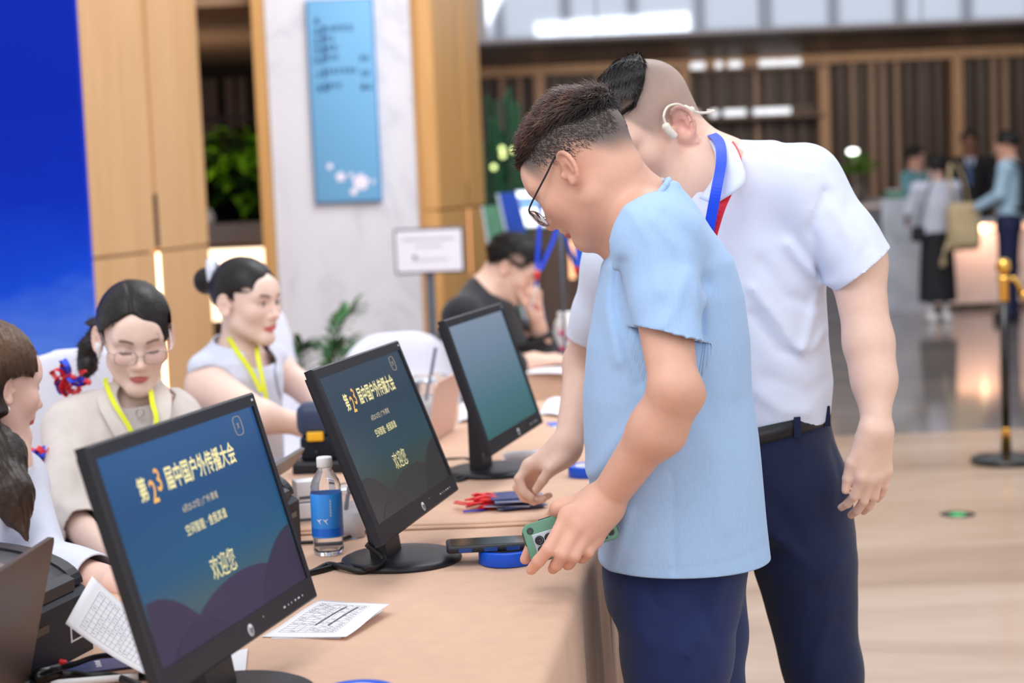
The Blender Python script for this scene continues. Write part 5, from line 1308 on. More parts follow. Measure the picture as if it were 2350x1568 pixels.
# --- T-shirt
def px_loft(rows, yc, dy=0.0):
    out = []
    for py, xl, xr, ry in rows:
        a, b = P(xl, py, yc), P(xr, py, yc); out.append(((a.z + b.z) / 2, (a.x + b.x) / 2, yc + dy, (b.x - a.x) / 2, ry))
    return out
T = Field(0.0045)
T.loft(px_loft([(1440, 1386, 1790, 0.162), (1345, 1378, 1772, 0.162), (1290, 1376, 1764, 0.162), (1130, 1352, 1748, 0.165), (1000, 1338, 1734, 0.166), (900, 1336, 1720, 0.167), (780, 1346, 1716, 0.169), (680, 1366, 1702, 0.169), (600, 1386, 1678, 0.166), (545, 1404, 1640, 0.156), (500, 1428, 1605, 0.135), (462, 1462, 1572, 0.085), (436, 1490, 1540, 0.06)], YB, -0.013), k=0.03, pw=2.2)
T.cap(P(1500, 500, YB - 0.06), P(1506, 560, 2.775), 0.058, 0.066, k=0.05); T.cap(P(1500, 500, YB + 0.06), P(1506, 560, 3.045), 0.058, 0.066, k=0.05)
se = P(1540, 800, 2.692)
T.cap(P(1506, 560, 2.775), P(1532, 690, 2.728), 0.068, 0.060, k=0.03); T.cap(P(1532, 690, 2.728), se, 0.060, 0.0535, k=0.012)
T.cap(P(1506, 560, 3.045), P(1480, 820, 3.08), 0.066, 0.054, k=0.03)
T.disp.append(folds_px([([(1440, 480), (1490, 560), (1500, 660)], 0.004, 0.010), ([(1490, 500), (1560, 580), (1600, 690)], 0.006, 0.012), ([(1520, 490), (1590, 560), (1618, 650)], -0.005, 0.010), ([(1600, 640), (1606, 760)], -0.008, 0.008),
                        ([(1425, 600), (1420, 700), (1440, 800), (1466, 880)], -0.007, 0.009), ([(1400, 620), (1395, 720), (1420, 830)], 0.005, 0.010), ([(1480, 940), (1420, 1010), (1360, 1110)], 0.005, 0.012), ([(1500, 990), (1440, 1060), (1370, 1130)], -0.004, 0.010),
                        ([(1540, 1080), (1546, 1310)], -0.0035, 0.004), ([(1440, 1180), (1420, 1260), (1405, 1320)], 0.006, 0.010), ([(1400, 1190), (1382, 1300)], -0.004, 0.009), ([(1640, 620), (1680, 760), (1690, 900)], 0.003, 0.014), ([(1560, 620), (1530, 700), (1500, 735)], 0.004, 0.009),
                        ([(1640, 1000), (1660, 1200)], 0.003, 0.02), ([(1600, 860), (1640, 1000)], -0.003, 0.018), ([(1380, 1300), (1560, 1300), (1765, 1270)], -0.0012, 0.003)], 2.78))
nzs = sin_noise(21, 34); T.disp.append(lambda p: 0.0016 * nzs(p))
hemA, hemB = P(1378, 1322, 2.80), P(1768, 1288, 2.86); hd = (hemB - hemA).normalized(); hn = hd.cross(Vector((0, 1, 0))); hn = -hn if hn.z > 0 else hn
tee = field_obj('t_shirt', T, M['tee_blue'], man, clip=[(hemA, hn, 1.0), (P(1546, 768, 2.70), (-0.26, -0.10, -1), 0.12, (P(1532, 690, 2.728), se, 0.095)), (P(1480, 810, 3.08), (0.1, 0.2, -1), 0.2, (P(1506, 560, 3.045), P(1480, 820, 3.08), 0.07)), (P(1449, 496, YB), (-0.70, 0, 0.71), 0.13)], thick=0.0035)
edge_band('collar', tee, P(1449, 496, YB), (-0.70, 0, 0.71), 0.13, 0.0055, M['tee_blue'], man)
# --- trousers
def leg_chain(top, knee, ank, r): return [(top, r[0]), (top.lerp(knee, 0.5), r[1]), (knee, r[2]), (knee.lerp(ank, 0.5), r[3]), (ank, r[4])]
G = Field(0.007)
ht = P(1560, 1310, 2.885); hk = Vector((P(1542, 1568, 2.84).x + 0.0, 2.84, 0.50)); ha = Vector((hk.x + 0.05, 2.84, 0.07))
ft_ = P(1580, 1310, 3.00); fk = Vector((P(1580, 1568, 3.02).x + 0.02, 3.03, 0.50)); fa = Vector((fk.x + 0.09, 3.03, 0.07))
for ch in (leg_chain(ht, hk, ha, (0.100, 0.088, 0.076, 0.072, 0.068)), leg_chain(ft_, fk, fa, (0.098, 0.088, 0.074, 0.070, 0.066))): G.chain([p for p, r in ch], [r for p, r in ch], k=0.04)
G.loft(px_loft([(1380, 1392, 1690, 0.140), (1310, 1384, 1706, 0.142), (1200, 1385, 1704, 0.142), (1120, 1390, 1690, 0.135)], 2.94), k=0.05)
G.disp.append(folds_px([([(1490, 1340), (1505, 1390), (1525, 1402)], -0.006, 0.006), ([(1528, 1310), (1528, 1568)], -0.0025, 0.004), ([(1640, 1440), (1590, 1470), (1570, 1500)], 0.006, 0.010), ([(1600, 1380), (1640, 1460)], -0.006, 0.012), ([(1440, 1380), (1480, 1480)], 0.003, 0.014), ([(1660, 1330), (1620, 1420)], 0.004, 0.014)], 2.78))
nzp = sin_noise(23, 26); G.disp.append(lambda p: 0.0022 * nzp(p))
field_obj('trousers', G, M['navy'], man, clip=[((0, 0, 0.055), (0, 0, -1), 9)])
shoe(man, ha.x - 0.03, 2.84, math.pi); shoe(man, fa.x - 0.03, 3.03, math.pi)
# --- the green phone he holds (its own thing)
M['case_green'] = mat('case_green', hexc(98, 146, 122), 0.45); M['case_dark'] = mat('case_dark', hexc(48, 60, 54), 0.5); M['lens_glass'] = mat('lens_glass', hexc(26, 20, 24), 0.08); M['silver'] = mat('camera_silver', hexc(176, 182, 190), 0.3, 0.4)
tl, tr, br, bl_ = P(1199, 1207, 2.772), P(1402, 1150, 2.79), P(1420, 1234, 2.772), P(1222, 1303, 2.754)
ux = ((tr - tl) + (br - bl_)).normalized(); uy = ((tl - bl_) + (tr - br)); uy = (uy - ux * uy.dot(ux)).normalized(); uz = ux.cross(uy)
if uz.y > 0: uz = -uz
lx = ((tr - tl).length + (br - bl_).length) / 4; ly = ((tl - bl_).length + (tr - br).length) / 4
ph = thing('phone', 'phone in a sage green rugged case held in the hand at the table corner', 'phone', tuple((tl + br) / 2))
Mq = Matrix(((ux.x, uy.x, uz.x, ph.location.x), (ux.y, uy.y, uz.y, ph.location.y), (ux.z, uy.z, uz.z, ph.location.z), (0, 0, 0, 1)))
def rrect(hx, hy, r, n=6):
    return [(sx_ * (hx - r) + r * math.cos(math.radians(a0 + 90 * k / n)), sy_ * (hy - r) + r * math.sin(math.radians(a0 + 90 * k / n))) for sx_, sy_, a0 in ((1, 1, 0), (-1, 1, 90), (-1, -1, 180), (1, -1, 270)) for k in range(n + 1)]
mb = MB(); lay = [(0.0015, -0.012), (0.0, -0.0105), (0.0, -0.0015), (0.0015, 0.0)]; V = []
for e, z in lay: V += [(p[0], p[1], z) for p in rrect(lx - e, ly - e, 0.011)]
n_ = len(V) // 4
mb.add(V, [tuple(range(n_ - 1, -1, -1)), tuple(range(3 * n_, 4 * n_))] + [(j * n_ + i, j * n_ + (i + 1) % n_, (j + 1) * n_ + (i + 1) % n_, (j + 1) * n_ + i) for j in range(3) for i in range(n_)], False, Mq)
mb.build('case', M['case_green'], ph, True)
MB().prism(rrect(lx - 0.002, ly - 0.002, 0.010), -0.014, -0.0115, Mq).build('display', M['black_gloss'], ph, True)
MB().box(-lx + 0.012, -lx + 0.048, -ly + 0.008, -ly + 0.046, -0.001, 0.0015, Mq, bev=0.0012).build('camera_island', M['silver'], ph, True)
for a, b in ((0.022, 0.034), (0.038, 0.034), (0.022, 0.018), (0.038, 0.018)): MB().lathe([(0.0075, 0.0012), (0.0075, 0.003), (0.006, 0.0032), (0, 0.0028)], 20, Mq @ Matrix.Translation((-lx + a, -ly + b, 0))).build('camera_lens', M['lens_glass'], ph, True)
for a, b in ((-lx + 0.012, ly - 0.012), (lx - 0.012, ly - 0.012), (lx - 0.012, -ly + 0.012)): MB().lathe([(0.0055, 0), (0.0055, 0.001), (0.004, 0.0012), (0.0025, 0.0006), (0, 0.0006)], 18, Mq @ Matrix.Translation((a, b, 0))).build('corner_stud', M['case_dark'], ph, True)
for a0, a1, b0, b1 in ((-lx - 0.001, -lx + 0.002, ly - 0.034, ly - 0.010), (-lx + 0.03, -lx + 0.05, ly - 0.002, ly + 0.002), (lx - 0.002, lx + 0.001, -ly + 0.010, -ly + 0.03)): MB().box(a0, a1, b0, b1, -0.013, -0.003, Mq, bev=0.0012).build('bumper', M['case_dark'], ph, True)
MB().box(-lx + 0.05, lx - 0.02, -ly + 0.004, -ly + 0.02, -0.0005, 0.0008, Mq).build('grip_rib', M['case_dark'], ph, True)
# ================================================================== man in the white short-sleeved shirt
YW = 3.24
mw = thing('person', 'person in a white short-sleeved shirt leaning in, shaved sides, cream earphone, blue-red lanyard', 'person', (P(1715, 1000, YW).x, YW, 0))
S = Field(0.0027)
hw_ = Fr(S, P(1495, 300, 3.25), (-0.74, -0.42, -0.60), (-0.05, 0.0, 1), 1.0)
head(hw_, 'm', jaw=1.10, fz=0.98, eo=0.78)
nb = P(1650, 430, 3.23)
S.cap(hw_.w((0, -0.035, -0.03)), nb, 0.060, 0.068, k=0.04); S.cap(hw_.w((0, 0.0, -0.065)), P(1610, 460, 3.22), 0.048, 0.055, k=0.03)
Ls, Le, Lw = P(1845, 425, 3.15), P(1994, 790, 3.08), P(2011, 990, 3.02)
Rs, Re, Rw = P(1420, 600, 3.36), P(1345, 835, 3.50), P(1304, 1020, 3.37)
S.cap(nb, Ls, 0.06, 0.055, k=0.05); S.cap(nb, Rs, 0.06, 0.055, k=0.05)
S.cap(nb, P(1700, 800, YW), 0.08, 0.09, k=0.05); S.cap(P(1700, 800, YW), P(1710, 1050, YW), 0.09, 0.09, k=0.05)
Lm = P(1965, 600, 3.12)
S.cap(Ls, Lm, 0.055, 0.050, k=0.03); S.cap(Lm, Le, 0.050, 0.040, k=0.03); S.cap(Le, P(2006, 870, 3.06), 0.040, 0.0355, k=0.03); S.cap(P(2006, 870, 3.06), Lw, 0.0355, 0.0245, k=0.03)
hand(S, Lw, (-0.06, 0.05, -1), (0.45, -0.88, 0), (-0.9, -0.4, 0.05), ((20, 24, 14), (16, 24, 14), (14, 22, 14), (12, 20, 12)), 0.93, 0.05, ((0.86, 0.48, 0.10), (0.99, 0.10, 0.15)))
S.cap(Rs, Re, 0.050, 0.042, k=0.03); S.cap(Re, Rw, 0.042, 0.0275, k=0.03)
# right hand, pinching over the table
Y0 = 3.37
kn = [(1214, 1068, Y0 - 0.005), (1206, 1086, Y0 + 0.014), (1210, 1102, Y0 + 0.032), (1222, 1116, Y0 + 0.046)]
for q in kn: S.cap(P(1298, 1030, Y0).lerp(P(*q), 0.1), P(*q), 0.0225, 0.0125, k=0.02)
S.cap(P(1300, 1024, Y0), P(1262, 1070, Y0 - 0.02), 0.026, 0.020, k=0.02)
fnger(S, [P(*kn[0]), P(1191, 1100, Y0 - 0.012), P(1201, 1128, Y0 - 0.016), P(1219, 1142, Y0 - 0.018)], 0.0098)
fnger(S, [P(*kn[1]), P(1188, 1118, Y0 + 0.008), P(1203, 1142, Y0 + 0.004), P(1228, 1150, Y0 + 0.000)], 0.0098)
fnger(S, [P(*kn[2]), P(1204, 1138, Y0 + 0.028), P(1224, 1150, Y0 + 0.022), P(1247, 1146, Y0 + 0.016)], 0.0092)
fnger(S, [P(*kn[3]), P(1224, 1142, Y0 + 0.044), P(1243, 1146, Y0 + 0.038), P(1261, 1137, Y0 + 0.032)], 0.0082)
fnger(S, [P(1290, 1058, Y0 - 0.03), P(1262, 1078, Y0 - 0.045), P(1246, 1102, Y0 - 0.042), P(1231, 1124, Y0 - 0.034)], 0.0106, 0.018)
def mw_stub(q):
    x, y, z = np.abs(q[:, 0]), q[:, 1], q[:, 2]
    hl = 0.000 + 0.075 * sm(y, 0.035, 0.075) - 0.040 * sm(-y, 0.03, 0.085)
    return (0.55 + 0.2 * sm(z, 0.05, 0.11)) * sm(z - hl, -0.004, 0.03) * (1 - sm(y, 0.062, 0.085))
def mw_col(v):
    c = face_colour(hw_, v, lin(236, 198, 180), lin(206, 130, 124), HAIRC, 'closed', 0.6, mw_stub)
    q = hw_.loc(v); e = 0.35 * sm(np.abs(q[:, 0]), 0.0765, 0.083) * np.exp(-(q[:, 2] / 0.03) ** 2 - ((q[:, 1] + 0.012) / 0.022) ** 2)
    c = c * (1 - e[:, None]) + lin(238, 150, 142) * e[:, None]
    return c
field_obj('body', S, M['skin'], mw, mw_col)
def mw_t(q):
    x, y, z = np.abs(q[:, 0]), q[:, 1], q[:, 2]
    w = sm(z - (0.068 + 0.55 * np.maximum(0, 0.032 - y) + 0.15 * np.maximum(0, x - 0.04)), -0.004, 0.018)
    return -0.008 + w * (0.021 + 0.010 * sm(y, 0.02, 0.085))
Fh, frh = hair_cap(hw_, 0.003, mw_t, 14, 0.002, 150); hv, hq = Fh.mesh(1); hv, hq = keep_above(hv, hq, lambda v: mw_t(frh.loc(v)) + 0.006)
hr = add_mesh('hair', hv, hq, M['hair'], mw, np.tile(lin(30, 27, 28), (len(hv), 1)))
sv, sq = hair_strands(hv, hq, lambda p: hw_.R[:, 1] * 0.9 - hw_.R[:, 0] * 0.35 - hw_.R[:, 2] * 0.25 + 0 * p, 4500, 0.020, 0.0008, 15, 0.05)
add_mesh('hair_tips', sv, sq, M['hair'], hr, np.tile(lin(34, 30, 31), (len(sv), 1)))['kind'] = 'stuff'
# bone-conduction earphone round the ear
M['cream'] = mat('cream_silicone', hexc(232, 226, 214), 0.4)
ep = MB(); e_ = hw_.w
lx_ = -0.083
if (hw_.w((lx_, 0, 0)) - hw_.o)[1] > 0: lx_ = -lx_
sgn = math.copysign(1, lx_)
ep.tube(smooth_path([e_((lx_ + sgn * 0.006, 0.020, 0.016)), e_((lx_ + sgn * 0.006, 0.014, 0.034)), e_((lx_ + sgn * 0.002, -0.006, 0.041)), e_((lx_ - sgn * 0.002, -0.030, 0.030)), e_((lx_ - sgn * 0.002, -0.042, 0.010)), e_((lx_ * 0.93, -0.062, -0.012)), e_((lx_ * 0.75, -0.095, -0.032)), e_((lx_ * 0.3, -0.122, -0.045)), e_((0, -0.126, -0.045))], 6), 0.0024, 8)
eo = ep.build('earphone_band', M['cream'], mw, True)
MB().tube(smooth_path([e_((lx_ + sgn * 0.007, 0.022, 0.024)), e_((lx_ + sgn * 0.009, 0.022, 0.006)), e_((lx_ + sgn * 0.008, 0.018, -0.010))], 5), [0.004] + [0.0078] * 9 + [0.005], 10).build('earphone_pod', M['cream'], mw, True)
MB().tube(smooth_path([e_((lx_ - sgn * 0.001, -0.036, 0.018)), e_((lx_ - sgn * 0.001, -0.044, 0.006)), e_((lx_ - sgn * 0.003, -0.050, 0.004))], 5), 0.0062, 10).build('earphone_battery', M['cream'], mw, True)
# shirt
T = Field(0.0048)
T.loft(px_loft([(1040, 1520, 1896, 0.122), (985, 1512, 1898, 0.124), (935, 1508, 1904, 0.128), (880, 1495, 1910, 0.132), (780, 1470, 1898, 0.136), (650, 1445, 1893, 0.140), (560, 1440, 1880, 0.135), (480, 1478, 1862, 0.120), (420, 1540, 1846, 0.100), (375, 1600, 1815, 0.080), (345, 1640, 1770, 0.055)], YW), k=0.05, pw=2.25)
T.cap(P(1660, 420, YW), P(1842, 415, 3.16), 0.066, 0.058, k=0.06); T.cap(P(1640, 440, YW), P(1425, 605, 3.36), 0.066, 0.062, k=0.06)
sl0, sl1 = P(1845, 425, 3.15), P(2000, 648, 3.105)
T.cap(sl0, sl0.lerp(sl1, 0.6), 0.064, 0.064, k=0.05); T.cap(sl0.lerp(sl1, 0.55), sl1, 0.064, 0.0625, k=0.012)
sr0, sr1 = P(1420, 605, 3.36), P(1350, 815, 3.47)
T.cap(sr0, sr0.lerp(sr1, 0.6), 0.064, 0.058, k=0.05); T.cap(sr0.lerp(sr1, 0.55), sr1, 0.058, 0.054, k=0.012)
T.disp.append(folds_px([([(1880, 440), (1850, 520), (1880, 640)], -0.007, 0.008), ([(1800, 560), (1850, 620), (1890, 650)], 0.007, 0.011), ([(1740, 600), (1800, 680), (1880, 700)], -0.006, 0.012), ([(1720, 660), (1780, 730), (1820, 790), (1835, 800)], 0.008, 0.011),
                        ([(1875, 690), (1850, 780), (1836, 805)], 0.007, 0.011), ([(1720, 720), (1780, 800), (1830, 815)], -0.006, 0.011), ([(1900, 760), (1865, 800)], 0.006, 0.009), ([(1735, 900), (1790, 940), (1850, 945)], 0.005, 0.012), ([(1750, 860), (1850, 900), (1900, 880)], -0.004, 0.014),
                        ([(1900, 480), (1940, 560), (1925, 640)], 0.005, 0.012), ([(1930, 470), (1975, 560)], -0.004, 0.010), ([(1900, 420), (1990, 560)], 0.003, 0.010), ([(1855, 358), (1846, 400), (1850, 470)], -0.004, 0.004), ([(1700, 345), (1780, 362), (1850, 385)], -0.003, 0.004)], 3.14))
nz1 = sin_noise(31, 30); T.disp.append(lambda p: 0.0018 * nz1(p))
field_obj('shirt', T, M['shirt_white'], mw, clip=[(P(1980, 616, 3.11), (0.60, -0.05, -0.80), 0.10, (sl0.lerp(sl1, 0.4), sl1, 0.075)), (P(1352, 780, 3.45), (-0.25, 0.25, -0.93), 0.10, (sr0, sr1, 0.07)), (P(1820, 972, YW), (0.17, 0, -1), 1.0), (P(1625, 400, YW), (-0.72, 0.0, 0.70), 0.125)], thick=0.003)
# collar leaf, folded down
def strip_between(name, inner, outer, m, parent, n=6, nv=5, bulge=0.006, bd=(0, -1, 0), th=0.003):
    a, b = smooth_path(inner, n), smooth_path(outer, n); mb = MB(); v = []
    for p, q in zip(a, b):
        for j in range(nv + 1):
            t_ = j / nv; v.append(p.lerp(q, t_) + Vector(bd) * (bulge * math.sin(math.pi * t_)))
    f = [(i * (nv + 1) + j, (i + 1) * (nv + 1) + j, (i + 1) * (nv + 1) + j + 1, i * (nv + 1) + j + 1) for i in range(len(a) - 1) for j in range(nv)]
    mb.add(v, f, True); o = mb.build(name, m, parent, True); solidify(o, th, 0); return o
strip_between('collar', [P(1600, 318, 3.32), P(1622, 318, 3.21), P(1642, 360, 3.105), P(1636, 410, 3.075), P(1606, 456, 3.08)], [P(1628, 300, 3.34), P(1672, 322, 3.20), P(1698, 362, 3.075), P(1709, 420, 3.040), P(1640, 470, 3.05)], M['shirt_white'], mw)
strip_between('collar', [P(1600, 318, 3.30), P(1570, 370, 3.36), P(1550, 440, 3.36), P(1560, 490, 3.28)], [P(1610, 310, 3.32), P(1560, 380, 3.40), P(1520, 470, 3.40), P(1530, 540, 3.30)], M['shirt_white'], mw)
ribbon('lanyard_strap', [P(1590, 305, 3.36), P(1622, 303, 3.25), P(1650, 325, 3.13), P(1655, 370, 3.06), P(1645, 430, 3.025), P(1632, 500, 3.03), P(1610, 620, 3.06), P(1600, 700, 3.07)], 0.019, M['lanyard_blue'], mw, (1, -0.3, 0.1), 0.0015)
ribbon('lanyard_strap', [P(1625, 305, 3.36), P(1655, 312, 3.25), P(1680, 338, 3.16), P(1692, 380, 3.10), P(1676, 430, 3.07), P(1648, 495, 3.04), P(1615, 620, 3.058), P(1604, 700, 3.068)], 0.017, M['lanyard_red'], mw, (1, -0.3, 0.1), 0.0015)
# trousers, belt, shoes
G = Field(0.007)
lh, lk = P(1838, 1150, 3.21), Vector((P(1893, 1568, 3.17).x, 3.17, 0.49)); la = Vector((lk.x + 0.05, 3.22, 0.07))
G.chain([lh, P(1848, 1290, 3.2), P(1864, 1400, 3.19), P(1877, 1490, 3.18), lk, lk.lerp(la, 0.5), la], [0.092, 0.088, 0.074, 0.064, 0.064, 0.066, 0.068], k=0.04)
rh, rk = P(1610, 1150, 3.36), Vector((P(1575, 1568, 3.40).x, 3.40, 0.49)); ra = Vector((rk.x - 0.02, 3.46, 0.07))
G.chain([rh, rh.lerp(rk, 0.5), rk, rk.lerp(ra, 0.5), ra], [0.100, 0.085, 0.070, 0.066, 0.066], k=0.04)
G.loft(px_loft([(1200, 1520, 1938, 0.125), (1100, 1512, 1934, 0.132), (1030, 1510, 1916, 0.130), (975, 1508, 1904, 0.127), (920, 1508, 1903, 0.126)], YW), k=0.05)
G.disp.append(folds_px([([(1780, 1240), (1850, 1290)], 0.004, 0.012), ([(1760, 1130), (1840, 1250)], -0.004, 0.014), ([(1925, 1040), (1938, 1110), (1930, 1160)], -0.004, 0.006), ([(1930, 1290), (1880, 1330)], 0.004, 0.010), ([(1900, 1400), (1860, 1560)], 0.004, 0.010)], 3.12))
G.disp.append(lambda p: 0.0022 * nzp(p))
M['navy_dark'] = mat_cloth('navy_trousers_dark', hexc(22, 32, 66), 0.75, 700, 0.15, 0.08)
field_obj('trousers', G, M['navy_dark'], mw, clip=[((0, 0, 0.055), (0, 0, -1), 9), (P(1820, 962, YW), (-0.17, 0, 1), 1.0)])
rows = px_loft([(1000, 1507, 1903, 0.132), (960, 1506, 1903, 0.132)], YW)
z0, z1 = P(1820, 1002, 3.1).z, P(1820, 962, 3.1).z
def belt_pt(a, z, e=0.0):
    return Vector((rows[0][1] + (rows[0][3] + e) * math.cos(a), YW + (rows[0][4] + e) * math.sin(a), z + 0.17 * (rows[0][1] + rows[0][3] * math.cos(a) - P(1820, 980, YW).x)))
mb = MB(); v = []; N_ = 64
for i in range(N_):
    a = 2 * math.pi * i / N_
    for e, zz in ((-0.004, z0), (0.003, z0 + 0.001), (0.003, z1 - 0.001), (-0.004, z1)): v.append(belt_pt(a, zz, e))
mb.add(v, [(i * 4 + j, ((i + 1) % N_) * 4 + j, ((i + 1) % N_) * 4 + (j + 1) % 4, i * 4 + (j + 1) % 4) for i in range(N_) for j in range(4)], True)
bo = mb.build('belt', M['belt'], mw, True)
for a in (-1.05, -0.5, -1.75):
    p = belt_pt(a, (z0 + z1) / 2, 0.005); MB().box(p.x - 0.006, p.x + 0.006, p.y - 0.003, p.y + 0.003, z0 - 0.003 + (p.z - (z0 + z1) / 2), z1 + 0.003 + (p.z - (z0 + z1) / 2)).build('belt_loop', M['navy_dark'], mw, True)
shoe(mw, la.x - 0.02, 3.19, math.radians(215)); shoe(mw, ra.x - 0.03, 3.44, math.radians(205))
# ================================================================== the women at the tables
def chair(name, label, c, ang, top=0.98, w=0.44, bow=False, m='chair_cover'):
    """white-covered banquet chair; ang turns its facing (local -y is the front)"""
    rt = thing('banquet_chair', label, 'chair', (c[0], c[1], 0), ang, group='white covered banquet chairs')
    sk = MB()
    def skirt(a, b):
        th = 2 * math.pi * a; r = 0.5 * w * (abs(math.cos(th)) ** 5 + abs(math.sin(th)) ** 5) ** (-0.2)
        k = 1 + 0.06 * (1 - b) + 0.025 * (1 - b) * math.sin(th * 12)
        return (r * k * math.cos(th), r * k * math.sin(th), 0.01 + 0.45 * b)
    sk.grid(skirt, 48, 6)
    sk.build('skirt', M[m], rt)
    MB().box(-w / 2, w / 2, -w / 2, w / 2, 0.43, 0.475, bev=0.02).build('seat', M[m], rt)
    F = Field(0.012); hw2 = w / 2 - 0.03
    F.loft([(0.42, 0, w / 2 - 0.01, hw2, 0.035), (0.7, 0, w / 2 + 0.03, hw2 * 1.0, 0.036), (top - 0.14, 0, w / 2 + 0.055, hw2 * 0.96, 0.034), (top - 0.06, 0, w / 2 + 0.065, hw2 * 0.84, 0.03), (top - 0.015, 0, w / 2 + 0.07, hw2 * 0.58, 0.022), (top, 0, w / 2 + 0.07, hw2 * 0.3, 0.012)], pw=3.0)
    o = field_obj('backrest', F, M[m], None, smooth=2); o.parent = rt
    for sx in (-1, 1):
        for sy in (-1, 1): MB().tube([(sx * (w / 2 - 0.04), sy * (w / 2 - 0.04), 0), (sx * (w / 2 - 0.04), sy * (w / 2 - 0.04), 0.43)], 0.012, 8).build('leg', M['gold_trim'], rt)
    return rt
M['chair_cover'] = mat_cloth('chair_cover', hexc(222, 222, 236), 0.8, 300, 0.2, 0.02)
def seated_legs(parent, hip, facing, m, yaw0, sp=0.09):
    """seated lower body: hip point, facing direction (unit xy)"""
    fx, fy = facing; G = Field(0.01)
    for s_ in (-1, 1):
        a = Vector((hip[0] - fy * sp * s_, hip[1] + fx * sp * s_, 0.54)); b = a + Vector((fx * 0.40, fy * 0.40, -0.01)); c = Vector((b.x, b.y, 0.08)); 
        G.chain([a, b, c], [0.085, 0.066, 0.05], k=0.03)
    G.ell((hip[0], hip[1], 0.57), (0.17, 0.15, 0.10), k=0.05)
    field_obj('trousers', G, M[m], parent)
    for s_ in (-1, 1):
        a = Vector((hip[0] - fy * sp * s_ + fx * 0.41, hip[1] + fx * sp * s_ + fy * 0.41, 0)); shoe(parent, a.x, a.y, math.atan2(fy, fx))

# ------------------------------------------------------------ woman in the beige suit
YE = 3.85
w4 = thing('person', 'person in a beige blazer with thin glasses and yellow lanyard, looking down', 'person', (P(290, 1000, YE).x, YE + 0.05, 0))
S = Field(0.0028)
h4 = Fr(S, P(309, 782, YE), (0.30, -0.90, -0.27), (0.02, 0, 1), 0.95)
head(h4, 'f', fz=0.93, jaw=1.02)
S.cap(h4.w((0, -0.03, -0.04)), P(318, 925, YE + 0.06), 0.046, 0.050, k=0.03)
S.cap(P(318, 935, YE + 0.06), P(305, 1150, YE + 0.06), 0.06, 0.08, k=0.05)
sR, eR, wR = P(172, 985, YE - 0.02), P(148, 1180, YE - 0.20), P(282, 1296, 3.42)
sL, eL, wL = P(395, 965, YE + 0.06), P(440, 1150, YE - 0.1), P(400, 1250, 3.50)
for s_, e, w_ in ((sR, eR, wR), (sL, eL, wL)):
    S.cap(P(310, 960, YE + 0.05), s_, 0.05, 0.045, k=0.04); S.cap(s_, e, 0.045, 0.038, k=0.03); S.cap(e, w_, 0.036, 0.026, k=0.03)
hand(S, wR, (0.75, -0.55, -0.25), (0.2, -0.2, 0.95), (-0.5, -0.8, 0.1), (30, 30, 20), 0.9)
hand(S, wL, (0.2, -0.9, -0.25), (0.1, -0.2, 0.95), (-0.9, -0.1, 0.1), (30, 30, 20), 0.9)
field_obj('body', S, M['skin'], w4, lambda v: face_colour(h4, v, SKIN_F, lin(208, 110, 112), lin(112, 86, 76), 'closed', 0.5, makeup=True))
def long_t(fr, part=0.0, hl=0.078, th=0.013, lowt=0.010, low=-0.03):
    def t(q):
        x, y, z = q[:, 0], q[:, 1], q[:, 2]; ax = np.abs(x)
        edge = hl - 0.75 * np.maximum(0, np.abs(x - part) - 0.008) - 0.7 * np.maximum(0, np.abs(x - part) - 0.045)   # hairline sweeps down to the temples
        edge = np.maximum(edge, lowt)
        front = sm(z - edge, -0.004, 0.012) * (y > -0.5)
        back = sm(0.022 - y, 0.0, 0.016) * sm(z - low - 0.9 * np.maximum(0, y + 0.02), 0, 0.02)
        earzone = np.exp(-((y + 0.006) / 0.020) ** 2 - ((z + 0.002) / 0.028) ** 2) * (ax > 0.05)
        w = np.maximum(front, back) * (1 - 0.98 * sm(earzone, 0.25, 0.6))
        groove = 0.004 * np.exp(-((x - part) / 0.004) ** 2) * (y > -0.02) * (z > 0.05)
        return -0.009 + w * (th + 0.009) - groove
    return t
t4 = long_t(h4, 0.016, 0.082, 0.012)
Fh, frh = hair_cap(h4, 0.003, t4, 41, 0.0006, 220)
Fh.chain([P(222, 770, 3.99), P(205, 800, 3.99), P(200, 840, 3.98), P(192, 885, 3.95)], [0.030, 0.028, 0.024, 0.010], k=0.03)
nzh = sin_noise(42, 190); Fh.disp.append(lambda p: 0.003 * nzh(p) * (p[:, 0] < P(228, 800, 3.95).x))
hv, hq = Fh.mesh(1); hv, hq = keep_above(hv, hq, lambda v: np.maximum(t4(frh.loc(v)) + 0.005, (np.linalg.norm(v - h4.o, axis=1) > 0.118) * 1.0 - 0.5))
hr = add_mesh('hair', hv, hq, M['hair'], w4, np.tile(HAIRC, (len(hv), 1)))
sv, sq = hair_strands(hv, hq, lambda p: -h4.R[:, 1] * 1.0 - h4.R[:, 2] * 0.5 + 0 * p, 1200, 0.020, 0.0007, 43, 0.03)
add_mesh('hair_tips', sv, sq, M['hair'], hr, np.tile(lin(40, 32, 31), (len(sv), 1)))['kind'] = 'stuff'
gl = bpy.data.objects.new('spectacles', None); COL.objects.link(gl); gl.parent = w4
spectacles(h4, gl, M['frame_metal'], M['frame_metal'], drop=0.006, tilt=0.10)
sx = 1 if h4.w((1, 0, 0))[0] < h4.o[0] else -1
MB().tube([h4.w((sx * 0.083, 0.004, 0.0)), h4.w((sx * 0.0845, 0.006, -0.012)), h4.w((sx * 0.083, 0.010, -0.036))], [0.0085, 0.0065, 0.0035], 10).build('earbud', M['white_plastic'], w4, True)
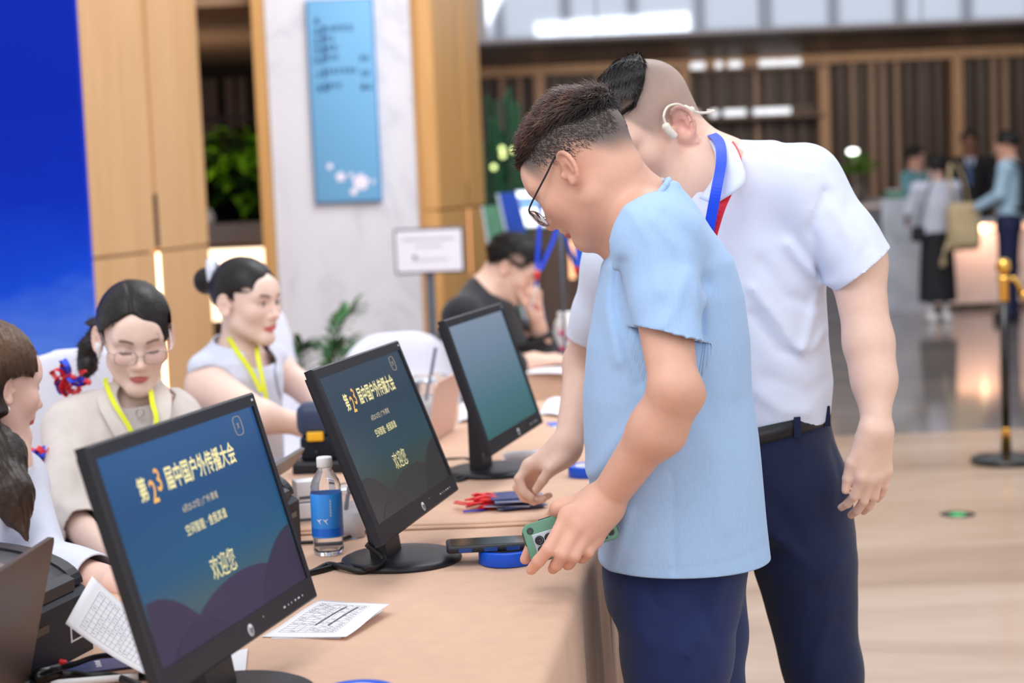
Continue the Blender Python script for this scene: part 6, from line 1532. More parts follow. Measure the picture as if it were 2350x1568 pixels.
# grey top, blazer with lapels
T = Field(0.006)
T.loft(px_loft([(1330, 170, 440, 0.12), (1150, 172, 432, 0.12), (1030, 165, 428, 0.122), (975, 185, 415, 0.108), (940, 222, 395, 0.086), (915, 255, 375, 0.07), (898, 270, 362, 0.058)], YE, 0.03), k=0.03)
field_obj('top', T, M['grey_tee'], w4, clip=[(P(318, 903, YE + 0.03), (0, -0.3, 1), 0.2)])
MB().lathe([(0.0075, -0.0015), (0.010, -0.0015), (0.010, 0.0015), (0.0075, 0.0015), (0.0075, -0.0015)], 20, Matrix.Translation(P(322, 947, YE - 0.072)) @ Matrix.Rotation(math.pi / 2, 4, 'X'), cap=False).build('pendant', M['frame_metal'], w4, True)
T = Field(0.0055)
T.loft(px_loft([(1330, 140, 452, 0.135), (1150, 150, 440, 0.135), (1030, 150, 432, 0.130), (975, 165, 420, 0.115), (940, 205, 400, 0.092), (910, 240, 375, 0.07), (885, 262, 356, 0.055)], YE, 0.035), k=0.04)
T.cap(P(300, 915, YE + 0.05), sR, 0.055, 0.060, k=0.05); T.cap(P(330, 910, YE + 0.05), sL, 0.055, 0.056, k=0.05)
T.cap(sR, eR, 0.066, 0.060, k=0.04); T.cap(sL, eL, 0.062, 0.056, k=0.04)
cR = eR.lerp(wR, 0.40); cL = eL.lerp(wL, 0.7)
T.cap(eR, cR, 0.060, 0.050, k=0.02); T.cap(eL, cL, 0.055, 0.046, k=0.02)
nz4 = sin_noise(44, 36); T.disp.append(lambda p: 0.003 * nz4(p))
T.disp.append(folds_px([([(140, 1080), (180, 1120), (220, 1130)], 0.006, 0.012), ([(130, 1140), (170, 1180), (230, 1190)], -0.006, 0.012), ([(160, 1000), (200, 1060), (210, 1120)], -0.005, 0.010), ([(230, 930), (235, 1010), (260, 1080)], 0.004, 0.010)], YE - 0.1))
bv, bq = T.mesh(1, [(cR.lerp(eR, 0.12), (cR - eR), 0.085, (eR, cR, 0.066)), (cL.lerp(eL, 0.12), (cL - eL), 0.085, (eL, cL, 0.066)), (P(318, 892, YE + 0.03), (0, 0.15, 1), 0.11)])
vx0 = P(318, 930, YE - 0.1).x; vz0 = P(318, 905, YE).z; vz1 = P(345, 1090, YE).z
def vcut(v):
    t_ = np.clip((vz0 - v[:, 2]) / (vz0 - vz1), -0.2, 1.3); cxx = vx0 + 0.02 * t_
    return np.where(v[:, 1] < YE + 0.03, np.abs(v[:, 0] - cxx) - 0.062 * np.clip(1.03 - t_, 0, 1.0), 1.0)
bv, bq = keep_above(bv, bq, vcut)
o = add_mesh('blazer', bv, bq, M['beige_suit'], w4); solidify(o, 0.004, -1)
for pts, wd in (([P(262, 878, YE + 0.02), P(246, 915, YE - 0.055), P(268, 965, YE - 0.105), P(300, 1030, YE - 0.125), P(328, 1090, YE - 0.13)], 0.042), ([P(352, 880, YE + 0.03), P(372, 912, YE - 0.04), P(372, 960, YE - 0.095), P(356, 1030, YE - 0.122), P(338, 1090, YE - 0.13)], 0.04)):
    ribbon('lapel', pts, wd, M['beige_suit'], w4, (1, -0.4, 0), 0.004)
ribbon('lanyard_strap', [P(243, 868, YE + 0.05), P(243, 880, YE - 0.01), P(262, 925, YE - 0.10), P(300, 988, YE - 0.135), P(325, 1060, YE - 0.145)], 0.0105, M['lanyard_yellow'], w4, (1, -0.3, 0.2), 0.0015)
ribbon('lanyard_strap', [P(345, 872, YE + 0.05), P(345, 885, YE - 0.01), P(350, 925, YE - 0.09), P(359, 970, YE - 0.128), P(345, 1060, YE - 0.145)], 0.0105, M['lanyard_yellow'], w4, (1, -0.3, -0.2), 0.0015)
seated_legs(w4, (P(290, 1100, YE).x - 0.02, YE + 0.1), (0.35, -0.937), 'beige_suit', 0)
c4 = chair('chair', 'white covered chair with red and blue ribbons behind the person in the beige blazer', (P(290, 1100, YE).x - 0.10, YE + 0.22), math.atan2(-0.35, 0.937) + 0.72, 1.06, 0.46)
# ribbons tied to the chair back
def bow(label, c, n, seed, names=('red', 'blue')):
    rnd = random.Random(seed); rt = thing('ribbon_bow', label, 'bow', tuple(c))
    for k in range(n):
        a = rnd.uniform(0, 6.28); L_ = rnd.uniform(0.025, 0.048); q = [Vector((0, 0, 0)), Vector((math.cos(a) * L_ * 0.6, rnd.uniform(-0.03, 0.0), math.sin(a) * L_ * 0.6)), Vector((math.cos(a + 0.5) * L_, rnd.uniform(-0.02, 0.02), math.sin(a + 0.5) * L_)), Vector((math.cos(a + 1.0) * L_ * 0.5, 0.0, math.sin(a + 1.0) * L_ * 0.5 - 0.01))]
        o = ribbon('loop', q, 0.020, M['ribbon_blue'] if k % 3 == 0 else M['lanyard_red'], None, (0.2, 1, 0.1), 0.001, 5); o.parent = rt
    return rt
bow('red and blue ribbon bow on the white chair back beside the blue backdrop', P(160, 862, 3.86), 15, 3)
bow('red and blue ribbon tails low on the white chair beside the long brown hair', P(92, 1060, 3.72), 12, 4)
bow('blue and red ribbon knot under the ribbon tails, above the brown bag', P(98, 1105, 3.72), 7, 6)
bg = thing('paper_bag', 'brown paper bag between the long haired person and the beige blazer', 'bag', (P(104, 1190, 4.02).x, 4.02, 0.47))
M['kraft'] = mat('kraft_paper', hexc(158, 112, 84), 0.8, var=0.08)
zt_ = P(104, 1128, 4.02).z - 0.47
MB().add([(-.07, -.04, 0), (.07, -.04, 0), (.07, .04, 0), (-.07, .04, 0), (-.085, -.05, zt_), (.085, -.05, zt_ * .97), (.085, .05, zt_), (-.085, .05, zt_ * .98)], [(3, 2, 1, 0), (0, 1, 5, 4), (1, 2, 6, 5), (2, 3, 7, 6), (3, 0, 4, 7)]).build('bag', M['kraft'], bg)
MB().tube(smooth_path([(-.03, -.05, zt_ - .02), (-.03, -.055, zt_ + .05), (.03, -.055, zt_ + .05), (.03, -.05, zt_ - .02)], 6), 0.004, 6).build('handle', M['kraft'], bg)

# ------------------------------------------------------------ woman with the bun
YF = 4.7
w5 = thing('person', 'person in a sleeveless white top with hair in a bun, white scrunchie and yellow lanyard', 'person', (P(540, 1000, YF).x, YF + 0.05, 0))
S = Field(0.003)
h5 = Fr(S, P(566, 699, YF), (0.845, -0.52, -0.06), (0.0, 0, 1), 0.95)
head(h5, 'f', 'open', fz=0.93)
nb5 = P(545, 835, YF + 0.03)
S.cap(h5.w((0, -0.03, -0.04)), nb5, 0.044, 0.050, k=0.03)
sR, eR, wR = P(478, 885, 4.60), P(600, 958, 4.42), P(692, 975, 4.48)
sL, eL, wL = P(632, 848, 4.90), P(712, 900, 4.86), P(762, 960, 4.72)
S.cap(nb5, P(555, 885, YF + 0.04), 0.05, 0.085, k=0.04); S.cap(P(555, 885, YF + 0.04), P(530, 1000, YF + 0.05), 0.085, 0.09, k=0.05)
S.cap(nb5, sR, 0.050, 0.056, k=0.05); S.cap(nb5, sL, 0.050, 0.048, k=0.05)
S.cap(sR, eR, 0.056, 0.040, k=0.03); S.cap(eR, wR, 0.041, 0.027, k=0.03); S.cap(sL, eL, 0.048, 0.038, k=0.03); S.cap(eL, wL, 0.037, 0.026, k=0.03)
hand(S, wR, (0.9, 0.1, -0.25), (-0.1, -0.5, 0.8), (0.1, 0.8, 0.5), (25, 35, 20), 0.9); hand(S, wL, (0.6, -0.6, -0.4), (0.1, -0.2, 0.9), (-0.6, -0.7, 0.1), (25, 35, 20), 0.9)
field_obj('body', S, M['skin'], w5, lambda v: face_colour(h5, v, SKIN_F, lin(220, 112, 112), lin(84, 64, 58), 'open', 0.35, makeup=True))
t5 = long_t(h5, -0.01, 0.084, 0.009, 0.036, low=-0.045)
Fh, frh = hair_cap(h5, 0.003, t5, 51, 0.0004, 260)
Fh.ell(P(472, 646, YF + 0.06), (0.024, 0.027, 0.027), k=0.01); Fh.cap(P(478, 642, YF + 0.05), P(515, 650, YF + 0.03), 0.020, 0.026, k=0.02)
hv, hq = Fh.mesh(1); xb5 = P(500, 640, YF).x
hv, hq = keep_above(hv, hq, lambda v: np.maximum(t5(frh.loc(v)) + 0.005, (v[:, 0] < xb5) * 1.0 - 0.5))
hr = add_mesh('hair', hv, hq, M['hair'], w5, np.tile(lin(32, 27, 27), (len(hv), 1)))
F = Field(0.004); c5 = P(492, 636, YF + 0.05); ax = (P(480, 646, YF) - P(515, 640, YF)).normalized(); up5 = Vector((0, 0, 1)); sd5 = ax.cross(up5).normalized(); up5 = sd5.cross(ax)
for k in range(14):
    a0, a1 = 2 * math.pi * k / 14, 2 * math.pi * (k + 1) / 14
    F.cap(c5 + sd5 * 0.038 * math.cos(a0) + up5 * 0.042 * math.sin(a0), c5 + sd5 * 0.038 * math.cos(a1) + up5 * 0.042 * math.sin(a1), 0.014, 0.012, k=0.006)
field_obj('scrunchie', F, M['white_cotton'], hr)
T = Field(0.006)
T.loft(px_loft([(1200, 430, 650, 0.13), (1050, 425, 648, 0.13), (960, 424, 645, 0.135), (900, 424, 645, 0.150), (860, 436, 645, 0.160), (825, 455, 635, 0.150), (795, 478, 612, 0.110), (775, 500, 590, 0.075)], YF, 0.03), k=0.03, pw=2.2)
T.cap(P(540, 800, YF + 0.02), P(468, 848, 4.60), 0.050, 0.045, k=0.04); T.cap(P(540, 800, YF + 0.02), P(625, 822, 4.88), 0.050, 0.045, k=0.04)
# armholes and neckline
T.cap(P(478, 893, 4.60), P(492, 905, 4.50), 0.062, 0.07, k=0.008, sub=True)
T.cap(P(642, 868, 4.90), P(690, 880, 4.92), 0.050, 0.06, k=0.008, sub=True)
nz5 = sin_noise(52, 30); T.disp.append(lambda p: 0.0025 * nz5(p))
tv, tq = T.mesh(1, [(P(545, 782, YF + 0.02), (0.25, -0.12, 0.95), 0.2)])
vx5, vz5a, vz5b = P(600, 850, 4.6).x, P(560, 790, YF).z, P(625, 985, YF).z
def ncut(v):
    t_ = (vz5a - v[:, 2]) / (vz5a - vz5b); c = P(585, 790, 4.6).x * (1 - t_) + P(640, 985, 4.6).x * t_
    return np.where(v[:, 1] < YF + 0.02, np.abs(v[:, 0] - c) - 0.042 * np.clip(1 - t_, 0, 1.1), 1.0)
tv, tq = keep_above(tv, tq, ncut); o = add_mesh('top', tv, tq, M['white_cotton'], w5); solidify(o, 0.004, -1)
I5 = Field(0.006); I5.loft(px_loft([(1050, 435, 645, 0.12), (920, 435, 643, 0.142), (870, 450, 640, 0.148), (840, 470, 632, 0.135), (815, 490, 615, 0.11)], YF, 0.03), k=0.03)
field_obj('inner_top', I5, M['white_cotton'], w5, clip=[(P(575, 832, YF), (0.1, -0.08, 1), 0.3)])
ribbon('lanyard_strap', [P(512, 756, YF + 0.05), P(522, 772, YF - 0.01), P(545, 808, 4.60), P(575, 850, 4.565), P(600, 900, 4.545)], 0.013, M['lanyard_yellow'], w5, (1, -0.3, 0.3), 0.0015)
ribbon('lanyard_strap', [P(588, 790, 4.72), P(592, 820, 4.60), P(602, 870, 4.555), P(612, 920, 4.545), P(622, 990, 4.55)], 0.0115, M['lanyard_yellow'], w5, (1, -0.2, 0.1), 0.0015)
bd = MB().box(-0.03, 0.03, -0.002, 0.002, -0.045, 0.045, Matrix.Translation(P(620, 1010, 4.55))).build('badge', M['paper'], w5, True)
seated_legs(w5, (P(530, 1000, YF).x - 0.02, YF + 0.08), (0.94, -0.34), 'navy', 0)
chair('chair', 'white covered chair under the person with the hair bun', (P(530, 1000, YF).x - 0.08, YF + 0.12), math.atan2(0.94, 0.34), 0.84, 0.42)

# ------------------------------------------------------------ long haired woman at the left edge
YG = 3.28
w3 = thing('person', 'person with long brown hair and a pearl earring at the left edge', 'person', (P(-20, 1200, YG).x, YG, 0))
S = Field(0.003)
h3 = Fr(S, P(-20, 893, YG + 0.04), (0.70, 0.69, -0.17), (0.0, 0, 1), 0.95)
head(h3, 'f', 'open', fz=0.93)
nb3 = P(-15, 1075, YG + 0.03)
S.cap(h3.w((0, -0.03, -0.04)), nb3, 0.044, 0.050, k=0.03); S.cap(nb3, P(-30, 1300, YG), 0.06, 0.08, k=0.05)
sR, eR, wR = P(-62, 1165, 3.16), P(-90, 1350, 3.04), P(60, 1410, 2.98)
sL, eL, wL = P(30, 1110, 3.42), P(96, 1296, 3.18), P(268, 1338, 2.98)
for s_, e, w_ in ((sR, eR, wR), (sL, eL, wL)): S.cap(nb3, s_, 0.05, 0.045, k=0.04); S.cap(s_, e, 0.045, 0.038, k=0.03); S.cap(e, w_, 0.036, 0.026, k=0.03)
hand(S, wR, (0.95, 0.1, -0.1), (0, -0.3, 0.95), (0.1, 0.9, 0.3), (25, 30, 20), 0.9); hand(S, wL, (0.9, -0.2, -0.1), (0, -0.3, 0.95), (-0.1, -0.9, 0.3), (25, 30, 20), 0.9)
field_obj('body', S, M['skin'], w3, lambda v: face_colour(h3, v, lin(238, 198, 184), lin(206, 96, 96), lin(80, 60, 52), 'open', 0.35))
t3 = long_t(h3, 0.0, 0.086, 0.011, low=-0.06)
Fh, frh = hair_cap(h3, 0.0035, t3, 61, 0.0012, 240)
Fh.chain([P(-48, 850, YG + 0.06), P(-58, 950, YG + 0.04), P(-16, 1050, YG - 0.05), P(22, 1140, YG - 0.13), P(66, 1245, YG - 0.17)], [0.072, 0.070, 0.062, 0.046, 0.010], k=0.04)
Fh.chain([P(-60, 850, YG), P(-70, 1000, YG), P(-60, 1160, YG - 0.02)], [0.07, 0.065, 0.03], k=0.05)
# keep the ear and cheek clear
ec = h3.w((0.085, 0.03, -0.02)) if h3.w((0.085, 0, 0))[1] < h3.o[1] else h3.w((-0.085, 0.03, -0.02))
Fh.ell(ec, (0.045, 0.055, 0.060), k=0.010, sub=True); Fh.ell(h3.w((0, 0.10, -0.03)), (0.075, 0.075, 0.095), k=0.010, sub=True)
def ridg(p):
    u = (p[:, 0] * 0.8 + p[:, 1] * 0.6); return 0.0010 * np.sin(u * 420 + 5 * np.sin(p[:, 2] * 7)) + 0.0008 * np.sin(u * 760 + 4 * np.sin(p[:, 2] * 11 + 1))
Fh.disp.append(ridg)
hv, hq = Fh.mesh(1); hv, hq = keep_above(hv, hq, lambda v: np.maximum(t3(frh.loc(v)) + 0.005, (np.linalg.norm(v - h3.o, axis=1) > 0.112) * ((v[:, 0] < P(76, 900, YG).x) | (v[:, 2] < h3.o[2] - 0.09)) * 1.0 - 0.5))
def c3(v):
    z = (v[:, 2] - h3.o[2]); w = 0.9 * sm(z, 0.00, 0.10) * sm(v[:, 0], h3.o[0] - 0.05, h3.o[0] + 0.05) + 0.45 * sm(-z, 0.1, 0.3); w = np.clip(w, 0, 1)
    return lin(44, 32, 28) * (1 - w[:, None]) + lin(104, 74, 52) * w[:, None]
hr = add_mesh('hair', hv, hq, M['hair'], w3, c3(hv))
sv, sq = hair_strands(hv, hq, lambda p: np.array([0.12, -0.05, -1.0]) + 0 * p, 1500, 0.03, 0.0006, 63, 0.0, lambda c: (c[:, 0] < P(8, 900, YG).x) * 1.0 + 1e-9)
add_mesh('hair_strands', sv, sq, M['hair'], hr, c3(sv) * 1.15)['kind'] = 'stuff'
en = h3.w((0.082, -0.004, -0.036)) if h3.w((0.082, 0, 0))[1] < h3.o[1] else h3.w((-0.082, -0.004, -0.036))
MB().ball(en + np.array([0, -0.004, 0]), 0.0058, 16, 10).build('earring', M['pearl'], w3, True)
T = Field(0.006)
T.loft(px_loft([(1420, -190, 95, 0.13), (1300, -190, 90, 0.14), (1200, -180, 80, 0.15), (1150, -160, 66, 0.145), (1110, -120, 40, 0.11), (1080, -90, 15, 0.075)], YG, 0.02), k=0.04)
T.cap(nb3, sR, 0.06, 0.062, k=0.05); T.cap(nb3, sL, 0.06, 0.06, k=0.05)
cR, cL = eR.lerp(wR, 0.85), eL.lerp(wL, 0.85)
T.cap(sR, eR, 0.064, 0.056, k=0.04); T.cap(eR, cR, 0.056, 0.050, k=0.02); T.cap(sL, eL, 0.06, 0.052, k=0.04); T.cap(eL, cL, 0.052, 0.044, k=0.02)
nz3 = sin_noise(62, 30); T.disp.append(lambda p: 0.003 * nz3(p))
field_obj('shirt', T, M['white_cotton'], w3, clip=[(cR.lerp(eR, 0.12), (cR - eR), 0.085, (eR, cR, 0.066)), (cL.lerp(eL, 0.12), (cL - eL), 0.085, (eL, cL, 0.066)), (P(-40, 1085, YG), (0, -0.2, 1), 0.2)], thick=0.003)
seated_legs(w3, (P(-60, 1300, YG).x, YG + 0.02), (1, 0), 'navy', 0)
chair('chair', 'white covered chair under the long haired person at the left edge', (P(-60, 1300, YG).x - 0.06, YG + 0.02), math.pi / 2, 0.84, 0.42)
# ================================================================== man in black at the far table
YK = 6.42
mb_ = thing('person', 'person in a black long-sleeved top at the far table, chin resting on a fist', 'person', (P(1100, 860, YK).x, YK, 0))
S = Field(0.0042)
hk_ = Fr(S, P(1172, 622, YK), (0.80, -0.20, -0.56), (0.55, 0, 0.83), 0.97)
head(hk_, 'm', fz=0.95)
nk = P(1110, 690, YK)
S.cap(hk_.w((0, -0.04, -0.04)), nk, 0.056, 0.065, k=0.04); S.cap(nk, P(1095, 860, YK), 0.08, 0.10, k=0.05)
sN, eN, wN = P(1062, 730, 6.24), P(1150, 848, 6.16), P(1225, 826, 6.30)
sF, eF, wF = P(1120, 720, 6.60), P(1250, 812, 6.50), P(1228, 722, 6.42)
for s_, e, w_ in ((sN, eN, wN), (sF, eF, wF)): S.cap(nk, s_, 0.06, 0.055, k=0.05); S.cap(s_, e, 0.05, 0.042, k=0.03); S.cap(e, w_, 0.041, 0.029, k=0.03)
hand(S, wF, (0.05, -0.2, 1.0), (0.85, -0.4, 0.2), (-0.5, -0.8, 0), (75, 85, 40), 1.0); hand(S, wN, (0.95, 0.2, 0.02), (0.1, -0.2, 0.98), (0.1, 0.95, 0.15), (20, 25, 15), 1.0)
def mk_stub(q): return 0.55 * sm(q[:, 2] - (0.01 + 0.05 * sm(q[:, 1], 0.04, 0.08)), -0.005, 0.03) * (1 - sm(q[:, 1], 0.06, 0.08))
field_obj('body', S, M['skin'], mb_, lambda v: face_colour(hk_, v, lin(236, 194, 174), lin(200, 124, 116), HAIRC, 'closed', 0.4, mk_stub))
def tk(q):
    x, y, z = np.abs(q[:, 0]), q[:, 1], q[:, 2]; line = 0.03 + 0.050 * sm(y, 0.025, 0.07) - 0.06 * sm(-y, 0.02, 0.08)
    return -0.009 + sm(z - line, -0.008, 0.02) * 0.027
Fh, frh = hair_cap(hk_, 0.004, tk, 71, 0.002, 120); hv, hq = Fh.mesh(1); hv, hq = keep_above(hv, hq, lambda v: tk(frh.loc(v)) + 0.004)
hr = add_mesh('hair', hv, hq, M['hair'], mb_, np.tile(lin(30, 26, 26), (len(hv), 1)))
sv, sq = hair_strands(hv, hq, lambda p: hk_.R[:, 1] * 1.0 + hk_.R[:, 2] * 0.2 + 0 * p, 2000, 0.03, 0.0014, 72, 0.3)
add_mesh('hair_tips', sv, sq, M['hair'], hr, np.tile(lin(34, 29, 29), (len(sv), 1)))['kind'] = 'stuff'
T = Field(0.008)
T.loft(px_loft([(980, 985, 1225, 0.19), (870, 985, 1222, 0.19), (800, 992, 1212, 0.19), (745, 1010, 1200, 0.185), (700, 1040, 1185, 0.16), (668, 1066, 1160, 0.11), (645, 1088, 1140, 0.07)], YK), k=0.05)
T.cap(nk, sN, 0.075, 0.072, k=0.05); T.cap(nk, sF, 0.075, 0.072, k=0.05)
cN, cF = eN.lerp(wN, 0.6), eF.lerp(wF, 0.72)
T.cap(sN, eN, 0.070, 0.058, k=0.04); T.cap(eN, cN, 0.056, 0.048, k=0.02); T.cap(sF, eF, 0.070, 0.058, k=0.04); T.cap(eF, cF, 0.056, 0.046, k=0.02)
nzk = sin_noise(73, 24); T.disp.append(lambda p: 0.004 * nzk(p))
field_obj('sweater', T, M['black_cotton'], mb_, clip=[(cN.lerp(eN, 0.15), (cN - eN), 0.3, (eN, cN, 0.07)), (cF.lerp(eF, 0.15), (cF - eF), 0.3, (eF, cF, 0.07)), (P(1118, 660, YK), (0.72, 0, 0.70), 0.12)], thick=0.004)
seated_legs(mb_, (P(1095, 900, YK).x, YK), (1, 0), 'navy', 0)
chair('chair', 'white covered chair under the person in black at the far table', (P(1095, 900, YK).x - 0.05, YK), math.pi / 2, 0.80, 0.42)
# empty white chairs
chair('chair', 'narrow white covered chair seen edge-on beside the potted palm', (P(775, 800, 5.9).x, 5.9, 0), 1.25, P(775, 692, 5.9).z, 0.42)
chair('chair', 'white covered chair seen face-on behind the rose laptop and iced drink', (P(975, 860, 5.85).x, 5.85, 0), 0.35, P(975, 762, 6.1).z, 0.50)

# ================================================================== far things
# potted palm
yl = 7.4; pc = P(700, 800, yl)
rt = thing('potted_palm', 'small green potted palm in front of the marble pillar', 'plant', (pc.x, yl, 0))
MB().lathe([(0.12, 0), (0.15, 0.02), (0.17, 0.40), (0.18, 0.42), (0.16, 0.42), (0.15, 0.34)], 28).build('pot', M['clay'], rt)
MB().lathe([(0.15, 0.36), (0, 0.37)], 24, cap=False).build('soil', M['dark'], rt)
zt_ = P(700, 712, yl).z; rnd = random.Random(9)
for k in range(11):
    a = rnd.uniform(0, 6.28); L_ = rnd.uniform(0.12, 0.34); h = rnd.uniform(0.72, zt_ - 0.02) if k else zt_
    top = Vector((math.cos(a) * L_, math.sin(a) * L_, h)); base = Vector((0.02 * math.cos(a), 0.02 * math.sin(a), 0.36))
    mid = base.lerp(top, 0.6) + Vector((0, 0, 0.10)); q = smooth_path([base, mid, top], 8)
    fr_ = MB().tube(q, [0.006 * (1 - 0.7 * i / (len(q) - 1)) for i in range(len(q))], 6).build('frond_stem', M['stem'], rt)
    mb = MB()
    for i in range(6, len(q)):
        for s_ in (-1, 1):
            t_ = (q[min(i + 1, len(q) - 1)] - q[i - 1]).normalized(); sd = t_.cross(Vector((0, 0, 1))).normalized() * s_
            leaf_mb(mb, q[i], q[i] + (t_ * 0.5 + sd * 0.8 + Vector((0, 0, 0.1))) * 0.15, 0.012, 0.25, 4)
    leaf_mb(mb, q[-1], q[-1] + (q[-1] - q[-3]).normalized() * 0.14, 0.016, 0.1, 4)
    o = mb.build('leaflets', M['leaf_mid'], fr_); o['kind'] = 'stuff'
# sign on a pole
yv = 9.0; s0, s1 = P(905, 575, yv), P(1064, 575, yv); zb_, zt_ = P(985, 628, yv).z, P(985, 523, yv).z
rt = thing('stand_sign', 'small landscape notice on a grey pole in front of the marble pillar', 'sign', (s0.lerp(s1, 0.5).x, yv, 0))
M['pole_grey'] = mat('pole_grey', hexc(96, 108, 124), 0.4, 0.5); M['notice'] = mat('notice', hexc(226, 226, 240), 0.5); M['notice_ink'] = mat('notice_ink', hexc(186, 184, 196), 0.6); M['sign_frame'] = mat('sign_frame', hexc(70, 74, 92), 0.4)
MB().box(s0.x, s1.x, yv, yv + 0.025, zb_, zt_, bev=0.008).build('frame', M['sign_frame'], rt, True)
MB().box(s0.x + 0.010, s1.x - 0.010, yv - 0.002, yv + 0.004, zb_ + 0.012, zt_ - 0.012).build('notice', M['notice'], rt, True)
for (a, b, c, d_) in ((0.12, 0.88, 0.72, 0.79), (0.3, 0.7, 0.58, 0.63), (0.28, 0.78, 0.28, 0.33)):
    mb = MB(); x = a
    rnd = random.Random(int(a * 100 + c * 37))
    while x < b:
        w = rnd.uniform(0.02, 0.05); mb.box(s0.x + (s1.x - s0.x) * x, s0.x + (s1.x - s0.x) * min(b, x + w), yv - 0.003, yv - 0.0015, zb_ + (zt_ - zb_) * c, zb_ + (zt_ - zb_) * d_); x += w + 0.012
    mb.build('print', M['notice_ink'], rt, True)
c = P(952, 591, yv - 0.002); MB().lathe([(0.011, 0), (0.011, 0.001), (0, 0.0012)], 20, Matrix.Translation((c.x, c.y, c.z)) @ Matrix.Rotation(math.pi / 2, 4, 'X')).build('print_logo', M['sign_frame'], rt, True)
xp = P(987, 640, yv).x
MB().box(xp - 0.022, xp + 0.022, yv + 0.02, yv + 0.05, 0.03, zt_ - 0.05).build('pole', M['pole_grey'], rt, True)
MB().box(xp - 0.16, xp + 0.16, yv - 0.13, yv + 0.2, 0.0, 0.03, bev=0.008).build('base', M['pole_grey'], rt, True)
# leaning display boards and lit panel behind the man in black
yd = 9.3
M['board_blue'] = mat('board_blue', hexc(26, 68, 168), 0.5, var=0.25, vs=(4, 4, 3)); M['board_green'] = mat('board_green', hexc(84, 140, 112), 0.5, var=0.35, vs=(5, 5, 4)); M['board_edge'] = mat('board_edge', hexc(168, 186, 200), 0.5)
def slant_board(label, tl, tr, br, bl_, m, y):
    """board standing on the floor, its top leaning left as the photo shows"""
    a, b, c, d_ = P(*tl, y), P(*tr, y), P(*br, y + 0.02), P(*bl_, y + 0.02)
    s_ = (d_ - a) * (a.z / max(0.05, a.z - d_.z)); d_ = a + s_; s_ = (c - b) * (b.z / max(0.05, b.z - c.z)); c = b + s_
    rt = thing('display_board', label, 'board', (d_.lerp(c, 0.5).x, y, 0.0), group='leaning display boards')
    v = [a, b, c, d_]; v = v + [p + Vector((0, 0.03, 0)) for p in v]
    MB().add(v, [(0, 3, 2, 1), (4, 5, 6, 7), (0, 1, 5, 4), (1, 2, 6, 5), (2, 3, 7, 6), (3, 0, 4, 7)]).build('board', M['board_edge'], rt, True)
    k = 0.16
    i_ = [a.lerp(b, k), b.copy(), c.copy(), d_.lerp(c, k)]; i_ = [p + Vector((0, -0.003, 0)) for p in i_]
    MB().add(i_, [(0, 3, 2, 1)]).build('poster', M[m], rt, True)
    return rt
slant_board('blue poster board leaning behind the man in black', (1138, 445), (1185, 441), (1208, 540), (1160, 545), 'board_blue', yd)
slant_board('green and white poster board leaning left of the blue board', (1104, 474), (1142, 472), (1165, 585), (1122, 590), 'board_green', yd - 0.25)
ye = 9.6; M['panel_glow'] = mat('panel_glow', (0.9, 0.95, 1, 1), 0.4, emit=(0.86, 0.94, 1, 1), es=1.3); M['panel_dim'] = mat('panel_dim', hexc(120, 160, 206), 0.4, emit=hexc(120, 164, 214), es=0.5)
a, b = P(1184, 440, ye), P(1292, 436, ye); c0 = P(1200, 524, ye).z
rt = thing('display_screen', 'bright lit display screen tilted above the man in black', 'screen', (a.lerp(b, 0.5).x, ye, 0))
def tiltbox(x0, x1, z0, z1, y0, y1, sh): 
    return [(x0 + sh, y0, z0), (x1 + sh, y0, z0), (x1 + sh, y1, z0), (x0 + sh, y1, z0), (x0, y0, z1), (x1, y0, z1), (x1, y1, z1), (x0, y1, z1)]
BF = [(3, 2, 1, 0), (4, 5, 6, 7), (0, 1, 5, 4), (1, 2, 6, 5), (2, 3, 7, 6), (3, 0, 4, 7)]
MB().add(tiltbox(a.x, b.x, c0, a.z + 0.005, ye, ye + 0.05, 0.045), BF).build('casing', M['board_edge'], rt, True)
dz_ = a.z - c0
MB().add(tiltbox(a.x + 0.005 + 0.02, b.x - 0.004 + 0.02, c0 + 0.01, a.z - dz_ * 0.48, ye - 0.004, ye, 0.023), BF).build('lit_picture', M['panel_glow'], rt, True)
MB().add(tiltbox(a.x + 0.004 + 0.009, b.x - 0.004 + 0.009, a.z - dz_ * 0.48, a.z - dz_ * 0.18, ye - 0.004, ye, 0.012), BF).build('dim_picture', M['panel_dim'], rt, True)
MB().add(tiltbox(a.x, b.x, a.z - dz_ * 0.16, a.z - 0.002, ye - 0.02, ye, 0.006), BF).build('top_lamp', M['panel_glow'], rt, True)
MB().box(a.x + 0.08, b.x + 0.02, ye + 0.01, ye + 0.04, 0, c0 + 0.01).build('pedestal', M['dark_wood'], rt, True)
# tall dark cabinet with a warm shelf light behind
yk2 = 10.6
rt = thing('tall_cabinet', 'dark wood cabinet with a small warm light behind the lanyard stand', 'cabinet', (P(1290, 600, yk2).x, yk2 + 0.2, 0))
x0, x1 = P(1245, 600, yk2).x, P(1345, 600, yk2).x; zt_ = P(1290, 536, yk2).z
MB().box(x0, x1, yk2, yk2 + 0.4, 0, zt_ - 0.03).build('carcass', M['dark_wood'], rt, True); MB().box(x0 - 0.02, x1 + 0.02, yk2 - 0.02, yk2 + 0.42, zt_ - 0.03, zt_).build('top', M['wood_warm'], rt, True)
MB().box(P(1306, 590, yk2).x, P(1318, 590, yk2).x, yk2 - 0.006, yk2, P(1310, 640, yk2).z, P(1310, 552, yk2).z).build('shelf_light', M['orange_light'], rt, True)
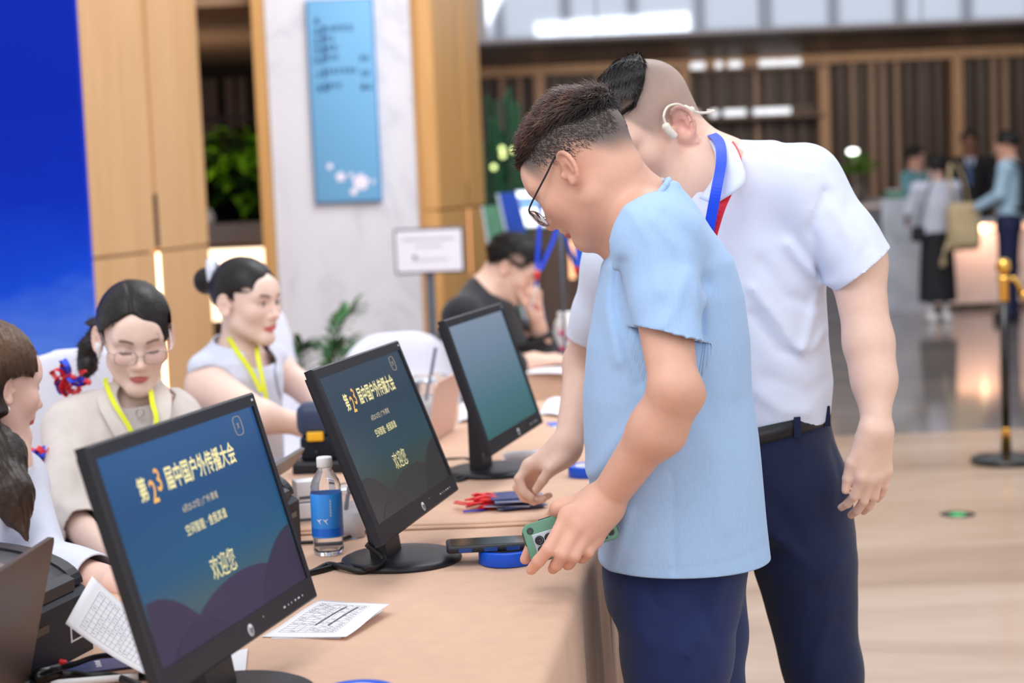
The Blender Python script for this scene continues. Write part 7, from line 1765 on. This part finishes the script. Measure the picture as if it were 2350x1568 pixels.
# lanyards hanging from a slim stand on the far table
ys_ = 6.30
lst = thing('lanyard_stand', 'slim metal stand on the far table from which blue lanyards hang', 'stand', (P(1296, 840, 6.5).x, ys_ + 0.10, TZ + 0.002))
zs_ = P(1270, 472, ys_).z; xs_ = P(1300, 600, ys_ + 0.1).x
MB().box(-0.07, 0.05, -0.06, 0.06, 0, 0.012, bev=0.004).build('base', M['pole_grey'], lst)
MB().tube([(0, 0, 0.01), (0, 0, zs_ - TZ)], 0.006, 10).build('post', M['pole_grey'], lst)
MB().tube([(P(1232, 470, ys_).x - lst.location.x, -0.10, zs_ - TZ), (0.03, -0.10, zs_ - TZ)], 0.005, 8).build('arm', M['pole_grey'], lst); MB().tube([(0, 0, zs_ - TZ), (0, -0.10, zs_ - TZ)], 0.005, 8).build('arm_joint', M['pole_grey'], lst)
def hang(label, pts1, pts2, clip_px, card=None, m='lanyard_blue'):
    rt = thing('lanyard', label, 'lanyard', tuple(P(*clip_px, ys_)), group='lanyards hanging from the stand')
    for pts in (pts1, pts2): ribbon('strap', [P(a, b, ys_ - 0.002 * i) for i, (a, b) in enumerate(pts)], 0.015, M[m], rt, (1, -0.3, 0.1), 0.0015)
    c = P(*clip_px, ys_); MB().tube([c + Vector((0, 0, 0.012)), c, c - Vector((0, 0, 0.02))], [0.006, 0.011, 0.006], 10).build('clip', M['lanyard_red'], rt, True)
    return rt
lk_ = hang('bright blue lanyard with red clip and a thin card hanging left of the cluster', [(1240, 474), (1237, 540), (1232, 618)], [(1290, 476), (1272, 545), (1240, 620)], (1232, 630))
a, b = P(1236, 650, ys_), P(1216, 715, ys_); ax = (b - a); MB().tube([a, a.lerp(b, 0.1), a.lerp(b, 0.9), b], [0.003, 0.010, 0.010, 0.004], 8, None, flat=0.25).build('card', M['paper'], lk_, True)
lk2 = hang('paler blue lanyard with a saturated blue badge hanging right of the cluster', [(1284, 474), (1300, 550), (1320, 612)], [(1300, 476), (1318, 530), (1332, 560)], (1322, 616), m='board_blue')
a = P(1334, 585, ys_ - 0.01); MB().box(a.x - 0.022, a.x + 0.022, a.y - 0.002, a.y + 0.002, a.z - 0.042, a.z + 0.042).build('badge', M['blue_tape'], lk2, True)
# things on the far table: bag, mouse pad, grey phone
c = PZ(1300, 838, TZ + 0.004); rt = thing('gift_bag', 'white plastic bag with pink flowers on the far table', 'bag', (P(1300, 790, 6.55).x, 6.55, TZ + 0.002))
F = Field(0.006); zt_ = P(1300, 716, 6.55).z - TZ
F.loft([(0.0, 0, 0, 0.052, 0.04), (0.06, 0, 0, 0.060, 0.045), (zt_ - 0.05, 0.0, 0, 0.048, 0.03), (zt_ - 0.02, 0.004, 0, 0.035, 0.02), (zt_, 0.008, 0, 0.042, 0.014)], k=0.01)
nzb = sin_noise(81, 60); F.disp.append(lambda p: 0.005 * nzb(p)); v, q = F.mesh(1); o = link('bag', np_mesh('bag', v, q), M['white_plastic'], rt)
M['pink'] = mat('pink_print', hexc(232, 70, 120), 0.5)
for dx, dz in ((-0.02, 0.05), (0.012, 0.09), (0.02, 0.04), (-0.018, 0.11)): MB().ball((dx, -0.042, dz), (0.012, 0.006, 0.011), 10, 6).build('flower_print', M['pink'], rt)
o = thing('grey_phone', 'dark grey phone lying on the far table by the resting hand', 'phone', tuple(PZ(1288, 832, TZ + 0.004)), 0.1)
MB().box(-0.05, 0.06, -0.035, 0.035, 0, 0.022, bev=0.004).build('case', M['device_blue'], o); MB().box(-0.045, 0.055, -0.03, 0.03, 0.0215, 0.0228).build('display', M['sign_frame'], o)
# ------------------------------------------------------------------ reception counter
M['counter_marble'] = mat_marble('counter_marble', hexc(206, 210, 222), hexc(180, 184, 196), 0.25, 0.5); M['counter_warm'] = mat('counter_warm', hexc(226, 206, 200), 0.4, var=0.05)
yr = 17.3
xa, xb_, xc_ = P(2026, 590, yr).x, P(2128, 590, yr).x, P(2480, 590, yr).x
rt = thing('reception_counter', 'white marble reception counter with a warm lit recess at the far right', 'counter', ((xa + xc_) / 2, yr + 0.4, 0))
zh, zl = P(2075, 455, yr).z, P(2260, 503, yr).z
MB().box(xa, xb_, yr, yr + 0.8, 0, zh, bev=0.01).build('end_block', M['counter_marble'], rt, True)
MB().box(xb_, xc_, yr + 0.06, yr + 0.8, 0.06, zl - 0.05).build('front', M['counter_warm'], rt, True)
MB().box(xb_, xc_, yr - 0.02, yr + 0.8, zl - 0.05, zl, bev=0.008).build('worktop', M['counter_marble'], rt, True)
M['peach_glow'] = mat('peach_glow', (1, 0.7, 0.5, 1), 0.5, emit=(1, 0.56, 0.34, 1), es=1.3)
MB().box(xb_ + 0.05, xc_, yr + 0.03, yr + 0.055, zl - 0.11, zl - 0.055).build('light_strip', M['peach_glow'], rt, True)
for px in (2255,):
    c = P(px, 525, yr + 0.02); MB().ball(c, 0.04, 14, 8).tube([c, c + Vector((0, 0.05, 0))], 0.012, 8).build('spot_lamp', M['warm_light'], rt, True)
sc_ = area('counter_glow', (P(2260, 520, yr - 0.1).x, yr - 0.12, zl - 0.12), (P(2260, 560, yr).x, yr + 0.1, 0.4), 0.5, 3.5, (1, 0.6, 0.4))
# low grey side cabinet with plant
xs0 = P(1860, 560, yr).x
rt = thing('side_cabinet', 'grey side cabinet left of the white marble counter carrying the lime plant', 'cabinet', ((xs0 + xa) / 2, yr + 0.3, 0))
zc_ = P(1975, 470, yr).z; M['cab_grey'] = mat('cab_grey', hexc(116, 112, 116), 0.4)
MB().box(xs0, xa - 0.01, yr + 0.05, yr + 0.6, 0, zc_ - 0.04).build('carcass', M['cab_grey'], rt, True); MB().box(xs0 - 0.02, xa - 0.01, yr + 0.02, yr + 0.62, zc_ - 0.04, zc_).build('top', M['counter_warm'], rt, True)
yv2 = yr + 0.3; cx_ = P(1968, 440, yv2).x
rt = thing('vase_plant', 'lime green cloud-pruned plant in a clear vase under a white spot lamp', 'plant', (cx_, yv2, zc_))
w = MB().lathe([(0.05, 0), (0.10, 0.03), (0.11, 0.14), (0.07, 0.20), (0.075, 0.22)], 24, cap=False).build('vase', M['glass'], rt); solidify(w, 0.004)
zz = lambda py: P(1968, py, yv2).z - zc_
MB().tube(smooth_path([(0.0, 0, 0.02), (0.03, 0, zz(430)), (-0.01, 0, zz(400)), (0.0, 0, zz(370))], 6), 0.012, 8).build('trunk', M['stem'], rt)
rnd = random.Random(4)
for (px, py, rx, rz) in ((1966, 362, 0.10, 0.035), (1990, 380, 0.11, 0.04), (1950, 388, 0.10, 0.03), (1975, 393, 0.11, 0.03)):
    mb = MB(); c = P(px, py, yv2)
    for k in range(90):
        a, e = rnd.uniform(0, 6.28), rnd.uniform(-1, 1); q = Vector((c.x - cx_ + rx * math.cos(a) * rnd.random() ** 0.4, rx * 0.7 * math.sin(a), c.z - zc_ + rz * e)); leaf_mb(mb, q, q + Vector((0.05 * math.cos(a), 0.04 * math.sin(a), rnd.uniform(0, 0.03))), 0.014, 0.2, 3)
    mb.build('foliage', M['leaf_bright'], rt)['kind'] = 'stuff'
c = P(1957, 348, yv2 + 0.1)
lp = thing('spot_lamp', 'small white spot lamp glowing above the lime green plant', 'lamp', (c.x, c.y, zc_))
M['lamp_white'] = mat('lamp_white', (1, 1, 1, 1), 0.5, emit=(0.95, 1, 0.95, 1), es=5)
MB().ball((0, 0, c.z - zc_), (0.055, 0.05, 0.028), 16, 8).build('bulb', M['lamp_white'], lp); MB().tube([(0, 0.02, 0.01), (0, 0.03, c.z - zc_ - 0.01)], 0.006, 8).build('stem', M['pole_grey'], lp); MB().lathe([(0.05, 0), (0.05, 0.012), (0, 0.014)], 20).build('base', M['pole_grey'], lp)
bx0 = P(2055, 445, yr + 0.25); o = thing('leaflet_box', 'pale green leaflet box on the white marble counter end', 'box', (bx0.x, yr + 0.3, zh + 0.001))
MB().box(-0.1, 0.08, -0.06, 0.06, 0, 0.07, bev=0.006).build('box', M['board_green'], o); MB().box(-0.08, 0.06, -0.05, 0.05, 0.068, 0.085).build('leaflets', M['paper'], o)
# ------------------------------------------------------------------ people at the reception
def standing(label, px, y, py_top, facing, skin, hairc, top_m, low_m, hgt_head=0.235, z_floor=0.0, arms=None, hair_long=False, sh=0.20, waist=0.56, coat=None, skirt=False):
    """standing figure built from the head top seen in the photo down to the floor"""
    ht = P(px, py_top, y); H = ht.z - z_floor; k = H / 1.70; x, fx, fy = ht.x, facing[0], facing[1]; sx_, sy_ = -fy, fx      # side vector
    rt = thing('person', label, 'person', (x, y, z_floor))
    def at(side, fwd, z): return Vector((x + sx_ * side * k + fx * fwd * k, y + sy_ * side * k + fy * fwd * k, z_floor + z * k))
    S = Field(0.010); hd = Fr(S, at(0, 0.01, 1.70 - 0.135), (fx, fy, -0.12), (0, 0, 1), k * 0.98); head(hd, 'm')
    S.cap(hd.w((0, -0.02, -0.05)), at(0, -0.01, 1.40), 0.052 * k, 0.06 * k, k=0.03); S.cap(at(0, 0, 1.40), at(0, 0, 0.95), 0.08 * k, 0.09 * k, k=0.05)
    arms = arms or ((( -0.24, 0.02, 1.12), (-0.24, 0.12, 0.88)), ((0.24, 0.02, 1.12), (0.24, 0.12, 0.88)))
    T = Field(0.011)
    rot = math.atan2(sy_, sx_)
    T.loft([(z_floor + z * k, at(0, o, z).x, at(0, o, z).y, rx * k, ry * k) for z, rx, ry, o in ((0.90, 0.165, 0.115, 0), (1.05, 0.155, 0.11, 0), (1.22, 0.175, 0.12, 0.0), (1.34, 0.17, 0.11, 0), (1.41, 0.12, 0.08, -0.01), (1.45, 0.07, 0.06, -0.015))], k=0.05, rot=rot)
    for i, (e, w) in enumerate(arms):
        s_ = -1 if i == 0 else 1; a, b, c = at(s_ * sh, 0, 1.37), at(*e), at(*w)
        S.cap(at(0, 0, 1.38), a, 0.05 * k, 0.045 * k, k=0.04); S.cap(a, b, 0.044 * k, 0.037 * k, k=0.03); S.cap(b, c, 0.036 * k, 0.026 * k, k=0.03)
        d_ = (c - b).normalized(); hand(S, c, d_, (sx_ * s_ + 0.01, sy_ * s_, 0.15), (fx, fy, 0.1), (30, 35, 20), 0.95 * k)
        T.cap(at(0, 0, 1.37), a, 0.065 * k, 0.062 * k, k=0.05); T.cap(a, b, 0.062 * k, 0.054 * k, k=0.04); T.cap(b, b.lerp(c, 0.85), 0.053 * k, 0.044 * k, k=0.03)
    nz = sin_noise(int(px), 22); T.disp.append(lambda p: 0.004 * nz(p))
    field_obj('body', S, M['skin'], rt, lambda v: face_colour(hd, v, skin, lin(190, 100, 96), lin(50, 40, 38), 'open', 0.3))
    to = field_obj('top', T, top_m, rt)
    th = long_t(hd, 0, 0.075, 0.016, low=-0.06 if hair_long else -0.02); Fh, fh = hair_cap(hd, 0.008, th, int(px), 0.003, 110); v, q = Fh.mesh(1); v, q = keep_above(v, q, lambda v: th(fh.loc(v)) + 0.005)
    add_mesh('hair', v, q, M['hair'], rt, np.tile(hairc, (len(v), 1)))
    G = Field(0.012)
    if skirt:
        G.loft([(z_floor + z * k, x, y, rx * k, ry * k) for z, rx, ry in ((0.20, 0.20, 0.15), (0.55, 0.185, 0.14), (0.85, 0.165, 0.12), (0.97, 0.15, 0.105))], rot=rot)
    else:
        for s_ in (-1, 1): G.chain([at(s_ * 0.085, 0, 0.86), at(s_ * 0.09, 0.01, 0.48), at(s_ * 0.09, 0, 0.07)], [0.098 * k, 0.076 * k, 0.066 * k], k=0.04)
        G.loft([(z_floor + z * k, x, y, rx * k, ry * k) for z, rx, ry in ((0.82, 0.165, 0.115), (0.92, 0.165, 0.112), (0.99, 0.155, 0.108))], k=0.05, rot=rot)
    field_obj('skirt' if skirt else 'trousers', G, low_m, rt)
    return rt, at, k, to
M['teal_print'] = mat('teal_print', hexc(120, 176, 188), 0.7, var=0.4, vs=(12, 12, 12)); M['suit_black'] = mat('suit_black', hexc(26, 26, 32), 0.7); M['white_blouse'] = mat('white_blouse', hexc(208, 210, 226), 0.7); M['pale_blue'] = mat('pale_blue_shirt', hexc(170, 200, 222), 0.7); M['tie_blue'] = mat('tie_blue', hexc(40, 84, 140), 0.5)
M['beige_bag'] = mat('beige_canvas', hexc(196, 174, 136), 0.8, var=0.06); M['navy_flat'] = mat('navy_flat', hexc(20, 28, 66), 0.7); M['white_shoe'] = mat('white_shoe', hexc(226, 222, 224), 0.6)
standing('receptionist in a teal patterned top behind the white marble counter', 2098, yr + 1.1, 336, (0.75, -0.66), lin(226, 170, 150), lin(28, 22, 22), M['teal_print'], M['suit_black'], arms=(((-0.23, 0.05, 1.14), (-0.15, 0.25, 1.06)), ((0.23, 0.05, 1.14), (0.15, 0.25, 1.06))))
p_, at_, k_, to_ = standing('person in a black suit with white shirt and blue tie behind the reception counter', 2224, yr + 1.35, 297, (-0.25, -0.97), lin(150, 104, 84), lin(20, 17, 17), M['suit_black'], M['suit_black'], sh=0.22)
for nm, w0, w1, z0, z1, o_, m in (('shirt_front', 0.055, 0.004, 1.42, 1.14, 0.128, 'white_blouse'), ('tie', 0.016, 0.022, 1.40, 1.16, 0.140, 'tie_blue')):
    v = [at_(-w0, o_ - 0.035, z0), at_(w0, o_ - 0.035, z0), at_(w1, o_, z1), at_(-w1, o_, z1)]; mb = MB().add(v, [(0, 1, 2, 3)]); o = mb.build(nm, M[m], p_, True); solidify(o, 0.006, 0)
wp, at_, k_, to_ = standing('person in a white blouse and black skirt seen from behind at the counter', 2146, 16.2, 356, (-0.15, 0.99), lin(224, 176, 156), lin(24, 20, 20), M['white_blouse'], M['suit_black'], hair_long=True, skirt=True, arms=(((0.0, 0, 0), (0, 0, 0)),) and (((-0.27, 0.10, 1.14), (-0.18, 0.22, 0.98)), ((0.27, 0.06, 1.14), (0.24, 0.20, 1.05))))
for s_ in (-0.08, 0.08): MB().box(-0.045, 0.045, -0.10, 0.12, 0, 0.07, Matrix.Translation(at_(s_, 0, 0)), bev=0.02).build('shoe', M['white_shoe'], wp, True); MB().tube([at_(s_, 0, 0.06), at_(s_, 0, 0.24)], 0.04 * k_, 10).build('leg', M['white_shoe'], wp, True)
yb3 = 15.95; c = P(2212, 515, yb3)
bp = thing('backpack', 'beige canvas backpack hanging at the side of the person in the white blouse', 'backpack', (c.x, yb3, c.z - 0.24))
MB().box(-0.15, 0.15, -0.07, 0.09, 0, 0.44, bev=0.06).build('bag', M['beige_bag'], bp); MB().box(-0.11, 0.11, -0.115, -0.06, 0.05, 0.22, bev=0.02).build('pocket', M['beige_bag'], bp)
for s_ in (-1, 1): MB().tube(smooth_path([(s_ * 0.06, 0.05, 0.42), (s_ * 0.07 - 0.04, 0.06, 0.62), (-0.06 + s_ * 0.03, 0.1, 0.80)], 6), 0.018, 8, None, flat=0.4).build('strap', M['beige_bag'], bp)
MB().tube(smooth_path([(-0.14, 0.0, 0.10), (-0.19, -0.02, -0.02), (-0.2, 0.0, -0.14)], 5), 0.03, 8, None, flat=0.3).build('hanging_strap', M['beige_bag'], bp)
c = P(2113, 536, yb3); hb_ = thing('crossbody_bag', 'small black shoulder bag at the left hip of the white blouse', 'bag', (c.x, yb3 + 0.1, c.z - 0.08))
MB().box(-0.06, 0.06, -0.04, 0.04, 0, 0.14, bev=0.02).build('bag', M['suit_black'], hb_); MB().tube(smooth_path([(0.0, 0, 0.13), (0.07, -0.02, 0.40), (0.17, 0.0, 0.66)], 6), 0.012, 6).build('strap', M['pole_grey'], hb_)
p_, at_, k_, to_ = standing('person in a pale blue shirt and navy trousers wearing a black backpack', 2312, 15.9, 300, (-0.92, 0.39), lin(214, 160, 138), lin(22, 19, 19), M['pale_blue'], M['navy_flat'], arms=(((-0.23, 0.08, 1.12), (-0.16, 0.30, 1.02)), ((0.23, 0.05, 1.14), (0.14, 0.28, 1.02))))
for s_ in (-0.09, 0.09): MB().box(-0.12, 0.10, -0.045, 0.045, 0, 0.08, Matrix.Translation(at_(s_, 0.02, 0)), bev=0.02).build('shoe', M['suit_black'], p_, True)
c = at_(0.0, -0.20, 1.18); bp2 = thing('backpack', 'black backpack worn by the person in the pale blue shirt', 'backpack', (c.x, c.y, c.z - 0.22), math.atan2(0.39, -0.92))
MB().box(-0.085, 0.075, -0.16, 0.16, 0, 0.46, bev=0.05).build('bag', M['suit_black'], bp2)
for s_ in (-0.11, 0.11): MB().tube(smooth_path([(0.07, s_, 0.42), (0.20, s_, 0.47), (0.31, s_, 0.36), (0.33, s_, 0.20), (0.22, s_ * 1.2, 0.06), (0.07, s_, 0.04)], 5), 0.018, 8).build('strap', M['suit_black'], bp2)
# ------------------------------------------------------------------ rope stanchion and floor sticker
ysn = 8.25; cx_ = P(2310, 1066, ysn).x
st = thing('stanchion', 'black and gold rope stanchion on the polished floor at the right edge', 'stanchion', (cx_, ysn, 0))
zt_ = P(2318, 592, ysn).z
MB().lathe([(0.165, 0), (0.17, 0.006), (0.168, 0.022), (0.15, 0.03), (0.05, 0.036), (0.03, 0.05), (0, 0.05)], 48).build('base', M['black_gloss'], st)
MB().lathe([(0.024, 0.036), (0.024, 0.16), (0.026, 0.165), (0.02, 0.17)], 24).build('lower_sleeve', M['gold'], st)
MB().lathe([(0.021, 0.16), (0.021, zt_ - 0.20)], 24).build('pole', M['black_gloss'], st)
MB().lathe([(0.022, zt_ - 0.205), (0.024, zt_ - 0.20), (0.024, zt_ - 0.11), (0.036, zt_ - 0.105), (0.036, zt_ - 0.09), (0.02, zt_ - 0.085), (0.016, zt_ - 0.072)], 28).build('upper_sleeve', M['gold'], st)
MB().ball((0, 0, zt_ - 0.038), 0.038, 28, 18).build('ball', M['gold'], st)
MB().tube([(0.03, 0, zt_ - 0.098), (0.055, 0, zt_ - 0.10), (0.075, 0, zt_ - 0.135), (0.085, 0.0, zt_ - 0.17)], 0.012, 10).build('rope_hook', M['gold'], st)
M['velvet'] = mat_cloth('red_velvet', hexc(196, 24, 36), 0.8, 300, 0.2, 0.1, 0.6)
rp = thing('rope', 'red velvet barrier rope hooked to the stanchion', 'rope', (cx_ + 0.09, ysn, zt_ - 0.17))
MB().tube(smooth_path([(0, 0, 0), (0.12, 0.0, -0.16), (0.45, 0, -0.34), (0.8, 0, -0.36)], 8), 0.02, 12).build('velvet', M['velvet'], rp); MB().tube([(-0.002, 0, 0.004), (0.02, 0, -0.03)], 0.022, 12).build('end_cap', M['gold'], rp)
c = PZ(2198, 1181, 0); o = thing('floor_marker', 'round black floor sticker with a green centre on the beige floor', 'sticker', (c.x, c.y, 0.0))
M['marker_green'] = mat('marker_green', hexc(40, 200, 110), 0.4)
MB().lathe([(0.072, 0.0002), (0.072, 0.001), (0, 0.001)], 40).build('disc', M['black_gloss'], o); MB().lathe([(0.034, 0.001), (0.034, 0.0016), (0, 0.0016)], 32).build('green_centre', M['marker_green'], o)
